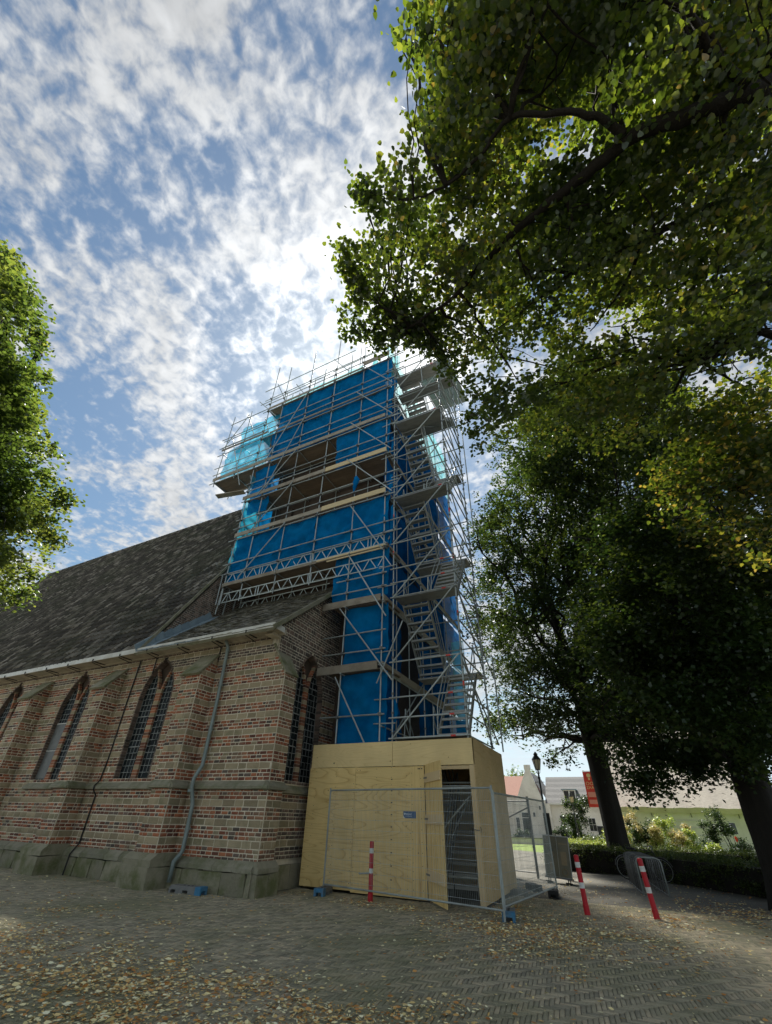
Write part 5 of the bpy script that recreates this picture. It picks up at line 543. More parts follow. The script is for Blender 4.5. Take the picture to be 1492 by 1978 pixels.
for (a,b) in BT:
    nst=3
    for i in range(nst):
        t0,t1=i/nst,(i+1)/nst; ya,yb=9.13+.67*t0,9.13+.67*t1; za,zb=5.24+.80*t0,5.24+.80*t1
        slab('cap_stone',[(a-.03,ya,za),(b+.03,ya,za),(b+.03,yb-.01,zb-.012),(a-.03,yb-.01,zb-.012)],.06,M['stone'],wall)
    slab('cap_stone',[(a-.02,9.15,5.12),(b+.03,9.15,5.12),(b+.03,WY,5.20),(a-.02,WY,5.20)],.06,M['ledge'],wall) if False else None
# sloping cap of the corner buttress
slab('cap_stone',[(-8.02,WY-.02,5.15),(-8.02,10.42,5.15),(-8.62,10.42,6.12),(-8.62,WY-.02,6.12)],.05,M['stone'],wall)
# plinth: rough blocks with a chamfered top course
def prism_x(b,x0,x1,prof,mi=0,j=0):
    V=[(x0+random.uniform(-j,j),y+random.uniform(-j,j),z+random.uniform(-j,j)) for y,z in prof]+[(x1+random.uniform(-j,j),y+random.uniform(-j,j),z+random.uniform(-j,j)) for y,z in prof]
    n=len(prof); F=[tuple(range(n))[::-1],tuple(range(n,2*n))]+[(i,(i+1)%n,n+(i+1)%n,n+i) for i in range(n)]
    b.add(V,[tuple(reversed(f)) for f in F],mi)
def prism_y(b,y0,y1,prof,mi=0,j=0):
    V=[(x+random.uniform(-j,j),y0,z+random.uniform(-j,j)) for x,z in prof]+[(x+random.uniform(-j,j),y1,z+random.uniform(-j,j)) for x,z in prof]
    n=len(prof); F=[tuple(range(n))[::-1],tuple(range(n,2*n))]+[(i,(i+1)%n,n+(i+1)%n,n+i) for i in range(n)]
    b.add(V,F,mi)
def stone_run(name,axis,u0,u1,prof,lens,mat,j=.012,gap=.012):
    u=u0
    while u<u1-.05:
        e=min(u+random.uniform(*lens),u1)
        if u1-e<.15: e=u1
        b=B(); (prism_x if axis=='x' else prism_y)(b,u+gap/2,e-gap/2,prof,0,j); b.build(name,mat,wall)
        u=e
def plinth(u0,u1,y):
    stone_run('plinth_stone','x',u0,u1,[(y-.13,-.05),(y+.15,-.05),(y+.15,.42),(y-.13,.42)],(.5,.95),M['stone'],.022)
    stone_run('coping_stone','x',u0,u1,[(y-.15,.44),(y+.05,.44),(y+.05,.66),(y-.02,.66),(y-.15,.53)],(.6,1.1),M['ledge'],.008)
xs=[-8.04]; 
for (a,b) in BT: xs+= [b,a]
xs.append(-27.5)
for i in range(0,len(xs)-1,2): plinth(xs[i+1]+.0,xs[i],WY)
for (a,b) in BT[:3]:
    j=.03
    bb=B(); bb.box(a-.14,b+.16,9.0,WY+.1,-.05,.44,0,.03); bb.build('plinth_stone',M['stone'],wall)
    bb=B(); prism_x(bb,a-.14,b+.15,[(9.02,.45),(WY,.45),(WY,.72),(9.18,.72),(9.02,.58)],0,.012); bb.build('coping_stone',M['stone'],wall)
stone_run('plinth_stone','y',WY-.12,10.5,[(-8.10,-.05),(-8.10,.42),(-7.88,.42),(-7.88,-.05)],(.4,.7),M['stone'],.03)
stone_run('coping_stone','y',WY-.1,10.48,[(-8.06,.44),(-8.06,.66),(-8.02,.66),(-7.9,.53),(-7.9,.44)],(.5,.8),M['ledge'])
stone_run('plinth_stone','y',10.5,14,[(SX-.1,-.05),(SX-.1,.5),(SX+.1,.5),(SX+.1,-.05)],(.3,.6),M['stone'],.01)
# string course at sill height
def stringc(u0,u1,y): stone_run('ledge_stone','x',u0,u1,[(y-.13,2.17),(y+.05,2.14),(y+.05,2.36),(y-.0,2.36),(y-.13,2.23)],(.7,1.4),M['ledge'],.004,.004)
stringc(-10.84,-7.98,WY); stringc(-15.44,-11.64,WY); stringc(-18.95,-17.2,WY)
for (a,b) in BT[:2]:
    stringc(a-.06,b+.06,9.2); 
    stone_run('ledge_stone','y',9.1,WY-.1,[(b-.05,2.14),(b-.05,2.36),(b+.0,2.36),(b+.13,2.23),(b+.13,2.17)],(1,1.2),M['ledge'],.004)
stone_run('ledge_stone','y',WY-.1,10.46,[(-8.1,2.14),(-8.1,2.36),(-8.04,2.36),(-7.92,2.23),(-7.92,2.17)],(.8,1.2),M['ledge'],.004)
stone_run('ledge_stone','y',10.46,14,[(SX-.1,2.10),(SX-.1,2.34),(SX,2.34),(SX+.13,2.2),(SX+.13,2.14)],(.8,1.2),M['ledge'],.004)

# windows ------------------------------------------------------------
def gothic(tr, c, W, sill, spr, apx, lw, lapx, nsingle, boarded, label):
    """tr(u,depth,z)->world; outer arch with two lancets, lead cames and single panes"""
    outer=arch_half(W,spr,apx); lan=arch_half(lw,spr+.05,lapx); off=W-lw-.06
    def lans(z):
        h=lan(z)
        return [(c-off-h,c-off+h),(c+off-h,c+off+h)] if h>.01 else []
    fr=B()
    # jamb and arch bricks lining the recess
    def edge(cc,hf,top,z0,dep0,dep1,th,mi,zstep,parent_b):
        for sgn in (-1,1):
            z=z0
            while z<top-.01:
                z2=min(z+zstep*(1 if z<spr else .62),top)
                h0,h1=hf(z),hf(z2)
                p=[(cc+sgn*h0,z),(cc+sgn*h1,z2)]
                dx,dz=p[1][0]-p[0][0],p[1][1]-p[0][1]; l=math.hypot(dx,dz) or 1
                nx,nz=-dz/l*sgn,dx/l*sgn    # inward
                g=.006
                q=[(p[0][0]+dx/l*g,p[0][1]+dz/l*g),(p[1][0]-dx/l*g,p[1][1]-dz/l*g)]
                qi=[(a[0]+nx*th,a[1]+nz*th) for a in q]
                V=[tr(q[0][0],dep0,q[0][1]),tr(q[1][0],dep0,q[1][1]),tr(qi[1][0],dep0,qi[1][1]),tr(qi[0][0],dep0,qi[0][1]),
                   tr(q[0][0],dep1,q[0][1]),tr(q[1][0],dep1,q[1][1]),tr(qi[1][0],dep1,qi[1][1]),tr(qi[0][0],dep1,qi[0][1])]
                parent_b.add(V,BOXF,3)
                z=z2
    edge(c,outer,apx-.03,sill,-.008+random.uniform(-.002,.002),.44,.055,0,.09,fr)
    # mullion, side fillets and curved ribs in front of the glass
    z=sill; i=0
    while z<apx-.05:
        h=.0905 if i%4!=3 else .12; zc=z+h/2; o=outer(zc)-.05
        if zc<spr+.35: ivs=[(c-o,c+o)]
        else:
            ivs=[]
            hl=lan(zc)
            for s_ in (-1,1): ivs.append((c+s_*off-hl-.075,c+s_*off+hl+.075))
            if ivs[0][1]>ivs[1][0]: ivs=[(ivs[0][0],ivs[1][1])]
            if zc>lapx: ivs=[(c-off-.10,c-off+.10),(c+off-.10,c+off+.10)] if zc<lapx+.1 else []
            ivs=[(max(a,c-o),min(b,c+o)) for a,b in ivs]
        for a,b in lans(zc): ivs=sub_iv(ivs,a,b)
        for a,b in ivs:
            if b-a<.012: continue
            V=[tr(x,d,zz) for zz in (z+.005,z+h-.005) for (x,d) in ((a,.16),(b,.16),(b,.36),(a,.36))]
            fr.add([V[0],V[1],V[2],V[3],V[4],V[5],V[6],V[7]],BOXF,(0 if i%4!=3 else 1))
            V=[tr(x,d,zz) for zz in (z,z+h) for (x,d) in ((a+.004,.168),(b-.004,.168),(b-.004,.36),(a+.004,.36))]
            fr.add(V,BOXF,2)
        z+=h; i+=1
    win=fr.build('window',[M['brick'],M['tuff'],M['mortar'],M['brick_grey']],church,label=label)
    # sloping sill
    b=B(); b.add([tr(c-W-.03,-.14,sill-.24),tr(c+W+.03,-.14,sill-.24),tr(c+W+.03,.4,sill-.24),tr(c-W-.03,.4,sill-.24),tr(c-W-.03,-.14,sill-.19),tr(c+W+.03,-.14,sill-.19),tr(c+W+.03,.4,sill+.06),tr(c-W-.03,.4,sill+.06)],BOXF); b.build('window_sill',M['ledge'],win)
    # glass and lead
    cw,chh=2*lw/4,.188; bars=B(); cells=[]
    for s_ in (-1,1):
        cc=c+s_*off
        for k in range(5):
            x=cc-lw+k*cw; dx=abs(x-cc); zt=sill
            while zt<lapx and lan(zt)>=dx-.001: zt+=.02
            bars.add([tr(q,d,zz) for zz in (sill,zt) for q,d in ((x-.0065,.285),(x+.0065,.285),(x+.0065,.31),(x-.0065,.31))],BOXF)
        z=sill; r=0
        while z<lapx-.03:
            h=lan(z); t=.008 if r%5 else .015
            bars.add([tr(q,d,zz) for zz in (z-t,z+t) for q,d in ((cc-h,.278),(cc+h,.278),(cc+h,.31),(cc-h,.31))],BOXF)
            for k in range(4):
                xc=cc-lw+(k+.5)*cw; hz=lan(z+chh*.5)
                if abs(xc-cc)<hz+cw*.1: cells.append((xc,z+chh/2))
            z+=chh; r+=1
        if boarded:
            for q in range(2 if s_<0 else 0):
                za=sill+.05+q*.95
                bars.add([tr(x,d,zz) for zz in (za,za+.90) for x,d in ((cc-lw+.01,.22),(cc+lw-.01,.22),(cc+lw-.01,.235),(cc-lw+.01,.235))],BOXF,1)
                bars.add([tr(x,d,zz) for zz in (za+.90,za+.925) for x,d in ((cc-lw,.21),(cc+lw,.21),(cc+lw,.24),(cc-lw,.24))],BOXF,2)
    bars.build('lead_lattice',[M['came'],M['perspex'],M['white']],win,kind='stuff')
    me=None; rest=B()
    for i,(xc,zc) in enumerate(cells):
        tl=random.gauss(0,.012); t2=random.gauss(0,.012)
        V=[tr(xc+a*cw/2,.300+a*tl+b2*t2+dd,zc+b2*chh/2) for dd in (0,.006) for a,b2 in ((-1,-1),(1,-1),(1,1),(-1,1))]
        if i<nsingle: put('pane',fast_mesh('pane',V,BOXF),M['pane'],win)
        else: rest.add(V,BOXF)
    if rest.V: rest.build('panes_upper' if False else 'leaded_glass',M['pane'],win,kind='stuff')
    # dark panel standing in for the unlit room behind
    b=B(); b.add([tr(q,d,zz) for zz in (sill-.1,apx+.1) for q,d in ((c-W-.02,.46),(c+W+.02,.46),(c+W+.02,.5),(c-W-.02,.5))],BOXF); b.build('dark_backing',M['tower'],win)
    return win
for k,(c,w) in enumerate(wins):
    gothic(lambda u,d,z:(u,WY+d*.55,z),c,w,SILL,SPR,APX,.325,5.95,(150,0,0)[k],k==1,['leaded pointed window nearest the downpipe','pointed window partly covered with grey sheets','pointed window at the far end of the wall'][k])
gothic(lambda u,d,z:(SX-d*.6,u,z),11.62,.83,SILL,SPR+.05,APX+.08,.335,6.0,150,False,'shaded leaded window on the side wall by the scaffold')

# roofs ---------------------------------------------------------------
T60=1.732
def mr_pt(x,s,h=0): # main roof: s metres up the slope from the eave
    return (x, 9.32+s*.5-h*.866, 6.52+s*.866+h*.5)
rb=B(); LM=16.5
rb.add([mr_pt(-14.45,-.1,-.06),mr_pt(-52,-.1,-.06),mr_pt(-44.6,LM,-.06),mr_pt(-14.45,LM,-.06),(-14.45,25.9,6.5),(-52,25.9,6.5),(-58,17.6,6.5)],[(0,3,2,1),(3,4,5,2),(1,2,6),(2,5,6)])
mainroof=rb.build('main_roof',M['tile'],church)
TW,TE=.275,.36
prof=[(0,.010),(.055,.075),(.12,.060),(.19,.010),(.275,.004)]
def tile_mesh():
    V=[];F=[]
    n=len(prof)
    for (x,h) in prof: V.append((-x,0,h+.055))
    for (x,h) in prof: V.append((-x,TE+.04,h+.006))
    for (x,h) in prof: V.append((-x,0,h+.010))
    for i in range(n-1): F.append((i,n+i,n+i+1,i+1)); F.append((i,i+1,2*n+i+1,2*n+i))
    return V,F
tv,tf=tile_mesh()
ME=Matrix(((1,0,0,0),(0,.5,-.866,0),(0,.866,.5,0),(0,0,0,1)))
tiles=[]
nr=int(LM/TE)
for r in range(nr+1):
    s=r*TE; xl=-51.6+s*.45
    x=-14.48
    while x>xl:
        tiles.append((x,s)); x-=TW
tiles.sort(key=lambda t:(t[0]**2+(9.32+t[1]*.5)**2+(5+t[1]*.87)**2))
me=fast_mesh('roof_tile',tv,tf)
V0=np.array([(*v,1) for v in tv]); VV=[]
for i,(x,s) in enumerate(tiles):
    Mx=Matrix.Translation(mr_pt(x+random.gauss(0,.004),s+random.gauss(0,.010)-.03+.02*math.sin(x*.7),.01*math.sin(x*1.3+s)))@ME@Matrix.Rotation(random.gauss(0,.012),4,'Z')@Matrix.Rotation(random.gauss(0,.012),4,'X')
    if i<300: put('roof_tile',me,M['tile'],mainroof,Mx)
    else: VV.append((V0@np.array(Mx).T)[:,:3])
F0=np.array(tf,dtype=np.int32); n=len(VV)
put('tiles',fast_mesh('tiles',np.concatenate(VV),(F0[None]+np.arange(n,dtype=np.int32)[:,None,None]*len(tv)).reshape(-1,4),np.repeat(RNG.random(n)**1.6,len(tf))),M['tile'],mainroof,kind='stuff')
b=B()
for i in range(100):
    x=-14.5-i*.31; p=mr_pt(x,LM+.02,.04); b.tube([p,(x-.33,p[1],p[2]+.015)],[.12,.13],8)
b.build('ridge_tiles',M['tile'],mainroof,kind='stuff')
b=B(); b.beam(mr_pt(-14.43,-.1,.03),mr_pt(-14.43,LM,.03),.06,.10); b.build('verge_board',M['ledge'],mainroof)
# slate lean-to roof over the side chapel
SL=.84; cs_,sn_=1/math.hypot(1,SL),SL/math.hypot(1,SL)
def sr_pt(x,s,h=0): return (x,9.22+s*cs_-h*sn_,6.42+s*sn_+h*cs_)
LS=5.15
b=B(); b.add([sr_pt(-14.5,-.05,-.09),sr_pt(-8.22,-.05,-.09),sr_pt(-8.22,LS,-.09),sr_pt(-14.5,LS,-.09),sr_pt(-14.5,-.05,-.0),sr_pt(-8.22,-.05,-.0),sr_pt(-8.22,LS,-.0),sr_pt(-14.5,LS,-.0)],BOXF)
slroof=b.build('lean_to_roof',M['ledge'],church)
slates=[]; s=0
while s<LS:
    x=-14.3
    while x<-8.2:
        w=random.uniform(.16,.34); slates.append((x,min(x+w,-8.16),s)); x+=w
    s+=.175
slates.sort(key=lambda t:(t[0]**2+(9+t[2]*.8)**2+(5+t[2]*.6)**2)/max(.05,t[1]-t[0])**.5)
rest=B()
MS=Matrix(((1,0,0,0),(0,cs_,-sn_,0),(0,sn_,cs_,0),(0,0,0,1)))
for i,(a,c,s) in enumerate(slates):
    g=random.uniform(.002,.010); l=.175+.09+random.uniform(-.02,.03); t=random.uniform(.02,.055); w=(c-a)/2-g
    V=[(-w,-.02*random.random(),t),(w,-.02*random.random(),t),(w,l,.004),(-w,l,.004)]
    V=V+[(x,y,z+.012+random.uniform(0,.006)) for x,y,z in V]
    Mx=Matrix.Translation(sr_pt((a+c)/2,s,.005))@MS@Matrix.Rotation(random.gauss(0,.05),4,'Z')@Matrix.Rotation(random.gauss(0,.03),4,'Y')
    if i<300: put('slate',fast_mesh('slate',V,BOXF),M['slate'],slroof,Mx)
    else: rest.add([Mx@Vector(v) for v in V],BOXF)
rest.build('slates',M['slate'],slroof,kind='stuff')
b=B(); b.beam(sr_pt(-8.16,-.08,.02),sr_pt(-8.16,LS,.02),.07,.13); b.build('verge_board',M['ledge'],slroof)
# lead flashing stepped up the gable, and lead apron beside it
for i in range(9):
    s=i*.42; 
    b=B(); p=[sr_pt(-14.46,s,.02),sr_pt(-14.46,s+.46,.02),sr_pt(-14.46,s+.44,.30+random.uniform(0,.06)),sr_pt(-14.46,s+.02,.26+random.uniform(0,.06))]
    V=[Vector(q) for q in p]; V+= [v+Vector((.03,0,0)) for v in V]; b.add(V,BOXF)
    q=[sr_pt(-14.44,s,.045),sr_pt(-13.95+random.uniform(-.1,.12),s,.05),sr_pt(-13.95+random.uniform(-.1,.12),s+.45,.055),sr_pt(-14.44,s+.45,.05)]; V=[Vector(v) for v in q]; V+=[v+Vector((0,-.01,.015)) for v in V]; b.add(V,BOXF)
    b.build('lead_flashing',M['lead'],slroof)
for i in range(5):
    b=B(); x=-14.4+i*.62; b.add([sr_pt(x,-.05,.04),sr_pt(x+.6,-.05,.04),sr_pt(x+.55,.35-.05*i,.045),sr_pt(x+.03,.38-.05*i,.045),sr_pt(x,-.05,.055),sr_pt(x+.6,-.05,.055),sr_pt(x+.55,.35-.05*i,.06),sr_pt(x+.03,.38-.05*i,.06)],BOXF); b.build('lead_flashing',M['lead'],slroof)
# gable wall between the two roofs
mg=Masonry(); cg=B()
def gab_iv(z):
    a=9.42+(z-6.52)/T60; b_=9.22+(z-6.36)/SL
    return [(a+.06,min(b_,15.5))] if b_>a+.08 else []
lay(mg,cg,'x',-14.5,courses(6.6,15.8,False),gab_iv,lambda k,a,b_,z:2)
cg.add([(-14.8,9.4,6.4),(-14.8,17.6,6.4),(-14.8,17.6,20.3),(-14.53,9.5,6.4),(-14.53,17.6,6.4),(-14.53,17.6,20.2)],[(0,1,2),(3,5,4),(0,3,4,1),(0,2,5,3),(1,4,5,2)])
gw=cg.build('gable_wall',M['mortar_grey'],church); mg.build(gw,[M['brick'],M['tuff'],M['brick_grey']],0)
# gutter, brackets, downpipe, cable
b=B(); b.box(-31,-8.2,9.20,9.23,6.39,6.56,0); b.box(-8.23,-8.2,9.23,9.70,6.39,6.56,0); b.box(-31,-8.23,9.23,9.70,6.392,6.42,1); b.box(-31,-8.2,9.70,9.80,6.36,6.50,1)
b.build('gutter',[M['white'],M['soffit']],church)
for i in range(14):
    x=-9.25-i*1.52+random.uniform(-.06,.06); b=B(); b.beam((x,9.22,6.375),(x,9.8,6.375),.035,.02); b.beam((x-.12,9.24,6.36),(x-.12,9.8,6.30),.02,.02); b.beam((x,9.18,6.37),(x,9.18,6.46),.03,.02)
    if i in (1,3): b.beam((x-.1,9.74,6.3),(x-.14,9.77,5.75),.03,.03)
    b.build('gutter_bracket',M['iron'],church)
b=B(); pts=[(-10.42,9.50,6.40),(-10.42,9.66,6.2),(-10.40,9.68,4.6),(-10.38,9.66,2.75),(-10.40,9.60,2.62),(-10.47,9.55,2.42),(-10.48,9.55,2.2),(-10.46,9.60,2.05),(-10.42,9.66,1.8),(-10.40,9.66,.78),(-10.42,9.62,.70),(-10.48,9.53,.56),(-10.49,9.53,.14)]
b.tube(pts,.055,12); dp=b.build('downpipe',M['zinc'],church,smooth=True)
for z,y,x in ((6.12,9.66,-10.42),(5.0,9.68,-10.40),(3.7,9.67,-10.39),(2.12,9.55,-10.52),(1.25,9.66,-10.4)):
    b=B(); b.tube([(x,y,z-.035),(x,y,z+.035)],.066,12); b.beam((x,y+.02,z),(x,WY,z),.02,.02); b.build('pipe_clip',M['zinc'],dp)
b=B(); b.tube([(-14.84,9.77,6.3),(-14.86,9.77,5.0),(-14.84,9.78,3.2),(-14.87,9.76,2.4),(-14.87,9.64,2.26),(-14.86,9.64,2.15),(-14.84,9.76,2.0),(-14.86,9.77,.75),(-14.86,9.6,.5),(-14.87,9.6,.0)],.022,6); b.build('lightning_cable',M['iron'],church)
# tower body
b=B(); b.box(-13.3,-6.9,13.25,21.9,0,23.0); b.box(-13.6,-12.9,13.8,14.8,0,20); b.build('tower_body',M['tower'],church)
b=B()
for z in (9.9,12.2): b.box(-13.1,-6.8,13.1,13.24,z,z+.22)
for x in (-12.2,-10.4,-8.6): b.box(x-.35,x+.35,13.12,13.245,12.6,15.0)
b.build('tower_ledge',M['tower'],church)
# ------------------------------------------------------------------ scaffold pieces
def tube_mesh(n=8):
    if 'tube' not in UNIT:
        V=[(math.cos(2*math.pi*k/n),math.sin(2*math.pi*k/n),z) for z in (0,1) for k in range(n)]
        F=[(k,(k+1)%n,n+(k+1)%n,n+k) for k in range(n)]+[tuple(range(n))[::-1],tuple(range(n,2*n))]
        UNIT['tube']=fast_mesh('tube',V,F,smooth=False)
    return UNIT['tube']
def tb(name,p0,p1,parent,r=.0245,mat='steel',**k):
    p0=Vector(p0);p1=Vector(p1);d=p1-p0
    key=(name,mat)
    if key not in UNIT: UNIT[key]=tube_mesh().copy(); UNIT[key].name=name
    return put(name,UNIT[key],M[mat],parent,Matrix.Translation(p0)@d.to_track_quat('Z','Y').to_matrix().to_4x4()@Matrix.Diagonal((r,r,d.length,1)),**k)
def bd(name,p0,p1,w,h,parent,mat,up=(0,0,1)):
    b=B(); b.beam(p0,p1,w,h,0,up); return b.build(name,M[mat],parent)
def net(name,x0,x1,z0,z1,y,mat,parent,axis='x',amp=.085,seed=0,nx=None,label=None,sagtop=0,gather=0):
    r=np.random.default_rng(seed); nx=nx or max(6,int((x1-x0)*11)); nz=max(5,int((z1-z0)*11))
    U=np.linspace(0,1,nx+1); Wv=np.linspace(0,1,nz+1); V=[]
    ph=r.random(8)*6.28
    for w in Wv:
        for u in U:
            X=x0+(x1-x0)*u; Z=z0+(z1-z0)*w
            tie=.35+.65*abs(math.sin(math.pi*w))*abs(math.sin(X*1.72+ph[0]))**.5
            d=amp*tie*(math.sin(X*3.1+Z*1.7+ph[1])+.6*math.sin(X*7.3-Z*3.9+ph[2])+.5*(1-2*abs(math.sin(X*3.2+Z*4.1+ph[3])))+.45*(1-2*abs(math.sin(X*2.3-Z*5.7+ph[4]))))*.8
            Z2=Z-sagtop*w*math.sin(math.pi*u)**2
            if gather: X=X+gather*(1-w)*(.5-u)*(x1-x0)
            V.append((X,y+d,Z2) if axis=='x' else (y+d,X,Z2))
    n=nx+1; F=np.array([(j*n+i,j*n+i+1,(j+1)*n+i+1,(j+1)*n+i) for j in range(nz) for i in range(nx)],dtype=np.int32)
    return put(name,fast_mesh(name,V,F,None,None,True),M[mat],parent,label=label)
FY=11.9
scaf=thing('tower_scaffold',(-9.8,12.5,9.4),'tall steel tube scaffold wrapped in blue netting around the church tower','scaffold')
LV=[10.35,12.93,15.3,17.65,19.92,22.35]
for y in (FY,13.08):
    for x,z0,z1 in ((-16.9,17.3,23.3),(-15.4,17.4,23.05),(-13.95,9.35,26.7),(-12.87,9.35,26.0),(-11.02,9.35,26.5),(-9.2,9.35,26.4),(-7.4,3.5,24.9),(-5.9,3.5,25.3)):
        if y>12 and x>-14 and x<-7.5: z1-=1.1
        tb('standard',(x+random.uniform(-.02,.02),y,z0),(x+random.uniform(-.03,.03),y+random.uniform(-.04,.04),z1),scaf)
for x in (-13.4,-11.7,-10.2,-8.25): tb('standard',(x,13.0,22.0),(x+.05,13.0,25.3+random.uniform(-.6,.7)),scaf)
for (za,zb,x) in ((24.0,26.3,-8.1),(22.4,25.4,-8.7),(23.1,25.1,-10.6)): tb('standard',(x,12.6,za),(x+.1,12.5,zb),scaf)
def ledg(x0,x1,z,y=FY): tb('ledger',(x0,y-.05,z+random.uniform(-.02,.02)),(x1,y-.05,z+random.uniform(-.02,.02)),scaf)
for i,z in enumerate(LV):
    xl=-14.15 if i<3 else (-17.1 if i<5 else -14.2)
    for dz in (-.12,.55,1.08):
        if z+dz<10.5 and dz<0: continue
        xm=-9.6+random.uniform(-.6,.6)
        ledg(xl-random.uniform(0,.25),xm,z+dz); ledg(xm+.02,-5.3+random.uniform(-.2,.35),z+dz)
    ledg(xl,-5.7,z-.1,13.1); 
for z in (24.45,): ledg(-14.6,-8.0,z); ledg(-16.95,-13.9,22.45)
ledg(-17.3,-13.8,20.4); ledg(-17.3,-13.8,21.2); ledg(-14.7,-9.6,23.2); ledg(-9.4,-5.3,23.3); ledg(-7.3,-5.3,24.2)
for z in (3.95+.3,5.75,6.3,6.95,8.6,9.15): ledg(-8.35+random.uniform(0,.5),-5.75,z)
# transoms
for i,z in enumerate(LV+[5.66,8.05]):
    for x in (-16.9,-15.4,-13.95,-12.87,-11.02,-9.2,-7.4,-5.9):
        if (z<9 and x<-7.5) or (z<17 and x<-14) or (z>22 and x<-14): continue
        tb('transom',(x+.05,FY-.15,z-.06),(x+.05,13.25,z-.06),scaf)
# braces, measured on the front face
for a,b in (((-7.37,22.5),(-5.58,19.96)),((-7.64,20.35),(-5.56,17.61)),((-7.83,18.06),(-5.62,15.33)),((-7.86,15.58),(-5.55,12.86)),((-7.45,12.67),(-5.9,10.1)),((-7.37,10.2),(-5.72,7.38)),((-7.58,7.97),(-5.47,5.2)),((-7.55,5.5),(-6.35,3.45)),((-5.1,7.1),(-6.0,5.15)),
            ((-10.88,22.5),(-13.1,17.69)),((-10.85,20.21),(-12.65,15.6)),((-11.0,17.7),(-13.12,15.3)),((-10.9,15.36),(-13.22,12.79)),((-10.92,12.9),(-13.1,10.5)),((-16.3,20.9),(-14.6,16.5)),((-13.6,24.6),(-12.6,22.4)),((-9.4,24.4),(-8.3,22.6)),((-12.0,23.6),(-11.2,22.2)),((-14.8,23.5),(-13.1,21.3)),((-15.5,22.6),(-14.5,20.3)),((-15.4,22.6),(-16.9,20.2))):
    tb('brace',(a[0],FY-.12,a[1]),(b[0],FY-.12,b[1]),scaf)
for z in (10.6,12.9,15.3,17.7,20):
    tb('brace',(-5.72,11.9,z),(-5.72,13.1,z+1.9),scaf); tb('brace',(-14.1,13.1,z),(-14.1,11.9,z+1.8),scaf)
# tie tubes reaching from scaffold to stair tower
for z in (4.0,4.7,6.2,8.6,9.4,11.0,13.4,15.0,17.1,18.5,20.6,21.3):
    tb('tie',(-6.15,11.95,z),(-5.4,11.88,z-.03),scaf,.02)
# deck boards
for z in LV[:]+[5.66,8.05]:
    spans=[(-13.95,-11.0),(-11.02,-7.4),(-7.42,-5.75)] if z>9 else [(-7.9,-5.75)]
    if 17<z<19: spans=[(-17.0,-13.9)]+spans
    for (a,b) in spans:
        for k in range(5):
            yy=12.05+k*.235
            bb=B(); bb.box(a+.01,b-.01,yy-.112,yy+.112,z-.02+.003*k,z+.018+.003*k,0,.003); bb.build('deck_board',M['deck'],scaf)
# toe boards (front edge)
def toe(a,b,z,mat='board',h=.21): bd('toe_board',(a,FY-.09,z+h/2),(b,FY-.09,z+h/2+random.uniform(-.01,.01)),.04,h,scaf,mat)
toe(-14.0,-11.2,12.93); toe(-11.18,-9.0,12.93); toe(-8.98,-5.85,12.93,'board_new',.24)
toe(-14.1,-10.9,15.3); toe(-10.88,-9.05,15.3); toe(-9.03,-5.85,15.3,'board_new',.24)
toe(-16.95,-13.9,17.65); toe(-13.88,-10.0,17.65); toe(-9.98,-5.95,17.65)
toe(-17.0,-13.5,20.1,'board',.12); toe(-13.3,-9.4,19.95,'board',.10); toe(-9.4,-5.95,19.92,'board',.08)
toe(-13.9,-10.6,22.3,'board',.15); toe(-10.6,-7.4,22.3,'board',.12); toe(-7.35,-5.8,22.5,'board',.3)
toe(-14.0,-10.9,10.22,'board',.16); toe(-10.9,-8.9,10.22,'board',.12); toe(-8.9,-5.8,10.28,'board_new',.07); toe(-8.4,-5.9,10.16,'board_new',.05)
toe(-8.35,-5.95,8.02,'board',.26); toe(-8.3,-6.0,5.62,'board',.27)
for z in (5.62,8.02):
    bd('toe_board',(-5.86,11.85,z+.12),(-5.86,15.0,z+.12),.04,.25,scaf,'board'); bd('toe_board',(-5.86,15.02,z+.12),(-5.86,19.5,z+.12),.04,.25,scaf,'board')
for z in LV: bd('toe_board',(-5.84,12.0,z+.1),(-5.84,21.9,z+.1),.04,.2,scaf,'board')
bd('loose_board',(-14.0,11.7,15.75),(-15.5,11.3,15.65),.30,.05,scaf,'board')
# lattice girders
def girder(x0,x1,z0,z1,y):
    g=tb('lattice_girder',(x0,y,z0),(x1,y,z0),scaf,.024,'alu')
    tb('top_chord',(x0,y,z1),(x1,y,z1),g,.024,'alu')
    b=B(); x=x0; n=0
    while x<x1-.15:
        if n%5==3: b.tube([(x+.08,y,z0),(x+.08,y,z1)],.018,5); b.tube([(x+.22,y,z0),(x+.22,y,z1)],.018,5); x+=.30; n+=1; continue
        b.tube([(x,y,z0),(x+.26,y,z1)],.018,5); b.tube([(x+.30,y,z1),(x+.56,y,z0)],.018,5)
        x+=.60; n+=1
    b.build('lacing',M['alu'],g,kind='stuff')
girder(-13.9,-7.4,9.46,9.9,FY+.03); girder(-7.4,-5.9,9.46,9.9,FY+.05); girder(-13.9,-5.9,10.46,10.88,FY+.03); girder(-13.9,-9.0,9.5,9.93,13.02); girder(-16.6,-13.0,19.4,19.8,12.9)
tb('ledger',(-14.2,FY,9.4),(-14.35,FY+.1,11.0),scaf); 
for y in (12.0,12.4,12.9): tb('hanger_tube',(-14.2,y,9.0),(-14.1,y,10.5),scaf,.03,'steel')
# couplers as small fittings
b=B()
for x in (-13.95,-12.87,-11.02,-9.2,-7.4,-5.9):
    for z in [l+d for l in LV for d in (-.12,.55,1.08)]+([5.75,6.3,8.6,9.15,4.25] if x>-8 else []):
        b.box(x-.045,x+.045,FY-.085,FY+.03,z-.045,z+.045,0,.008)
b.build('coupler',M['steel_dark'],scaf,kind='stuff')
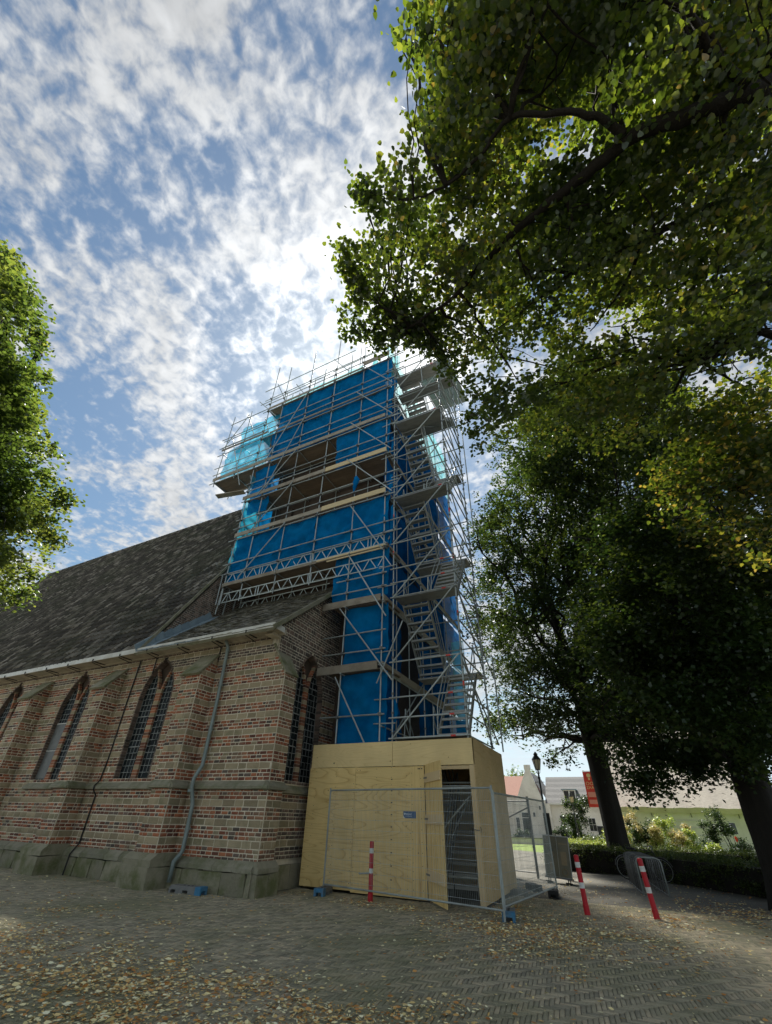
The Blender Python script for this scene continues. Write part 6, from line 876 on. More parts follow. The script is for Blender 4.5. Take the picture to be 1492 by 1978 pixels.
# netting
NY=FY+.09
net('netting',-13.95,-9.3,10.5,12.85,NY,'net',scaf,seed=1); net('netting',-9.3,-5.75,10.5,12.85,NY,'net',scaf,seed=2)
net('netting',-8.7,-5.75,15.35,17.6,NY,'net',scaf,seed=3,gather=.04); net('netting',-13.95,-12.5,14.4,17.5,NY+.1,'net',scaf,seed=4,gather=.15,amp=.10)
net('netting',-13.2,-9.6,17.7,19.9,NY,'net',scaf,seed=5); net('netting',-9.6,-5.7,17.7,19.9,NY,'net',scaf,seed=6,amp=.07)
net('netting',-13.0,-9.4,19.95,22.25,NY,'net',scaf,seed=7); net('netting',-9.4,-5.7,19.95,22.45,NY,'net',scaf,seed=8)
net('netting',-8.1,-5.75,8.3,10.35,NY+.05,'net',scaf,seed=9); net('netting',-7.45,-5.75,5.9,8.0,NY+.05,'net',scaf,seed=10); net('netting',-7.5,-5.75,3.45,5.6,NY+.05,'net',scaf,seed=11)
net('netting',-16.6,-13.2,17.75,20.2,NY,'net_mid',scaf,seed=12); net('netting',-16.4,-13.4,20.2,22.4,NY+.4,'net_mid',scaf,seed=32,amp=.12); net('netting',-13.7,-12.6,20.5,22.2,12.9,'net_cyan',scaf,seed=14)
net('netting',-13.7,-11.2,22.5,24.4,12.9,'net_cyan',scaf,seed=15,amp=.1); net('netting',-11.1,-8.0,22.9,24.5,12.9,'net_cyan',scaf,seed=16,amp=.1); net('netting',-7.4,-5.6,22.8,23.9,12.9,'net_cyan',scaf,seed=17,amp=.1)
net('netting',11.95,13.2,10.4,17.2,-14.05,'net_mid',scaf,axis='y',seed=18)
net('netting',13.2,21.9,12.5,20.2,-14.05,'net',scaf,axis='y',seed=31)
# bundled rags of netting tied to the tubes
def rag(name,x,z,y,w,h,mat,seed):
    r=random.Random(seed); V=[];n=9;m=7
    for j in range(m):
        t=j/(m-1); rr=w*(.35+.65*math.sin(math.pi*min(1,t*1.1+.1))) 
        for k in range(n):
            a=2*math.pi*k/n; q=rr*(.6+.5*r.random()); V.append((x+q*math.cos(a)+.05*math.sin(t*5),y+q*.5*math.sin(a),z-h*t+r.uniform(-.04,.04)))
    F=[(j*n+k,j*n+(k+1)%n,(j+1)*n+(k+1)%n,(j+1)*n+k) for j in range(m-1) for k in range(n)]
    put(name,fast_mesh(name,V,F,smooth=True),M[mat],scaf)
rag('netting_rag',-7.35,14.35,11.84,.17,.85,'net',1); rag('netting_rag',-5.68,13.9,11.95,.14,1.3,'net',2); rag('netting_rag',-5.6,20.6,11.95,.17,1.6,'net',3); rag('netting_rag',-5.6,12.2,11.95,.13,1.9,'net',4)
rag('netting_rag',-10.9,23.7,12.6,.28,1.2,'net_cyan',5); rag('netting_rag',-8.1,23.6,12.6,.3,1.3,'net_cyan',6); rag('netting_rag',-7.0,23.6,12.4,.2,.9,'net_cyan',7); rag('netting_rag',-5.62,16.2,11.95,.12,1.0,'net',8); rag('netting_rag',-5.5,4.7,11.98,.1,1.2,'net',9)
b=B(); 
for i in range(22): x=-13.95+.05*random.random(); b.box(x-.2,x+.2,12.1+i*.055,12.2+i*.055,12.4-i*.01,12.62,0,.06)
b.build('netting_rag',M['net_cyan'],scaf)
# east face: standards, ledgers, nets running back along the tower
for y in (14.2,16.6,19.0,21.6):
    tb('standard',(-5.9,y,3.4),(-5.9,y+.05,24.8),scaf)
for z in [3.9]+[5.55,7.95]+LV: tb('ledger',(-5.83,11.8,z),(-5.83,22.1,z),scaf)
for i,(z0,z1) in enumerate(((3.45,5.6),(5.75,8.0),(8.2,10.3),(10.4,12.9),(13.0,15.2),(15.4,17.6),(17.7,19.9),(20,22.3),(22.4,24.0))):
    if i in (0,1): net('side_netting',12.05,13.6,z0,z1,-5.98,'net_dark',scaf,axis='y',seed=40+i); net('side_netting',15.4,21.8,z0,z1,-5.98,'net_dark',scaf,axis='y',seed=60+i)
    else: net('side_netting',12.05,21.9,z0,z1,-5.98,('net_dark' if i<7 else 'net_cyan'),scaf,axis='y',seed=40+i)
b=B(); b.box(-6.85,-6.1,12.3,21.9,3.4,9.0); b.build('dark_tower_base',M['tower'],scaf) if False else None

# ------------------------------------------------------------------ stair tower
stt=thing('stair_tower',(-4.4,13.2,3.5),'open steel stair tower with zigzag aluminium flights beside the blue netting','stair tower')
SX0,SX1,SY0,SY1=-5.5,-3.27,11.9,14.6
for x,y in ((SX0,SY0),(SX1,SY0),(SX0,SY1),(SX1,SY1)): 
    tb('standard',(x,y,0 if y<12 else 0),(x+random.uniform(-.02,.02),y,24.3+random.random()*1.5),stt,.0255)
tb('standard',(-4.05,11.9,19.2),(-4.3,11.9,25.5),stt); tb('standard',(-3.1,14.9,12),(-3.1,15.0,25.5),stt)
PLF=[3.55,8.05,12.5,16.95,20.3]; PLB=[5.78,10.28,14.72,18.6]
def led(p0,p1,mark=None):
    o=tb('ledger',p0,p1,stt)
    if mark: q=Vector(p0).lerp(Vector(p1),mark); d=(Vector(p1)-Vector(p0)).normalized()*.07; tb('red_mark',q-d,q+d,o,.0262,'red_mark')
for z in PLF:
    for dz in (0,.56,1.14):
        led((SX0-.1,SY0-.04,z+dz),(SX1+.1,SY0-.04,z+dz),.80 if z<9 else (.85 if dz==0 else None)); led((SX1,SY0-.1,z+dz),(SX1,SY1+.3,z+dz+.05)); 
    led((SX0,SY1,z),(SX1,SY1,z))
for z in PLB:
    for dz in (0,.56,1.12): led((SX0,SY1+.04,z+dz),(SX1+.15,SY1+.04,z+dz)); led((SX1,SY0,z+dz),(SX1+.02,SY1+.2,z+dz))
    led((SX0-.1,SY0-.04,z),(SX1+.1,SY0-.04,z),.8 if z<7 else None)
for z in (22.4,23.0,24.2): led((SX0-.3,SY0-.04,z),(SX1+.2,SY0-.04,z)); led((SX1,SY0,z),(SX1,SY1+.4,z)); led((SX0,SY1,z),(SX1,SY1,z))
LZ=[3.57,5.8,8.05,10.3,12.55,14.8,17.0,19.25,21.4]
for a,b_ in zip(LZ[:-1],LZ[1:]):
    tb('brace',(SX0+.06,SY0-.09,a),(SX1-.05,SY0-.09,b_-.02),stt,.024)
    tb('brace',(SX1+.04,SY0,b_),(SX1+.04,SY1,a),stt,.024)
    tb('brace',(SX0,SY0,a),(SX0,SY1,b_),stt,.02); 
for z,x in ((4.9,-3.1),(7.0,-3.0)): tb('brace',(x,14.9,z-1.2),(x-.2,12.0,z+.8),stt,.024)
for (x,y,z0,z1) in ((-3.0,13.4,3.6,7.2),(-2.85,14.2,3.4,6.4)): tb('standard',(x,y,z0),(x,y+.1,z1),stt,.022)
# red paint marks on the standards
for (x,y,z) in ((SX1,SY0,4.9),(SX1,SY0,7.1),(SX1,SY0,9.2),(SX0,SY0,9.9),(SX0,SY0,11.6),(SX1,SY0,11.2)): tb('red_mark',(x,y,z-.09),(x,y,z+.09),stt,.0275,'red_mark')
# spigots
b=B()
for x,y in ((SX0,SY0),(SX1,SY0),(SX0,SY1),(SX1,SY1)):
    z=3.7
    while z<24: b.tube([(x,y,z-.03),(x,y,z+.03)],.046,8); z+=.56
b.build('rosette',M['steel_dark'],stt,kind='stuff')
def platform(x0,x1,y0,y1,z):
    n=max(2,int((y1-y0)/.2)); p=None
    for k in range(n):
        a=y0+(y1-y0)*k/n; c=y0+(y1-y0)*(k+1)/n
        bb=B(); bb.box(x0,x1,a+.006,c-.006,z-.035,z+.02)
        if p is None: p=bb.build('platform',M['tread'],stt)
        else: bb.build('platform_plank',M['tread'],p)
for z in PLF: platform(SX0+.04,SX1-.04,SY0+.02,SY0+.66,z+.02)
for z in PLB: platform(SX0+.04,SX1-.04,SY1-.62,SY1-.02,z+.02)
platform(SX0+.04,SX1-.04,SY0+.02,SY0+.66,20.3); platform(SX0+.04,SX1+.5,SY0+.3,SY0+.9,19.3)
def flight(x0,x1,ya,za,yb,zb,parent=None,n=9,name='stair_flight'):
    b=B(); 
    for x in (x0,x1): b.beam((x,ya,za),(x,yb,zb),.035,.16,0,(1,0,0) if False else (0,0,1))
    f=b.build(name,M['tread'],parent or stt)
    for k in range(n):
        t=(k+.5)/n; y=ya+(yb-ya)*t; z=za+(zb-za)*t+.02
        bb=B(); bb.box(x0+.02,x1-.02,y-.11,y+.11,z-.02,z+.015); bb.box(x0+.02,x1-.02,y-.115,y-.10,z-.05,z+.015); bb.build('tread',M['tread'],f)
    for x in (x0,x1):
        bb=B(); bb.tube([(x,ya,za+.15),(x,ya+(yb-ya)*.06,za+1.0),(x,yb-(yb-ya)*.04,zb+.95),(x,yb,zb+.2)],.02,6); bb.tube([(x,ya+(yb-ya)*.05,za+.6),(x,yb-(yb-ya)*.04,zb+.5)],.016,6); bb.build('handrail',M['steel'],f)
    return f
YA,YB=12.5,14.1
for i,z in enumerate(PLF[:-1]):
    zb=PLB[i]; flight(-4.32,-3.42,YA,z,YB,zb)
    flight(-5.38,-4.45,YA,PLF[i+1],YB,zb)
# sheeted cover at the top and cyan netting behind the flights
b=B()
cov=None
for k in range(5):
    bb=B(); x=-5.3+k*.42; V=[(x,14.2,23.9),(x+.39,14.2,23.9),(x+.39,18.6,25.2),(x,18.6,25.2)]; bb.add(V+[(p[0],p[1],p[2]+.03) for p in V],BOXF); bb.build('cover_sheet',M['panel_grey'],stt)
    tb('sheet_rail',(x-.02,14.0,23.82),(x-.02,18.7,25.12),stt,.03,'steel_dark')
net('netting',-4.66,-4.15,3.9,7.6,15.6,'net_cyan',stt,seed=70,nx=6); net('netting',-4.62,-4.2,4.0,4.6,15.4,'net',stt,seed=71,nx=6)
net('netting',14.8,17.0,8.0,16.0,-3.9,'net_cyan',stt,axis='y',seed=72) if False else None

# ------------------------------------------------------------------ plywood enclosure
PX0,PX1,PY0,PY1,PH,PD=-8.10,-3.12,11.75,15.2,3.46,2.82
ply=thing('plywood_enclosure',(-5.6,13.4,0),'tall pale plywood box with an open door around the scaffold foot','enclosure')
def sheet(name,x0,x1,y0,y1,z0,z1,mat,parent=ply,**k):
    b=B(); b.box(x0,x1,y0,y1,z0,z1); return b.build(name,M[mat],parent,**k)
th=.018
s1=sheet('plywood_sheet',PX0,-5.43,PY0,PY0+th,PD+.010,PH,'ply_plain'); s2=sheet('plywood_sheet',-5.42,PX1,PY0,PY0+th,PD+.012,PH-.003,'ply_plain')
sheet('plywood_sheet',PX0-.03,-6.575,PY0+.001,PY0+th,.06,PD,'ply'); sheet('plywood_sheet',-6.566,-4.90,PY0+.002,PY0+th,.03,PD-.003,'ply'); sheet('plywood_sheet',-4.897,-4.50,PY0+.001,PY0+th,.03,PD-.004,'ply_vert')
# screw holes and nail rows
b=B()
for x in (-7.9,-7.2,-6.62,-6.52,-5.9,-5.45,-5.0,-4.85,-4.6):
    z=.2
    while z<2.8: b.box(x-.007,x+.007,PY0-.0012,PY0+.001,z-.007,z+.007,0); z+=random.uniform(.16,.28)
for k in range(9): z=.35+k*.27; b.box(-5.46,-5.42,PY0-.0012,PY0+.001,z-.012,z+.012)
for x in (-4.66,-4.62,-4.56): b.box(x-.015,x+.015,PY0-.0015,PY0+.001,2.74,2.77)
b.box(-7.33,-7.30,PY0-.0015,PY0+.001,2.92,2.96)
b.build('screw_heads',M['iron'],ply,kind='stuff')
sheet('plywood_sheet',PX1-th,PX1+.0,PY0+.0,12.98,.05,PH-.001,'ply_side'); sheet('plywood_sheet',PX1-th,PX1-.001,12.984,14.2,.06,PH-.002,'ply_side'); sheet('plywood_sheet',PX1-th,PX1-.0005,14.204,PY1,.10,PH-.004,'ply_side')
sheet('plywood_sheet',PX0,PX1-.02,PY1-.02,PY1,.05,PH-.01,'ply'); sheet('plywood_sheet',PX0,PX0+.018,PY0+.02,PY1-.02,.05,PH-.01,'ply')
sheet('door_post',-3.26,-3.14,PY0-.012,PY0+.07,.02,PD,'stud'); sheet('door_lintel',-4.48,-3.27,PY0+.02,PY0+.08,PD-.09,PD-.005,'stud')
for x in (-8.0,-6.6,-5.2): sheet('stud',x,x+.06,PY0+.02,PY0+.09,.05,PH-.02,'stud')
hp=Vector((-4.46,PY0-.005,0)); dang=math.atan2(-1.08,.87)
DM=Matrix.Translation(hp)@Matrix.Rotation(dang,4,'Z')
b=B(); b.box(0.01,1.24,-.018,0,.05,2.84); door=put('door',fast_mesh('door',b.V,b.F,b.r,b.m),M['ply_vert'],ply,DM,label='plywood door standing open outwards')
for z in (.42,1.52,2.42):
    b=B(); b.box(.03,1.22,-.050,-.0185,z,z+.20); put('door_batten',fast_mesh('door_batten',b.V,b.F,b.r,b.m),M['stud'],door,DM)
    b=B(); b.box(-.09,.0,-.026,-.018,z+.05,z+.16); b.box(.0,.26,-.057,-.051,z+.085,z+.125); b.tube([(0,-.03,z+.04),(0,-.03,z+.17)],.010,6)
    put('hinge',fast_mesh('hinge',b.V,b.F,b.r,b.m),M['steel_dark'],door,DM)
b=B(); b.tube([(-3.28,PY0-.02,1.46),(-3.2,PY0-.035,1.43),(-3.12,PY0-.035,1.43)],.008,6); b.tube([(-3.10,PY0-.03,1.50),(-3.08,PY0-.05,1.45),(-3.10,PY0-.03,1.38)],.008,6); b.build('latch_cord',M['steel_dark'],ply)
sg=thing('small_blue_sign',(-4.92,PY0-.01,1.7),'small blue printed company sign fixed to the plywood wall','sign')
b=B(); b.box(-5.10,-4.75,PY0-.008,PY0-.002,1.63,1.78); b.build('sign_panel',M['sign_blue'],sg)
b=B(); b.add([(-5.10,PY0-.0095,1.63),(-5.05,PY0-.0095,1.63),(-5.10,PY0-.0095,1.69)],[(0,1,2)]); b.build('white_corner',M['band'],sg)
def text(s,size,loc,rot,mat,parent,name='lettering',ext=.001):
    cu=bpy.data.curves.new(name,'FONT'); cu.body=s; cu.size=size; cu.extrude=ext; cu.align_x='LEFT'; cu.align_y='CENTER'; cu.resolution_u=2
    o=bpy.data.objects.new(name,cu); COL.objects.link(o); dg=bpy.context.evaluated_depsgraph_get(); me=bpy.data.meshes.new_from_object(o.evaluated_get(dg)); bpy.data.objects.remove(o)
    return put(name,me,mat,parent,Matrix.Translation(loc)@rot)
XZ=Matrix.Rotation(math.pi/2,4,'X')
b=B(); b.add([(-5.06+.022*math.cos(t),PY0-.0095,1.725+.022*math.sin(t)) for t in [i*math.pi/4 for i in range(8)]],[tuple(range(8))]); b.build('logo_disc',M['sign_print'],sg)
b=B(); x=-5.03
for w in (.018,.014,.018,.012,.02,.014,.018,.016,.014): b.box(x,x+w-.004,PY0-.0098,PY0-.008,1.706,1.706+random.uniform(.02,.034)); x+=w+.002
b.box(-5.03,-4.86,PY0-.0098,PY0-.008,1.672,1.680); b.build('printed_name',M['sign_print'],sg)
# lower stair inside the enclosure
flight(-4.32,-3.42,12.3,.15,14.2,1.9,stt,8); flight(-5.38,-4.45,12.5,3.5,14.2,1.9,stt,8)
for z in (.5,2.35,2.2): led((SX0,SY0,z),(SX1,SY0,z))
tb('brace',(SX0,SY0+.3,.2),(SX1,SY0+.3,2.3),stt); led((-4.4,12.2,2.45),(-3.3,12.2,2.45)); tb('brace',(-4.1,12.3,1.1),(-3.4,12.6,2.4),stt,.02)
b=B(); b.box(PX0+.03,PX1-.03,11.80,15.15,3.30,3.34); b.build('enclosure_shade_deck',M['deck'],ply)  # unseen lid, extended over the whole box to keep daylight out
b=B(); b.tube([(-4.0,12.25,0.1),(-4.02,12.22,1.2),(-3.9,12.3,1.9),(-4.2,12.6,2.8)],.012,5); b.build('hanging_cable',M['black'],stt)

# ------------------------------------------------------------------ site fences
def fence(name,A,Bp,zb,zt,label,group,dark=False,post_down=True,step=.042):
    A=Vector(A);Bp=Vector(Bp); f=thing(name,((A+Bp)/2)[:],label,'fence panel',group)
    mt='steel' if not dark else 'steel_dark'
    up=Vector((0,0,1)); la=A+up*.03; lb=Bp+up*.03
    for p in (A,Bp): tb('upright',p+up*.04,p+up*(zt+.05),f,.021,mt)
    tb('top_rail',A+up*zt,Bp+up*zt,f,.021,mt); tb('bottom_rail',A+up*zb,Bp+up*zb,f,.019,mt)
    d=Bp-A; L=d.length; b=B(); n=int(L/step)
    for i in range(1,n):
        p=A+d*(i/n); b.tube([p+up*zb,p+up*zt],.0025,3,caps=False)
    k=0; z=zb+.1
    while z<zt-.05: b.tube([A+up*z,Bp+up*z],.0032,3,caps=False); z+=.21
    b.build('wire_mesh',M[mt],f,kind='stuff')
    b=B()
    for p,s in ((A,1),(Bp,-1)):
        q=d.normalized()*s*.07; V=[p+up*zt,p+up*zt+q,p+up*(zt-.09)]; nrm=Vector((-d.y,d.x,0)).normalized()*.004
        b.add(V+[v+nrm for v in V],[(0,1,2),(5,4,3),(0,3,4,1),(1,4,5,2),(2,5,3,0)])
    b.build('corner_plate',M[mt],f); return f
fence('site_fence',(-7.05,11.25,0),(-2.42,10.30,0),.2,2.22,'long galvanised mesh fence panel in front of the plywood box','mesh fence panels')
fence('site_fence',(-2.50,10.75,0),(-2.02,14.9,0),.2,2.15,'galvanised mesh fence panel running back beside the plywood box','mesh fence panels')
fence('site_fence',(-4.9,19.6,0),(-3.1,18.9,0),.15,2.3,'dark mesh gate panel behind the plywood box near the lamp','mesh fence panels',True)
pn=thing('notice_panel',(-4.25,19.2,1.2),'light grey notice panel hung on the dark mesh gate','panel')
b=B(); b.box(-4.42,-4.10,19.16,19.18,1.22,2.33,0); b.build('grey_sheet',M['panel_grey'],pn); 
for z in (1.55,2.05): b=B(); b.box(-4.42,-4.10,19.145,19.158,z,z+.012); b.build('joint_strip',M['steel_dark'],pn)
tb('frame_post',(-3.12,18.85,0),(-3.12,18.85,2.45),bpy.data.objects['site_fence.002'],.04,'steel_dark'); tb('frame_brace',(-3.12,18.85,2.1),(-4.0,19.2,1.75),bpy.data.objects['site_fence.002'],.025,'steel_dark')
def foot(loc,rz,label,mb,mc,group='fence feet',L=.68):
    f=thing('fence_foot',loc,label,'fence foot',group,rz)
    Mx=WM[f.name]; h=.15; w=.115
    def loc_(b,name,m): put(name,fast_mesh(name,b.V,b.F,b.r,b.m),M[m],f,Mx)
    # grey block body with arched underside
    pr=[(-L/2,0),(-L/2+.05,0),(-L/2+.05,.07),(-L/2+.2,.07),(-L/2+.2,0),(-.06,0),(-.06,.07),(.10,.07),(.10,0),(L/2-.16,0),(L/2-.16,h),(-L/2+.05,h),(-L/2,h-.05)]
    b=B(); n=len(pr); V=[(x,-w,z) for x,z in pr]+[(x,w,z) for x,z in pr]; b.add(V,[(i,n+i,n+(i+1)%n,(i+1)%n) for i in range(n)]+[(0,1,2,11,12),(4,5,6,3),(3,6,10,11,2),(6,7,10),(7,8,9,10)]+[tuple(n+i for i in f_)[::-1] for f_ in ((0,1,2,11,12),(4,5,6,3),(3,6,10,11,2),(6,7,10),(7,8,9,10))]); loc_(b,'block',mc)
    b=B(); b.box(L/2-.16,L/2,-w-.008,w+.008,.075,h+.004); b.box(L/2-.16,L/2,-w-.008,-w+.045,0,.075); b.box(L/2-.16,L/2,w-.045,w+.008,0,.075); loc_(b,'end_cap',mb)
    b=B()
    for x in (-.12,0,.12): b.tube([(x,0,h-.002),(x,0,h+.006)],.025,8)
    loc_(b,'socket',"black"); return f
foot((-9.62,9.36,0),R_(4),'grey fence foot with blue end lying below the downpipe','blue','conc',L=.95)
foot((-7.02,11.22,0),R_(-78),'blue ended fence foot under the left post of the long fence','blue','conc')
foot((-2.46,10.88,0),R_(-80),'bright blue fence foot where the two fence panels meet','blue','conc')
foot((-2.1,14.7,0),R_(-85),'dark fence foot at the far end of the side fence','black','black')
foot((-2.75,15.6,0),R_(-60),'dark fence foot beside the plywood box back corner','black','black')

# ------------------------------------------------------------------ bollards
def bollard(loc,h,lean,label,bands):
    t=thing('bollard',loc,label,'bollard','red and white bollards'); Mx=WM[t.name]@Matrix.Rotation(lean[0],4,'Y')@Matrix.Rotation(lean[1],4,'X')
    r=.052; b=B(); b.tube([(0,0,-.02),(0,0,.16),(0,0,.165),(0,0,h-.03),(0,0,h-.008),(0,0,h)],[r+.008,r+.008,r,r,r-.008,r-.025],20)
    put('post',fast_mesh('post',b.V,b.F,b.r,b.m),M['red'],t,Mx)
    for z0,z1 in bands:
        b=B(); b.tube([(0,0,z0),(0,0,z1)],r+.0015,20,caps=False); put('reflective_band',fast_mesh('band',b.V,b.F,b.r,b.m,True),M['band'],t,Mx)
    return t
b1=bollard((-5.62,11.02,0),1.14,(R_(0),0),'red and white bollard standing behind the long mesh fence',((.90,1.0),(.52,.61)))
b=B(); b.tube([(-5.65,10.98,.52),(-5.90,10.94,.50)],.017,8); b.build('lock_bar',M['steel'],b1)
bollard((-1.15,12.43,0),1.03,(R_(-1),0),'red and white bollard between the side fence and the bike rack',((.80,.90),(.44,.54)))
bollard((.15,12.77,0),1.02,(R_(-3),R_(-1)),'slightly leaning red and white bollard in front of the bike rack',((.78,.88),(.42,.52)))

# ------------------------------------------------------------------ bicycle rack and bicycle
rk=thing('bicycle_rack',(.25,18,0),'bicycle rack of grey steel hoops in front of the dark hedge','bicycle rack')
for i in range(8):
    y=16.7+i*.42; x=.02-.045*i; w=.62; h=.86
    pts=[(x,y,0),(x,y,h-.12),(x+.03,y,h-.035),(x+.12,y,h),(x+w-.12,y,h),(x+w-.03,y,h-.035),(x+w,y,h-.12),(x+w,y,0)]
    b=B(); b.tube(pts,.019,8); b.build('hoop',M['steel'] if i<1 else M['steel_dark'],rk,smooth=True)
tb('ground_rail',(.02,16.7,.03),(-.34,20.1,.03),rk,.018,'steel_dark'); tb('ground_rail',(.64,16.7,.03),(.28,20.1,.03),rk,.018,'steel_dark')
bk=thing('bicycle',(.3,20.7,0),'black bicycle leaning at the hedge behind the hoop rack','bicycle')
wa,wb=Vector((-.33,21.0,.345)),Vector((.78,20.6,.345)); ax=Vector((.36,1.0,0)).normalized(); dv=(wb-wa).normalized()
def bx(t,z): return wa.lerp(wb,t)+Vector((0,0,z-.345))
for c in (wa,wb):
    b=B(); b.ring(c,ax,.335,.017); wh=b.build('wheel',M['black'],bk,smooth=True)
    b=B(); b.ring(c,ax,.31,.009,28,5); b.build('rim',M['steel'],wh)
    b=B(); a0=ax.orthogonal().normalized(); b0=ax.cross(a0)
    for k in range(18): t=k*math.pi/9; d=a0*math.cos(t)+b0*math.sin(t); b.tube([c+ax*(.02 if k%2 else -.02),c+d*.31],.0016,3,caps=False)
    b.build('spokes',M['steel_dark'],wh,kind='stuff')
b=B(); bb_=bx(.42,.29); seat=bx(.30,.80); hd=bx(.86,.86); hb=bx(.90,.66)
for p,q,r in ((bb_,seat,.016),(bb_,hb,.018),(seat.lerp(bb_,.2),hd,.016),(bb_,bx(0,.345),.011),(seat.lerp(bb_,.25),bx(0,.345),.010),(hd,bx(1,.345),.014)): b.tube([p,q],r,8)
b.build('frame',M['black'],bk)
b=B(); s=bx(.27,.92); b.box(-.13,.13,-.07,.07,-.03,.03,0,0,None,Matrix.Translation(s)@Matrix.Rotation(math.atan2(dv.y,dv.x),4,'Z')); b.tube([seat,s],.012,6); b.build('saddle',M['black'],bk)
b=B(); t=bx(.86,1.02); b.tube([hd,t],.012,6); b.tube([t-dv*.18+ax*.28,t-dv*.02+ax*.2,t+dv*.05,t-dv*.02-ax*.2,t-dv*.18-ax*.28],.012,6); b.build('handlebar',M['steel_dark'],bk)
b=B(); b.ring(bb_,ax,.09,.006,20,4); b.tube([bb_+ax*.1,bb_+ax*.1+Vector((.1,0,-.13))],.009,5); b.tube([bb_-ax*.1,bb_-ax*.1+Vector((-.1,0,.13))],.009,5); b.build('crankset',M['steel_dark'],bk)
b=B()
for c in (wa,wb):
    pts=[c+dv*(.37*math.cos(q))+Vector((0,0,.37*math.sin(q))) for q in [R_(a) for a in range(20,190,17)]]; b.tube(pts,.012,4)
b.build('mudguard',M['steel_dark'],bk)

# ------------------------------------------------------------------ A-board, lamps, banner
ab=thing('poster_stand',(-2.35,18.1,0),'grey framed poster stand with two faded olive posters by the lamp','sign stand')
LM_=Matrix.Translation((-2.33,18.1,.12))@Matrix.Rotation(R_(-7),4,'X')@Matrix.Rotation(R_(3),4,'Y')
def ap(b,name,m,par=None): return put(name,fast_mesh(name,b.V,b.F,b.r,b.m),M[m],par or ab,LM_)
b=B(); b.box(-.41,.41,-.01,.02,0,1.16); fr=ap(b,'frame','panel_grey')
b=B(); b.box(-.385,.02,-.016,-.011,.03,1.13); ap(b,'poster','poster')
b=B(); b.box(.03,.385,-.017,-.011,.03,1.13); p2=ap(b,'poster','poster')
b=B(); b.ring((-.18,-.0175,.62),(0,1,0),.075,.012,20,4); b.box(-.25,-.11,-.0178,-.0165,.18,.42); b.ring((.2,-.0185,.17),(0,1,0),.085,.014,20,4); b.box(.12,.30,-.0185,-.0172,.35,.72); b.box(.08,.34,-.0185,-.0172,.92,.95); ap(b,'poster_drawing','poster_art')
b=B()
for x in (-.3,.3):
    for dx in (-.03,.03): b.tube([(x+dx,0,0),(x+dx,0,-.10)],.016,8)
    b.box(x-.09,x+.09,-.25,.25,-.125,-.10)
ap(b,'spring_foot','black'); b=B(); b.box(-.44,.44,-.03,.03,-.02,.02); ap(b,'base_bar','steel_dark')
def lamp(loc,h,label,sc=1.0):
    t=thing('street_lamp',loc,label,'street lamp','lantern street lamps'); x,y,_=loc
    b=B(); b.tube([(x,y,0),(x,y,.25),(x,y,.3),(x,y,1.0),(x,y,1.05),(x,y,1.08),(x,y,h-.95),(x,y,h-.9),(x,y,h-.86),(x,y,h-.62)],[.11,.11,.085,.075,.09,.05,.035,.06,.035,.03],12); b.beam((x-.18,y,h-1.05),(x+.18,y,h-1.05),.02,.02); b.tube([(x-.08,y,h-.62),(x-.06,y,h-.72),(x,y,h-.78),(x+.06,y,h-.72),(x+.08,y,h-.62)],.012,6); b.build('post',M['lamp_black'],t)
    b=B(); zz=h-.6
    for k in range(6):
        a=k*math.pi/3; a2=a+math.pi/3
        r0,r1=.09,.16
        b.add([(x+r0*math.cos(a),y+r0*math.sin(a),zz),(x+r0*math.cos(a2),y+r0*math.sin(a2),zz),(x+r1*math.cos(a2),y+r1*math.sin(a2),zz+.36),(x+r1*math.cos(a),y+r1*math.sin(a),zz+.36)],[(0,1,2,3)])
    ln=b.build('lantern',M['lamp_glass'],t)
    b=B()
    for k in range(6): a=k*math.pi/3; b.tube([(x+.092*math.cos(a),y+.092*math.sin(a),zz),(x+.163*math.cos(a),y+.163*math.sin(a),zz+.36)],.012,5)
    b.tube([(x,y,zz-.02),(x,y,zz+.01)],.10,6); b.tube([(x,y,zz+.35),(x,y,zz+.38),(x,y,zz+.52),(x,y,zz+.56),(x,y,zz+.66)],[.18,.18,.07,.09,.01],6); b.tube([(x,y,zz+.1),(x,y,zz+.28)],.02,6); b.build('lantern_cap',M['lamp_black'],ln)
    return t
l1=lamp((-2.72,20.0,0),4.05,'black cast iron lantern lamp post behind the poster stand')
b=B(); b.box(-2.78,-2.55,19.88,19.98,1.25,1.95); b.build('switch_box',M['lamp_black'],l1)
lamp((-3.15,38,0),3.55,'smaller looking lantern lamp farther off beside the red banner')
bn=thing('banner_flag',(-1.25,36,0),'red banner with cream letters hanging from a white pole behind the trunk','banner')

tb('pole',(-1.22,36,0),(-1.22,36,4.9),bn,.05,'frame_white'); tb('arm',(-1.95,36,4.78),(-1.2,36,4.78),bn,.025,'frame_white')
b=B(); V=[]
for j in range(9):
    for i in range(5): V.append((-1.94+.66*i/4,36.0+.03*math.sin(j*.9+i),2.62+2.12*j/8))
b.add(V,[(j*5+i,j*5+i+1,(j+1)*5+i+1,(j+1)*5+i) for j in range(8) for i in range(4)]); V2=[(x,y+.01,z) for x,y,z in V]; b.add(V2,[(j*5+i,(j+1)*5+i,(j+1)*5+i+1,j*5+i+1) for j in range(8) for i in range(4)])
cl=b.build('banner_cloth',M['banner'],bn)
text('OOK',.30,(-1.87,35.93,4.0),XZ,M['banner_text'],cl); text('ZAAL',.235,(-1.87,35.93,3.76),XZ,M['banner_text'],cl)
b=B(); b.add([(-1.6+.13*math.cos(t),35.93,4.5+.13*math.sin(t)) for t in [i*math.pi/6 for i in range(12)]],[tuple(range(12))]); b.box(-1.66,-1.54,35.92,35.94,4.22,4.34); b.build('banner_emblem',M['banner_text'],cl)
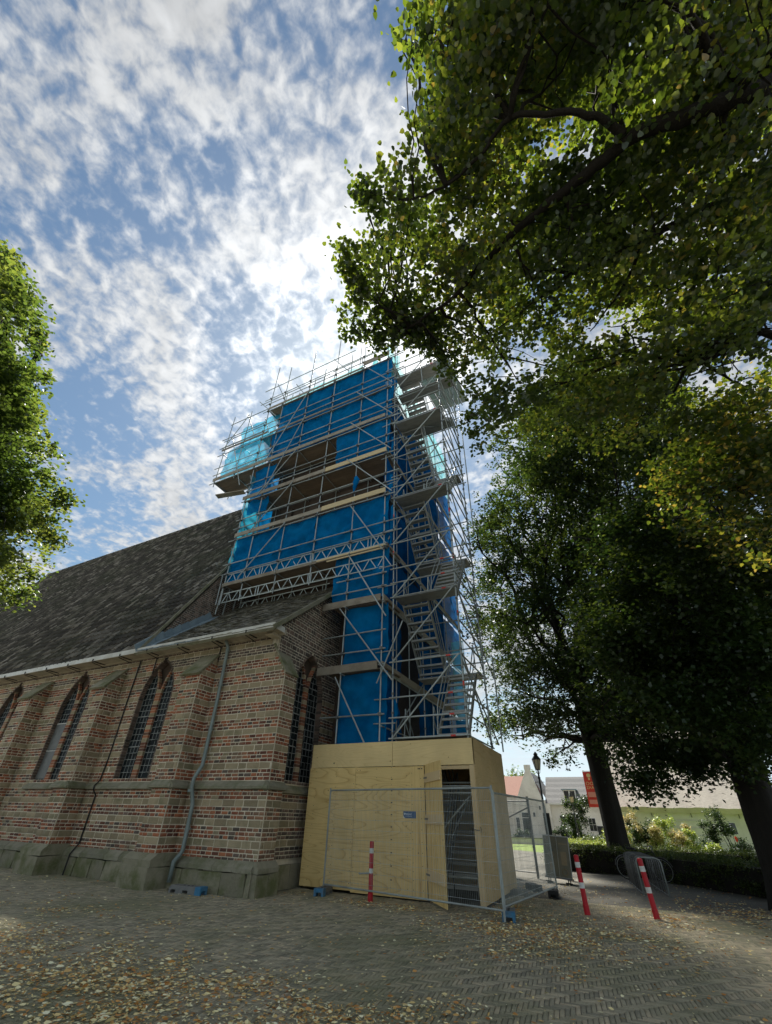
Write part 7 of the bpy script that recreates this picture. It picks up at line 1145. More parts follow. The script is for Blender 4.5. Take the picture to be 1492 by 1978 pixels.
b=B(); b.box(-1.85,-1.37,35.92,35.94,3.2,3.5); b.build('printed_panel',M['banner_pink'],cl); b=B(); b.box(-1.85,-1.37,35.92,35.94,2.8,3.05); b.build('printed_panel',M['banner_pink'],cl)
# ------------------------------------------------------------------ foliage
def leaf_cloud(name, clumps, n, size, mat, parent, seed, detail=True, flat=.75, kind='stuff', label=None, shell=.45, singles=0, hang=.25, minsize=.6, gap=None, wl=2.2, cv=.0):
    r=np.random.default_rng(seed); C=np.array(clumps,dtype=float); w=C[:,3]**2; w/=w.sum()
    idx=r.choice(len(C),n,p=w); d=r.normal(size=(n,3)); d/=np.linalg.norm(d,axis=1)[:,None]
    # twig sprays: leaves gather along random short twigs inside each clump
    rad=r.random(n)**shell
    p=C[idx,:3]+d*(C[idx,3]*rad)[:,None]*np.array([1,1,flat])
    tw=max(1,n//9); c0=r.integers(0,n,tw); grp=r.integers(0,tw,n); q=p[c0[grp]]; tdir=r.normal(size=(tw,3)); tdir[:,2]-=.3; tdir/=np.linalg.norm(tdir,axis=1)[:,None]
    along=r.random(n)*np.minimum(.55,C[idx,3]*.7+.1)
    p=q+tdir[grp]*along[:,None]+r.normal(size=(n,3))*size*.45
    if gap is not None:
        w1=6.28/wl; k1=r.normal(size=(7,3)); k1/=np.linalg.norm(k1,axis=1)[:,None]; k1*=w1*r.uniform(.7,1.6,7)[:,None]; ph=r.random(7)*6.28
        f=np.sin(p@k1.T+ph).sum(1)/1.9+.5*np.sin(p@(k1[:4]*2.7).T+ph[:4]).sum(1)/1.4+r.normal(0,.22,n)
        keep=f>gap; p=p[keep]; grp=grp[keep]; n=len(p); idx=idx[keep]
    s=size*(minsize+(1.25-minsize)*r.random(n))
    up=r.normal(size=(n,3))*.55; up[:,2]+=1; up/=np.linalg.norm(up,axis=1)[:,None]
    a=r.normal(size=(n,3)); a[:,2]-=hang; a-=up*(a*up).sum(1)[:,None]; a/=np.linalg.norm(a,axis=1)[:,None]; b=np.cross(up,a)
    if detail: T=np.array([(0,0,0),(-.40,.18,.06),(-.36,.62,.05),(0,1.05,-.03),(.36,.62,.05),(.40,.18,.06)]); FF=np.array([(0,1,2,3),(0,3,4,5)])
    else: T=np.array([(0,0,0),(-.40,.42,.09),(0,1.02,-.02),(.40,.42,.09)]); FF=np.array([(0,1,2,3)])
    k=len(T)
    V=(p[:,None,:]+s[:,None,None]*(T[None,:,0:1]*b[:,None,:]+T[None,:,1:2]*a[:,None,:]+T[None,:,2:3]*up[:,None,:]))
    rn=r.random(n)
    if cv:
        k2=r.normal(size=(5,3)); k2/=np.linalg.norm(k2,axis=1)[:,None]; k2*=(6.28/(wl*1.6)); g=np.sin(p@k2.T+r.random(5)*6.28).sum(1)/2.2
        rn=np.clip(rn*(1-cv)+cv*(.5+.5*g),0,.999)
    order=np.arange(n)
    if singles:
        cam_=np.array([0,0,1.6]); f=np.array(CF); v=p-cam_; dist=np.linalg.norm(v,axis=1); inview=(v@f)/dist>.72
        sc=np.where(inview,s/dist*(.6+.4*r.random(n)),0); order=np.argsort(-sc)
        for i in order[:singles]:
            put('leaf',fast_mesh('leaf',V[i],[tuple(x) for x in FF]),M[mat],parent)
        order=order[singles:]
    Vb=V[order].reshape(-1,3); m=len(order)
    F=(FF[None].astype(np.int32)+np.arange(m,dtype=np.int32)[:,None,None]*k).reshape(-1,4)
    return put(name,fast_mesh(name,Vb,F,np.repeat(rn[order],len(FF))),M[mat],parent,kind=kind,label=label)
def limb(b,p0,p1,r0,r1,sag=.0,n=6,wob=.12,seed=0,sides=8):
    rr=random.Random(seed); p0=Vector(p0);p1=Vector(p1); L=(p1-p0).length; pts=[];rs=[]
    o=Vector((0,0,0))
    for i in range(n+1):
        t=i/n; q=p0.lerp(p1,t); q.z+=sag*L*math.sin(math.pi*t)
        if 0<i<n: q+=Vector((rr.uniform(-1,1),rr.uniform(-1,1),rr.uniform(-1,1)))*wob*L/n
        pts.append(q); rs.append(r0+(r1-r0)*t)
    b.tube(pts,rs,sides); return pts
def trunk_mesh(base,top,r0,r1,flare=1.5,seed=0,n=14,sides=18):
    rr=random.Random(seed); V=[];F=[]; base=Vector(base);top=Vector(top)
    ph=[rr.uniform(0,6.28) for _ in range(4)]
    for i in range(n+1):
        t=i/n; c=base.lerp(top,t)+Vector((.08*math.sin(t*5+ph[0]),.08*math.sin(t*4+ph[1]),0))*t; r=r0+(r1-r0)*t
        fl=1+(flare-1)*max(0,1-t*7)**2
        for k in range(sides):
            a=2*math.pi*k/sides; q=r*fl*(1+.09*math.sin(3*a+ph[2]+t*2)+.06*math.sin(7*a+ph[3]-t*5)+rr.uniform(-.025,.025))
            V.append((c.x+q*math.cos(a),c.y+q*math.sin(a),c.z))
    for i in range(n):
        for k in range(sides): F.append((i*sides+k,i*sides+(k+1)%sides,(i+1)*sides+(k+1)%sides,(i+1)*sides+k))
    return V,F
def branches(parent, clumps, tpts, r0, count, seed, rmin=.02):
    """limbs from the trunk line tpts to sampled clump centres, each with its side twigs"""
    rr=random.Random(seed); cl=sorted(clumps,key=lambda c:-c[3]); pick=rr.sample(cl,min(count,len(cl)))
    b=B()
    tp=[Vector(t) for t in tpts]
    for i,c in enumerate(pick):
        e=Vector(c[:3]); best=min(tp,key=lambda t:(t-e).length+max(0,(t.z-(e.z-.45*math.hypot(t.x-e.x,t.y-e.y))))*1.5)
        L=(e-best).length; ra=min(r0,.018*L+.02); pts=limb(b,best,e,ra,rmin,.08,6,.28,seed*31+i,6)
        for k in range(3):
            c2=min((q for q in rr.sample(clumps,min(25,len(clumps)))),key=lambda q:(Vector(q[:3])-e).length); limb(b,pts[3+k],c2[:3],ra*.45,rmin*.5,.05,4,.25,seed*77+i*5+k,5)
    return b.build('branches',M['bark'],parent,smooth=True)

# the near lime tree that hangs over the view
t1=thing('lime_tree',(7.4,3.4,0),'overhanging lime tree whose long dark limbs and backlit leaves fill the upper part','tree')
V,F=trunk_mesh((7.4,3.4,0),(6.6,3.3,8.2),.42,.30,1.5,1); put('trunk',fast_mesh('trunk',V,F,smooth=True),M['bark'],t1)
b=B()
def poly(b,pts,r0,r1,sides=8):
    # smooth Catmull-Rom through the points with slight bark wobble
    P_=[Vector(p) for p in pts]; out=[]
    for i in range(len(P_)-1):
        a=P_[max(i-1,0)];b0=P_[i];c=P_[i+1];d=P_[min(i+2,len(P_)-1)]
        for k in range(5):
            t=k/5; out.append(.5*((2*b0)+(c-a)*t+(2*a-5*b0+4*c-d)*t*t+(3*b0-a-3*c+d)*t**3)+Vector((random.gauss(0,.01),random.gauss(0,.01),random.gauss(0,.01))))
    out.append(P_[-1]); n=len(out); b.tube(out,[(r0+(r1-r0)*(i/(n-1))**.8)*random.uniform(.94,1.06) for i in range(n)],sides)
    return out
A=[(6.6,3.3,7.9),(5.4,3.25,9.2),(4.26,3.18,9.59),(3.58,3.14,9.24),(2.89,2.99,9.13),(2.11,2.9,9.2),(1.49,3.08,9.27),(.84,3.24,9.3),(0,3.58,9.42),(-.76,3.99,9.52),(-1.78,4.24,9.68)]
pA=poly(b,A,.18,.02,10)
for pts,r0,r1 in (([(1.98,2.86,9.22),(1.72,2.57,9.3),(1.37,2.36,9.33),(.69,2.1,9.5),(.25,2.29,9.47),(-.32,2.41,9.53),(-.8,2.38,9.62)],.06,.012),
                  ([(3.4,3.1,9.2),(3.0,2.62,9.27),(2.68,2.15,9.26),(2.5,1.75,9.3)],.06,.03),([(2.9,2.46,9.3),(2.5,2.31,9.28),(2.2,2.2,9.22)],.035,.012),
                  ([(6.7,3.5,6.8),(5.6,4.1,8.8),(4.5,4.29,9.43),(3.84,4.26,9.3),(3.07,4.31,9.37),(2.28,4.44,9.45),(1.79,4.54,9.63),(1.26,4.67,9.89),(.3,5.1,10.0)],.12,.02),
                  ([(2.28,4.44,9.45),(1.94,4.99,9.32),(1.42,5.54,9.31)],.035,.01),([(6.9,3.6,5.6),(5.6,6.0,7.4),(4.63,6.85,8.07),(3.78,6.16,8.51),(2.99,6.47,8.61),(2.21,6.3,9.05),(.86,6.41,9.22)],.12,.02),
                  ([(7.0,3.8,5.0),(6.2,7.0,6.9),(4.66,8.76,7.42),(3.84,8.46,7.49),(3.0,8.75,7.41)],.11,.02),([(6.6,3.3,7.9),(6.3,2.6,10.5),(5.2,2.2,11.6),(3.8,2.6,11.9)],.13,.03)):
    poly(b,pts,r0,r1,7)
b.build('main_limbs',M['bark'],t1,smooth=True)
branches(t1,CL_FG,[tuple(p) for p in pA[10:]]+[(2.28,4.44,9.45),(3.07,4.31,9.37),(1.26,4.67,9.89),(2.99,6.47,8.61),(.69,2.1,9.5),(-.3,2.4,9.5),(3.0,2.6,9.27)],.035,70,3,.007)
branches(t1,CL_FG2,[(4.66,8.76,7.42),(3.84,8.46,7.49),(3.0,8.75,7.41),(3.78,6.16,8.51)],.03,20,4,.007)
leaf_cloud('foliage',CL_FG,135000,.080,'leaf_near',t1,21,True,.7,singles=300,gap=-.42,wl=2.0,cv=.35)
leaf_cloud('yellowing_foliage',CL_FG2,22000,.085,'leaf_warm',t1,22,True,.7,gap=-.5,wl=1.8,cv=.4)
leaf_cloud('edge_sprays',CL_ED,4600,.080,'leaf_near',t1,27,True,.7,shell=.6,cv=.3)
b=B()
for i,c in enumerate(CL_ED): limb(b,min(pA[6:]+[Vector((4.66,8.76,7.42)),Vector((.86,6.41,9.22)),Vector((-.8,2.38,9.62))],key=lambda q:(q-Vector(c[:3])).length),c[:3],.014,.004,.05,6,.25,400+i,4)
b.build('edge_twigs',M['bark'],t1)
# the two big limes beyond
t2=thing('lime_tree',(3.15,15.9,0),'massive dark lime tree with thick leaning trunk at the picture edge beside the hedge','tree')
V,F=trunk_mesh((3.22,15.9,-.05),(3.5,16.2,7.5),.42,.34,1.35,5,20,20); put('trunk',fast_mesh('trunk',V,F,smooth=True),M['bark'],t2)
tp=[(3.3,16.1,h) for h in (4.2,5,6,7,7.5)]+[(3.0,15,9),(4,16,10),(2.6,16.5,11),(2,15,8)]
b=B(); limb(b,(3.35,16.2,7.2),(3.0,15,12),.34,.12,0,6,.1,1); limb(b,(3.35,16.2,6.8),(5.5,16.5,11.5),.3,.1,0,6,.1,2); limb(b,(3.3,16.1,5.2),(1.2,14.5,8.2),.2,.05,.05,6,.1,3); b.build('main_limbs',M['bark'],t2,smooth=True)
branches(t2,CL_M2,tp,.10,40,6,.015)
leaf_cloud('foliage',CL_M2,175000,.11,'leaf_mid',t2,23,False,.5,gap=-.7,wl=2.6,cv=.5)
t3=thing('lime_tree',(-.72,24.2,0),'tall dark lime tree with upright black trunk behind the bicycle rack','tree')
V,F=trunk_mesh((-.50,24.2,-.05),(-.60,24.2,9),.46,.36,1.3,8,20,20); put('trunk',fast_mesh('trunk',V,F,smooth=True),M['bark'],t3)
tp=[(-.75,24.2,h) for h in (5,6,7,8,9)]+[(-1.5,24,12),(0,24,13),(-.8,25,16),(-2.5,23.5,11),(1.5,24,11)]
b=B(); limb(b,(-.75,24.2,8.8),(-1.6,24,17),.3,.08,0,7,.1,1); limb(b,(-.75,24.2,8.5),(1.8,24.5,15),.26,.07,0,7,.1,2); limb(b,(-.75,24.2,7),(-3.6,23.5,12),.2,.05,0,7,.1,3); b.build('main_limbs',M['bark'],t3,smooth=True)
branches(t3,CL_M3,tp,.12,70,7,.02)
leaf_cloud('foliage',CL_M3,330000,.14,'leaf_mid',t3,24,False,.5,gap=-.75,wl=3.2,cv=.5)
leaf_cloud('low_sprays',CL_SP,9000,.125,'leaf_mid',t3,25,False,.4,gap=-.3,wl=2.0,cv=.4)
b=B()
for i,c in enumerate(CL_SP[::6]): limb(b,(.2,21,5.5),c[:3],.04,.008,.1,5,.2,900+i,5)
b.build('low_twigs',M['bark'],t3)
# left tree, in the light
t4=thing('lime_tree',(-14.6,3.2,0),'bright green sunlit tree leaning in over the church roof','tree')
V,F=trunk_mesh((-14.6,3.2,-.05),(-14.2,3.4,6.5),.35,.25,1.4,9); put('trunk',fast_mesh('trunk',V,F,smooth=True),M['bark'],t4)
branches(t4,CL_LT,[(-14.2,3.4,h) for h in (4,5,6,6.5)]+[(-13.6,3.2,9),(-13.2,2.6,11),(-12.8,2,13),(-13,2.5,7.5)],.09,45,9,.01)
b=B(); limb(b,(-14.2,3.4,6.3),(-12.6,1.8,14),.2,.04,0,7,.1,1); b.build('main_limbs',M['bark'],t4,smooth=True)
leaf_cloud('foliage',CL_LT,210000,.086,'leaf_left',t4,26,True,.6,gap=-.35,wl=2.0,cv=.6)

leaf_cloud('edge_sprays',CL_EL,2600,.086,'leaf_left',t4,28,True,.5,shell=.6)
b=B()
for i,c in enumerate(CL_EL): limb(b,min([Vector((-13.2,2.6,11)),Vector((-12.8,2,13)),Vector((-13.6,3.2,9)),Vector((-14.2,3.4,6.5))],key=lambda q:(q-Vector(c[:3])).length),c[:3],.03,.006,.06,6,.25,600+i,5)
b.build('edge_twigs',M['bark'],t4)

# ------------------------------------------------------------------ hedges and garden
def hedge(name,loc,poly_,h,n,size,mat,label,seed,cat='hedge',top_wob=.05,group=None,z0=0):
    """poly_: list of (x,y) corners of a prism"""
    t=thing(name,loc,label,cat,group); b=B(); k=len(poly_); c=Vector((sum(p[0] for p in poly_)/k,sum(p[1] for p in poly_)/k,0))
    inn=[(c.x+(x-c.x)*.97,c.y+(y-c.y)*.93) for x,y in poly_]
    V=[(x,y,z0) for x,y in inn]+[(x,y,h-.07) for x,y in inn]; b.add(V,[tuple(range(k))[::-1],tuple(range(k,2*k))]+[(i,(i+1)%k,k+(i+1)%k,k+i) for i in range(k)]); b.build('inner_twigs',M['bark'],t)
    r=random.Random(seed); cl=[]
    tri=[(0,i,i+1) for i in range(1,k-1)]
    for i in range(420):
        if r.random()<.55:
            a,bq,cq=r.choice(tri); u,v=r.random(),r.random()
            if u+v>1:u,v=1-u,1-v
            x=poly_[a][0]+(poly_[bq][0]-poly_[a][0])*u+(poly_[cq][0]-poly_[a][0])*v; y=poly_[a][1]+(poly_[bq][1]-poly_[a][1])*u+(poly_[cq][1]-poly_[a][1])*v; z=h-.06+r.uniform(-top_wob,top_wob)
        else:
            e=r.randrange(k); u=r.random(); x=poly_[e][0]*(1-u)+poly_[(e+1)%k][0]*u; y=poly_[e][1]*(1-u)+poly_[(e+1)%k][1]*u; z=r.uniform(z0+.05,h-.05)
        cl.append((x,y,z,.16))
    leaf_cloud('hedge_leaves',cl,n,size,mat,t,seed,False,.8,shell=.7); return t
hedge('clipped_hedge',(-1.7,23.4,0),[(-3.3,23.0),(-.15,22.6),(-.05,23.7),(-3.3,24.1)],.80,22000,.045,'leaf_hedge','dark clipped hedge between the poster stand and the bicycle rack',31,group='clipped hedges')
hedge('clipped_hedge',(2,20.2,0),[(-.2,22.3),(4.6,16.4),(6.0,18.0),(.9,24.2)],.74,52000,.05,'leaf_hedge','broad low hedge with lit top running from the rack to the right',32,group='clipped hedges')
hedge('clipped_hedge',(3,26,0),[(-.3,26.3),(7.5,22.5),(7.9,23.6),(-.1,27.4)],.80,30000,.05,'leaf_hedge','second clipped hedge row behind the broad low hedge',33,group='clipped hedges')
hedge('clipped_hedge',(-2.3,30,0),[(-3.6,29),(-1.2,29),(-1.1,30.6),(-3.6,30.6)],.80,9000,.06,'leaf_bright','sunlit yellow green hedge block between lamp post and trunk',34,group='clipped hedges')  # its sunlit look is put in through the brighter leaf colours
hedge('clipped_hedge',(-1.8,34,0),[(-2.6,33.2),(-.2,33.2),(-.2,34.6),(-2.6,34.6)],.95,7000,.07,'leaf_hedge','clipped hedge just left of the black trunk behind the lit block',35,group='clipped hedges')
def shrub(name,x,y,h,r_,n,size,mat,label,seed,cat='shrub',stems=True,group='garden plants by the thatched house'):
    t=thing(name,(x,y,0),label,cat,group); rr=random.Random(seed)
    cl=[(x+rr.gauss(0,r_*.5),y+rr.gauss(0,r_*.4),h*rr.uniform(.12,1)*(1-.25*rr.random()),r_*rr.uniform(.22,.42)) for _ in range(16)]
    leaf_cloud('leaves',cl,n,size,mat,t,seed,False,1.0,hang=-.5)
    b=B()
    for c in cl[:10]: limb(b,(x+rr.uniform(-.1,.1),y,0),c[:3],.02,.006,0,4,.1,seed+1,4)
    b.build('stems',M['bark'],t); return t
shrub('leafy_shrub',-.6+.0,33,1.9,.7,6000,.08,'leaf_bright','rounded yellow green bush left of the black trunk',41)
specs=[(.15,31.5,2.3,.5,'leaf_straw','tall yellow flowering plant right of the black trunk'),(.7,31,2.0,.45,'leaf_dark','dark narrow shrub beside the yellow flowering plant'),(1.15,30.5,1.9,.45,'leaf_straw','straw coloured flowering clump in the middle of the bed'),
(1.75,31,2.6,.6,'leaf_bright','tall pale green arching shrub in the middle of the bed'),(2.3,30.5,2.2,.5,'leaf_straw','cream plumed grass beside the arching shrub'),(2.9,30,1.7,.45,'leaf_bright','light green leafy clump before the climber trellis'),
(3.7,32,2.5,.6,'leaf_dark','dark climber on the white wall, the left one'),(4.7,32,2.7,.55,'leaf_dark','dark climber on the white wall, the right one'),(3.5,29,1.0,.4,'leaf_bright','low bright green plant below the climbers'),(4.6,28.5,1.1,.5,'leaf_dark','low dark green plant near the red flower'),
(5.6,28,1.2,.5,'leaf_bright','light green shrub near the right end of the bed'),(6.3,27.2,.9,.5,'leaf_straw','pale spreading plant at the right end of the bed')]
for i,(x,y,h,r_,m_,lb) in enumerate(specs): shrub('garden_plant' if m_=='leaf_straw' else 'garden_shrub',x,y,h,r_,3600,.075,m_,lb,50+i)
fl=thing('red_flower',(4.35,28,0),'single red flower head standing in the garden bed','flower')
b=B(); b.tube([(4.35,28,0),(4.36,28,1.25)],.012,5); b.build('stem',M['leaf_dark'],fl); b=B(); b.tube([(4.36,28,1.12),(4.36,28,1.2),(4.36,28,1.3),(4.36,28,1.34)],[.02,.05,.05,.02],9); b.build('flower_head',M['flower'],fl)
# lawn strip and path behind the fence
b=B(); b.add([(-9,38,-.008),(-3.4,34,-.008),(-3.4,47,-.008),(-12,47,-.008)],[(0,1,2,3)]); b.build('lawn',M['grass'],kind='structure')
b=B(); b.add([(-.3,24.2,-.008),(12,16,-.008),(20,50,-.008),(-.8,50,-.008)],[(0,1,2,3)]); b.build('garden_bed',M['grass'],kind='structure')

# ------------------------------------------------------------------ houses
fh=thing('thatched_farmhouse',(3,41,0),'long low white farmhouse with a huge pale thatched roof behind the garden','house')
b=B(); b.box(-.6,7.7,38.9,46,0,3.1); fw=b.build('wall',M['render'],fh)
b=B(); V=[];F=[]; nx,nz=60,24
for j in range(nz+1):
    for i in range(nx+1):
        s=j/nz; x=-1.0+9.2*i/nx; x=x+(3.0-x)*max(0,s-.0)*.12
        V.append((x,38.0+5.2*s+.02*math.sin(x*2.1),2.72+5.9*s+.02*math.sin(x*1.7+s*5)+.012*math.sin(x*6+s*9)))
F=[(j*(nx+1)+i,j*(nx+1)+i+1,(j+1)*(nx+1)+i+1,(j+1)*(nx+1)+i) for j in range(nz) for i in range(nx)]
n0=len(V); V2=[(x,y+.28,z-.30) for x,y,z in V[:nx+1]]; V+=V2; F+=[(i,n0+i,n0+i+1,i+1) for i in range(nx)]
V+=[(-1.0,48.4,2.7),(8.2,48.4,2.7)]; a=nz*(nx+1); F+=[(a,a+nx,len(V)-1,len(V)-2),(nx,n0+nx,len(V)-1,a+nx)]
b.add(V,F); b.build('roof',M['thatch'],fh)
b=B(); b.add([(7.0,38.3,2.85),(8.3,38.3,1.75),(8.3,44,1.75),(7.0,44,3.6)],[(0,1,2,3)]); b.add([(7.0,38.3,2.75),(8.3,38.3,1.65),(8.3,44,1.65),(7.0,44,3.5)],[(0,3,2,1)]); b.add([(7.0,38.3,2.85),(7,38.3,2.75),(8.3,38.3,1.65),(8.3,38.3,1.75)],[(0,1,2,3)]); b.build('lean_to_roof',M['thatch'],fh)
b=B(); b.box(7.71,8.2,39.2,43,0,1.8); b.build('shed_wall',M['door_dark'],fh)
for x in (-.4,1.7,4.0,6.6): b=B(); b.beam((x,38.86,2.75),(x+.05,38.85,2.2),.04,.03); b.build('wall_anchor',M['iron'],fh)
for x in (6.1,): 
    b=B(); b.box(x-.2,x+.2,38.86,38.92,1.3,2.0); w_=b.build('window',M['frame_white'],fh); b=B(); b.box(x-.16,x+.16,38.85,38.865,1.35,1.95); b.build('pane',M['dark_glass'],w_)
tr_=thing('garden_trellis',(4.2,38,0),'thin white wooden trellis on the farmhouse wall behind the climbers','trellis')
for z in (.8,1.2,1.6,2.0): tb('slat',(3.0,38.8,z),(5.6,38.8,z),tr_,.02,'frame_white')

def win_(x,y,z0,z1,w,par,rows=2,cols=2):
    b=B(); b.box(x-w/2,x+w/2,y-.05,y+.02,z0,z1); f=b.build('window',M['frame_white'],par)
    for i in range(cols):
        for j in range(rows):
            bb=B(); a=x-w/2+.05+(w-.1)*i/cols+.015; c=x-w/2+.05+(w-.1)*(i+1)/cols-.015; d=z0+.05+(z1-z0-.1)*j/rows+.015; e=z0+.05+(z1-z0-.1)*(j+1)/rows-.015
            bb.box(a,c,y-.065,y-.052,d,e); bb.build('pane',M['dark_glass'],f)
    return f
def door_(x,y,w,h,par,mat='door_dark'):
    b=B(); b.box(x-w/2-.12,x+w/2+.12,y-.04,y+.02,0,h+.6); f=b.build('door_frame',M['frame_white'],par); b=B(); b.box(x-w/2,x+w/2,y-.07,y-.045,.05,h); d=b.build('door',M[mat],f)
    b=B(); b.box(x-w/2,x+w/2,y-.065,y-.045,h+.08,h+.52); b.build('transom_pane',M['dark_glass'],f); return f
cg_=thing('white_gable_cottage',(-9.5,61,0),'white rendered cottage with tall pointed gable and small chimney','house')
gy=60
b=B(); pr=[(-11.6,0),(-7.45,0),(-7.45,3.6),(-7.9,3.6),(-7.9,3.95),(-8.2,3.95),(-9.15,6.95),(-9.15,7.45),(-9.75,7.45),(-9.75,6.95),(-11.2,3.9),(-11.6,3.9)]
n=len(pr); V=[(x,gy,z) for x,z in pr]+[(x,gy+.4,z) for x,z in pr]; b.add(V,[(0,1,2,3,4,5,10,11),(5,6,9,10),(6,7,8,9)]+[(n+i,n+j,n+k_,n+l) for i,j,k_,l in ((5,10,9,6),)]+[(i,(i+1)%n,n+(i+1)%n,n+i) for i in range(n)]); b.build('gable_wall',M['render'],cg_)
b=B(); b.box(-11.5,-7.5,60.4,70,0,3.7); b.build('side_wall',M['render'],cg_)
b=B(); V=[(-7.6,60.41,3.7),(-7.6,70,3.7),(-9.45,70,7.1),(-9.45,60.41,7.1),(-11.4,60.41,3.7),(-11.4,70,3.7)]; b.add(V,[(0,1,2,3),(3,2,5,4)]); b.build('roof',M['roof_grey'],cg_)
b=B(); b.box(-9.8,-9.1,60.1,60.8,7.2,7.7); b.build('chimney',M['render'],cg_)
door_(-10.35,gy,.85,2.1,cg_); win_(-9.35,gy,2.2,2.75,.35,cg_,1,1); win_(-11.3,gy,1.0,2.2,.5,cg_); win_(-8.6,gy,2.9,3.4,.3,cg_,1,1)
tb('drain_pipe',(-8.0,gy-.08,.1),(-8.05,gy-.08,3.4),cg_,.05,'steel_dark')
c2=thing('grey_roof_cottage',(-4.8,62,0),'low white cottage with long grey tiled roof and white dormer window','house')
b=B(); b.box(-7.44,-2.2,60.3,67.5,0,3.6); b.build('wall',M['render'],c2)
b=B(); V=[];F=[];nx,nz=24,10
for j in range(nz+1):
    for i in range(nx+1): V.append((-7.9+6.0*i/nx,60.0+3.9*j/nz,3.62+3.0*j/nz+(.03 if j%2 else 0)))
F=[(j*(nx+1)+i,j*(nx+1)+i+1,(j+1)*(nx+1)+i+1,(j+1)*(nx+1)+i) for j in range(nz) for i in range(nx)]; n0=len(V); V+=[(-7.9,67.8,3.6),(-1.9,67.8,3.6)]; F.append((nz*(nx+1),nz*(nx+1)+nx,n0+1,n0)); b.add(V,F); b.build('roof',M['roof_grey'],c2)
b=B(); b.box(-7.4,-1.9,59.86,60.0,3.5,3.68); b.build('eaves_gutter',M['frame_white'],c2)
b=B(); b.box(-5.75,-4.5,60.35,62.2,3.85,5.0); dm=b.build('dormer',M['frame_white'],c2); b=B(); b.box(-5.95,-4.3,60.2,62.4,5.0,5.1); b.build('dormer_roof',M['lead'],dm)
for x in (-5.45,-4.8): b=B(); b.box(x-.25,x+.25,60.32,60.34,4.0,4.9); b.build('pane',M['dark_glass'],dm)
win_(-6.35,60.3,1.1,2.5,.6,c2); door_(-5.0,60.3,.8,2.15,c2); win_(-3.3,60.3,1.0,2.3,.8,c2); win_(-2.6,60.3,.3,1.6,.7,c2,1,1)
c3=thing('red_roof_house',(-12.5,66,0),'house with red brown tiled roof behind the white gable','house')
b=B(); b.box(-15,-10.2,64,70,0,4.4); b.build('wall',M['render'],c3); b=B(); b.add([(-15.3,63.7,4.5),(-9.6,63.7,4.5),(-9.6,67.4,7.05),(-15.3,67.4,7.05),(-15.3,71,4.5),(-9.6,71,4.5)],[(0,1,2,3),(3,2,5,4),(1,5,2),(0,3,4)]); b.build('roof',M['roof_red'],c3)
# low white garden wall, distant trees
gwl=thing('low_white_wall',(-7,47.5,0),'low white garden wall before the cottages','wall'); b=B(); b.box(-12,-4.2,47.4,47.6,0,.42); b.build('wall_body',M['render'],gwl); b=B(); b.box(-12,-4.2,47.35,47.65,.42,.50); b.build('coping',M['ledge'],gwl)
shrub('round_bush',-5.6,52,1.5,.7,2500,.12,'leaf_dark','round dark bush beside the cottage door',90,group='shrubs before the cottages'); 
shrub('leafy_shrub',-3.6,46,4.2,1.3,7000,.13,'leaf_mid','tall dark garden shrub in front of the dormer cottage',91,group='shrubs before the cottages'); 
shrub('leafy_shrub',-9.6,52,1.0,.6,1800,.12,'leaf_dark','low dark bush left of the lamp post by the white gable',92,group='shrubs before the cottages')
for i,(x,y,h,lb) in enumerate(((-1.0,72,8.5,'distant pale green tree behind the grey roofed cottage'),(-16,85,9,'distant tree behind the red roofed house'),(5,80,11,'distant tree behind the thatched farmhouse'))):
    rr=random.Random(200+i); t=thing('garden_tree',(x,y,0),lb,'tree','distant trees'); V,F=trunk_mesh((x,y,0),(x,y,h*.5),.25,.15,1.2,i,8,8); put('trunk',fast_mesh('trunk',V,F),M['bark'],t)
    leaf_cloud('foliage',[(x+rr.gauss(0,1.6),y+rr.gauss(0,1.6),h*rr.uniform(.45,1),rr.uniform(.7,1.4)) for _ in range(26)],7000,.25,'leaf_left',t,300+i,False,.8)

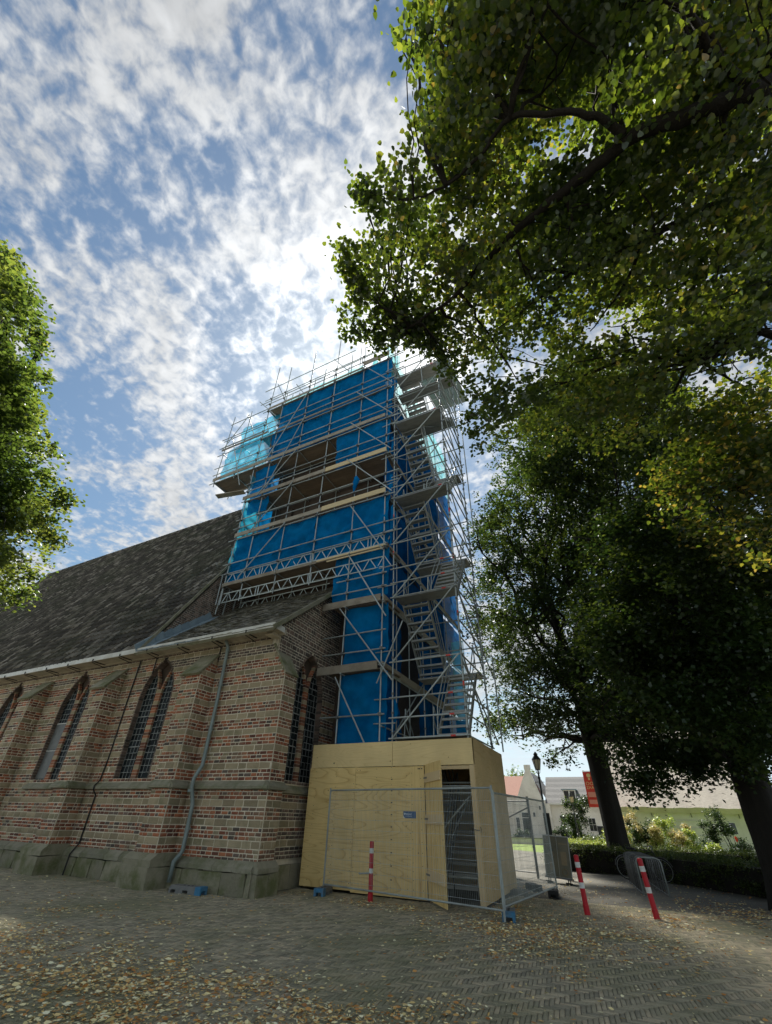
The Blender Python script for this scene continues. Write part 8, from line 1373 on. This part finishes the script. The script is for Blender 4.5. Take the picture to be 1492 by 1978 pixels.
# ------------------------------------------------------------------ fallen leaves
def litter():
    r=np.random.default_rng(77); pts=[]
    def scat(n,cx,cy,sx,sy):
        k=max(1,n//26); c=np.stack([r.normal(cx,sx,k),r.normal(cy,sy,k)],1); idx=r.integers(0,k,n); pts.append(c[idx]+r.normal(size=(n,2))*.16)
    def uni(n,x0,x1,y0,y1): pts.append(np.stack([r.uniform(x0,x1,n),r.uniform(y0,y1,n)],1))
    uni(2600,-16,4,3.0,12.5); uni(1600,-2.5,4,9,20); uni(600,-8,2,3,8)
    scat(4200,-4.6,4.0,1.3,.7); scat(2200,-7.0,4.6,1.4,.6); scat(1700,-3.1,5.0,1.0,.5); scat(1000,-9.5,6.2,1.6,.8); scat(900,-1.6,8.6,.9,.9); scat(1200,-1.2,10.4,1.0,.8); scat(1500,-2.3,9.6,.8,.5); scat(500,-5.6,10.7,1.0,.25); scat(600,1.8,13.8,1.0,.9); scat(500,.2,12.6,.5,.4); scat(500,-3.4,15.8,.8,1.0); scat(900,2.3,15.2,.8,.8); scat(400,-2.6,11.5,.2,.6)
    p=np.concatenate(pts); ok=~((p[:,0]<-7.85)&(p[:,1]>9.55))&~((p[:,0]>PX0)&(p[:,0]<PX1)&(p[:,1]>PY0-.02)&(p[:,1]<PY1)); p=p[ok]; n=len(p)
    s=r.uniform(.013,.036,n)*(1+.5*(r.random(n)>.97)); a=r.uniform(0,6.28,n); tilt=r.normal(0,.45,n); curl=r.uniform(-.3,.5,n)
    z=.007+r.random(n)*.010+np.abs(np.sin(tilt))*s*.5
    e1=np.stack([np.cos(a),np.sin(a),np.zeros(n)],1); e2=np.stack([-np.sin(a)*np.cos(tilt),np.cos(a)*np.cos(tilt),np.sin(tilt)],1); up=np.cross(e1,e2)
    asp=r.uniform(.35,1.15,n)
    T=np.array([(-.9,0,0),(-.45,.48,.35),(.35,.36,.3),(1.05,0,.15),(.25,-.42,.35),(-.5,-.34,.25)]); FF=np.array([(0,3,2,1),(0,5,4,3)])
    c=np.stack([p[:,0],p[:,1],z],1)
    V=c[:,None,:]+s[:,None,None]*(T[None,:,0:1]*e1[:,None]+T[None,:,1:2]*e2[:,None]*asp[:,None,None]+T[None,:,2:3]*up[:,None]*curl[:,None,None])
    V[:,:,2]=np.maximum(V[:,:,2],.004)
    F=(FF[None].astype(np.int32)+np.arange(n,dtype=np.int32)[:,None,None]*6).reshape(-1,4)
    put('fallen_leaves',fast_mesh('fallen_leaves',V.reshape(-1,3),F,np.repeat(r.random(n),2)),M['litter'],kind='stuff',label='yellow and brown lime leaves scattered over the paving')
litter()
print('objects',len(bpy.data.objects),'tris',sum(sum(len(p.vertices)-2 for p in o.data.polygons) for o in bpy.data.objects if o.type=='MESH' and o.data.users==1))
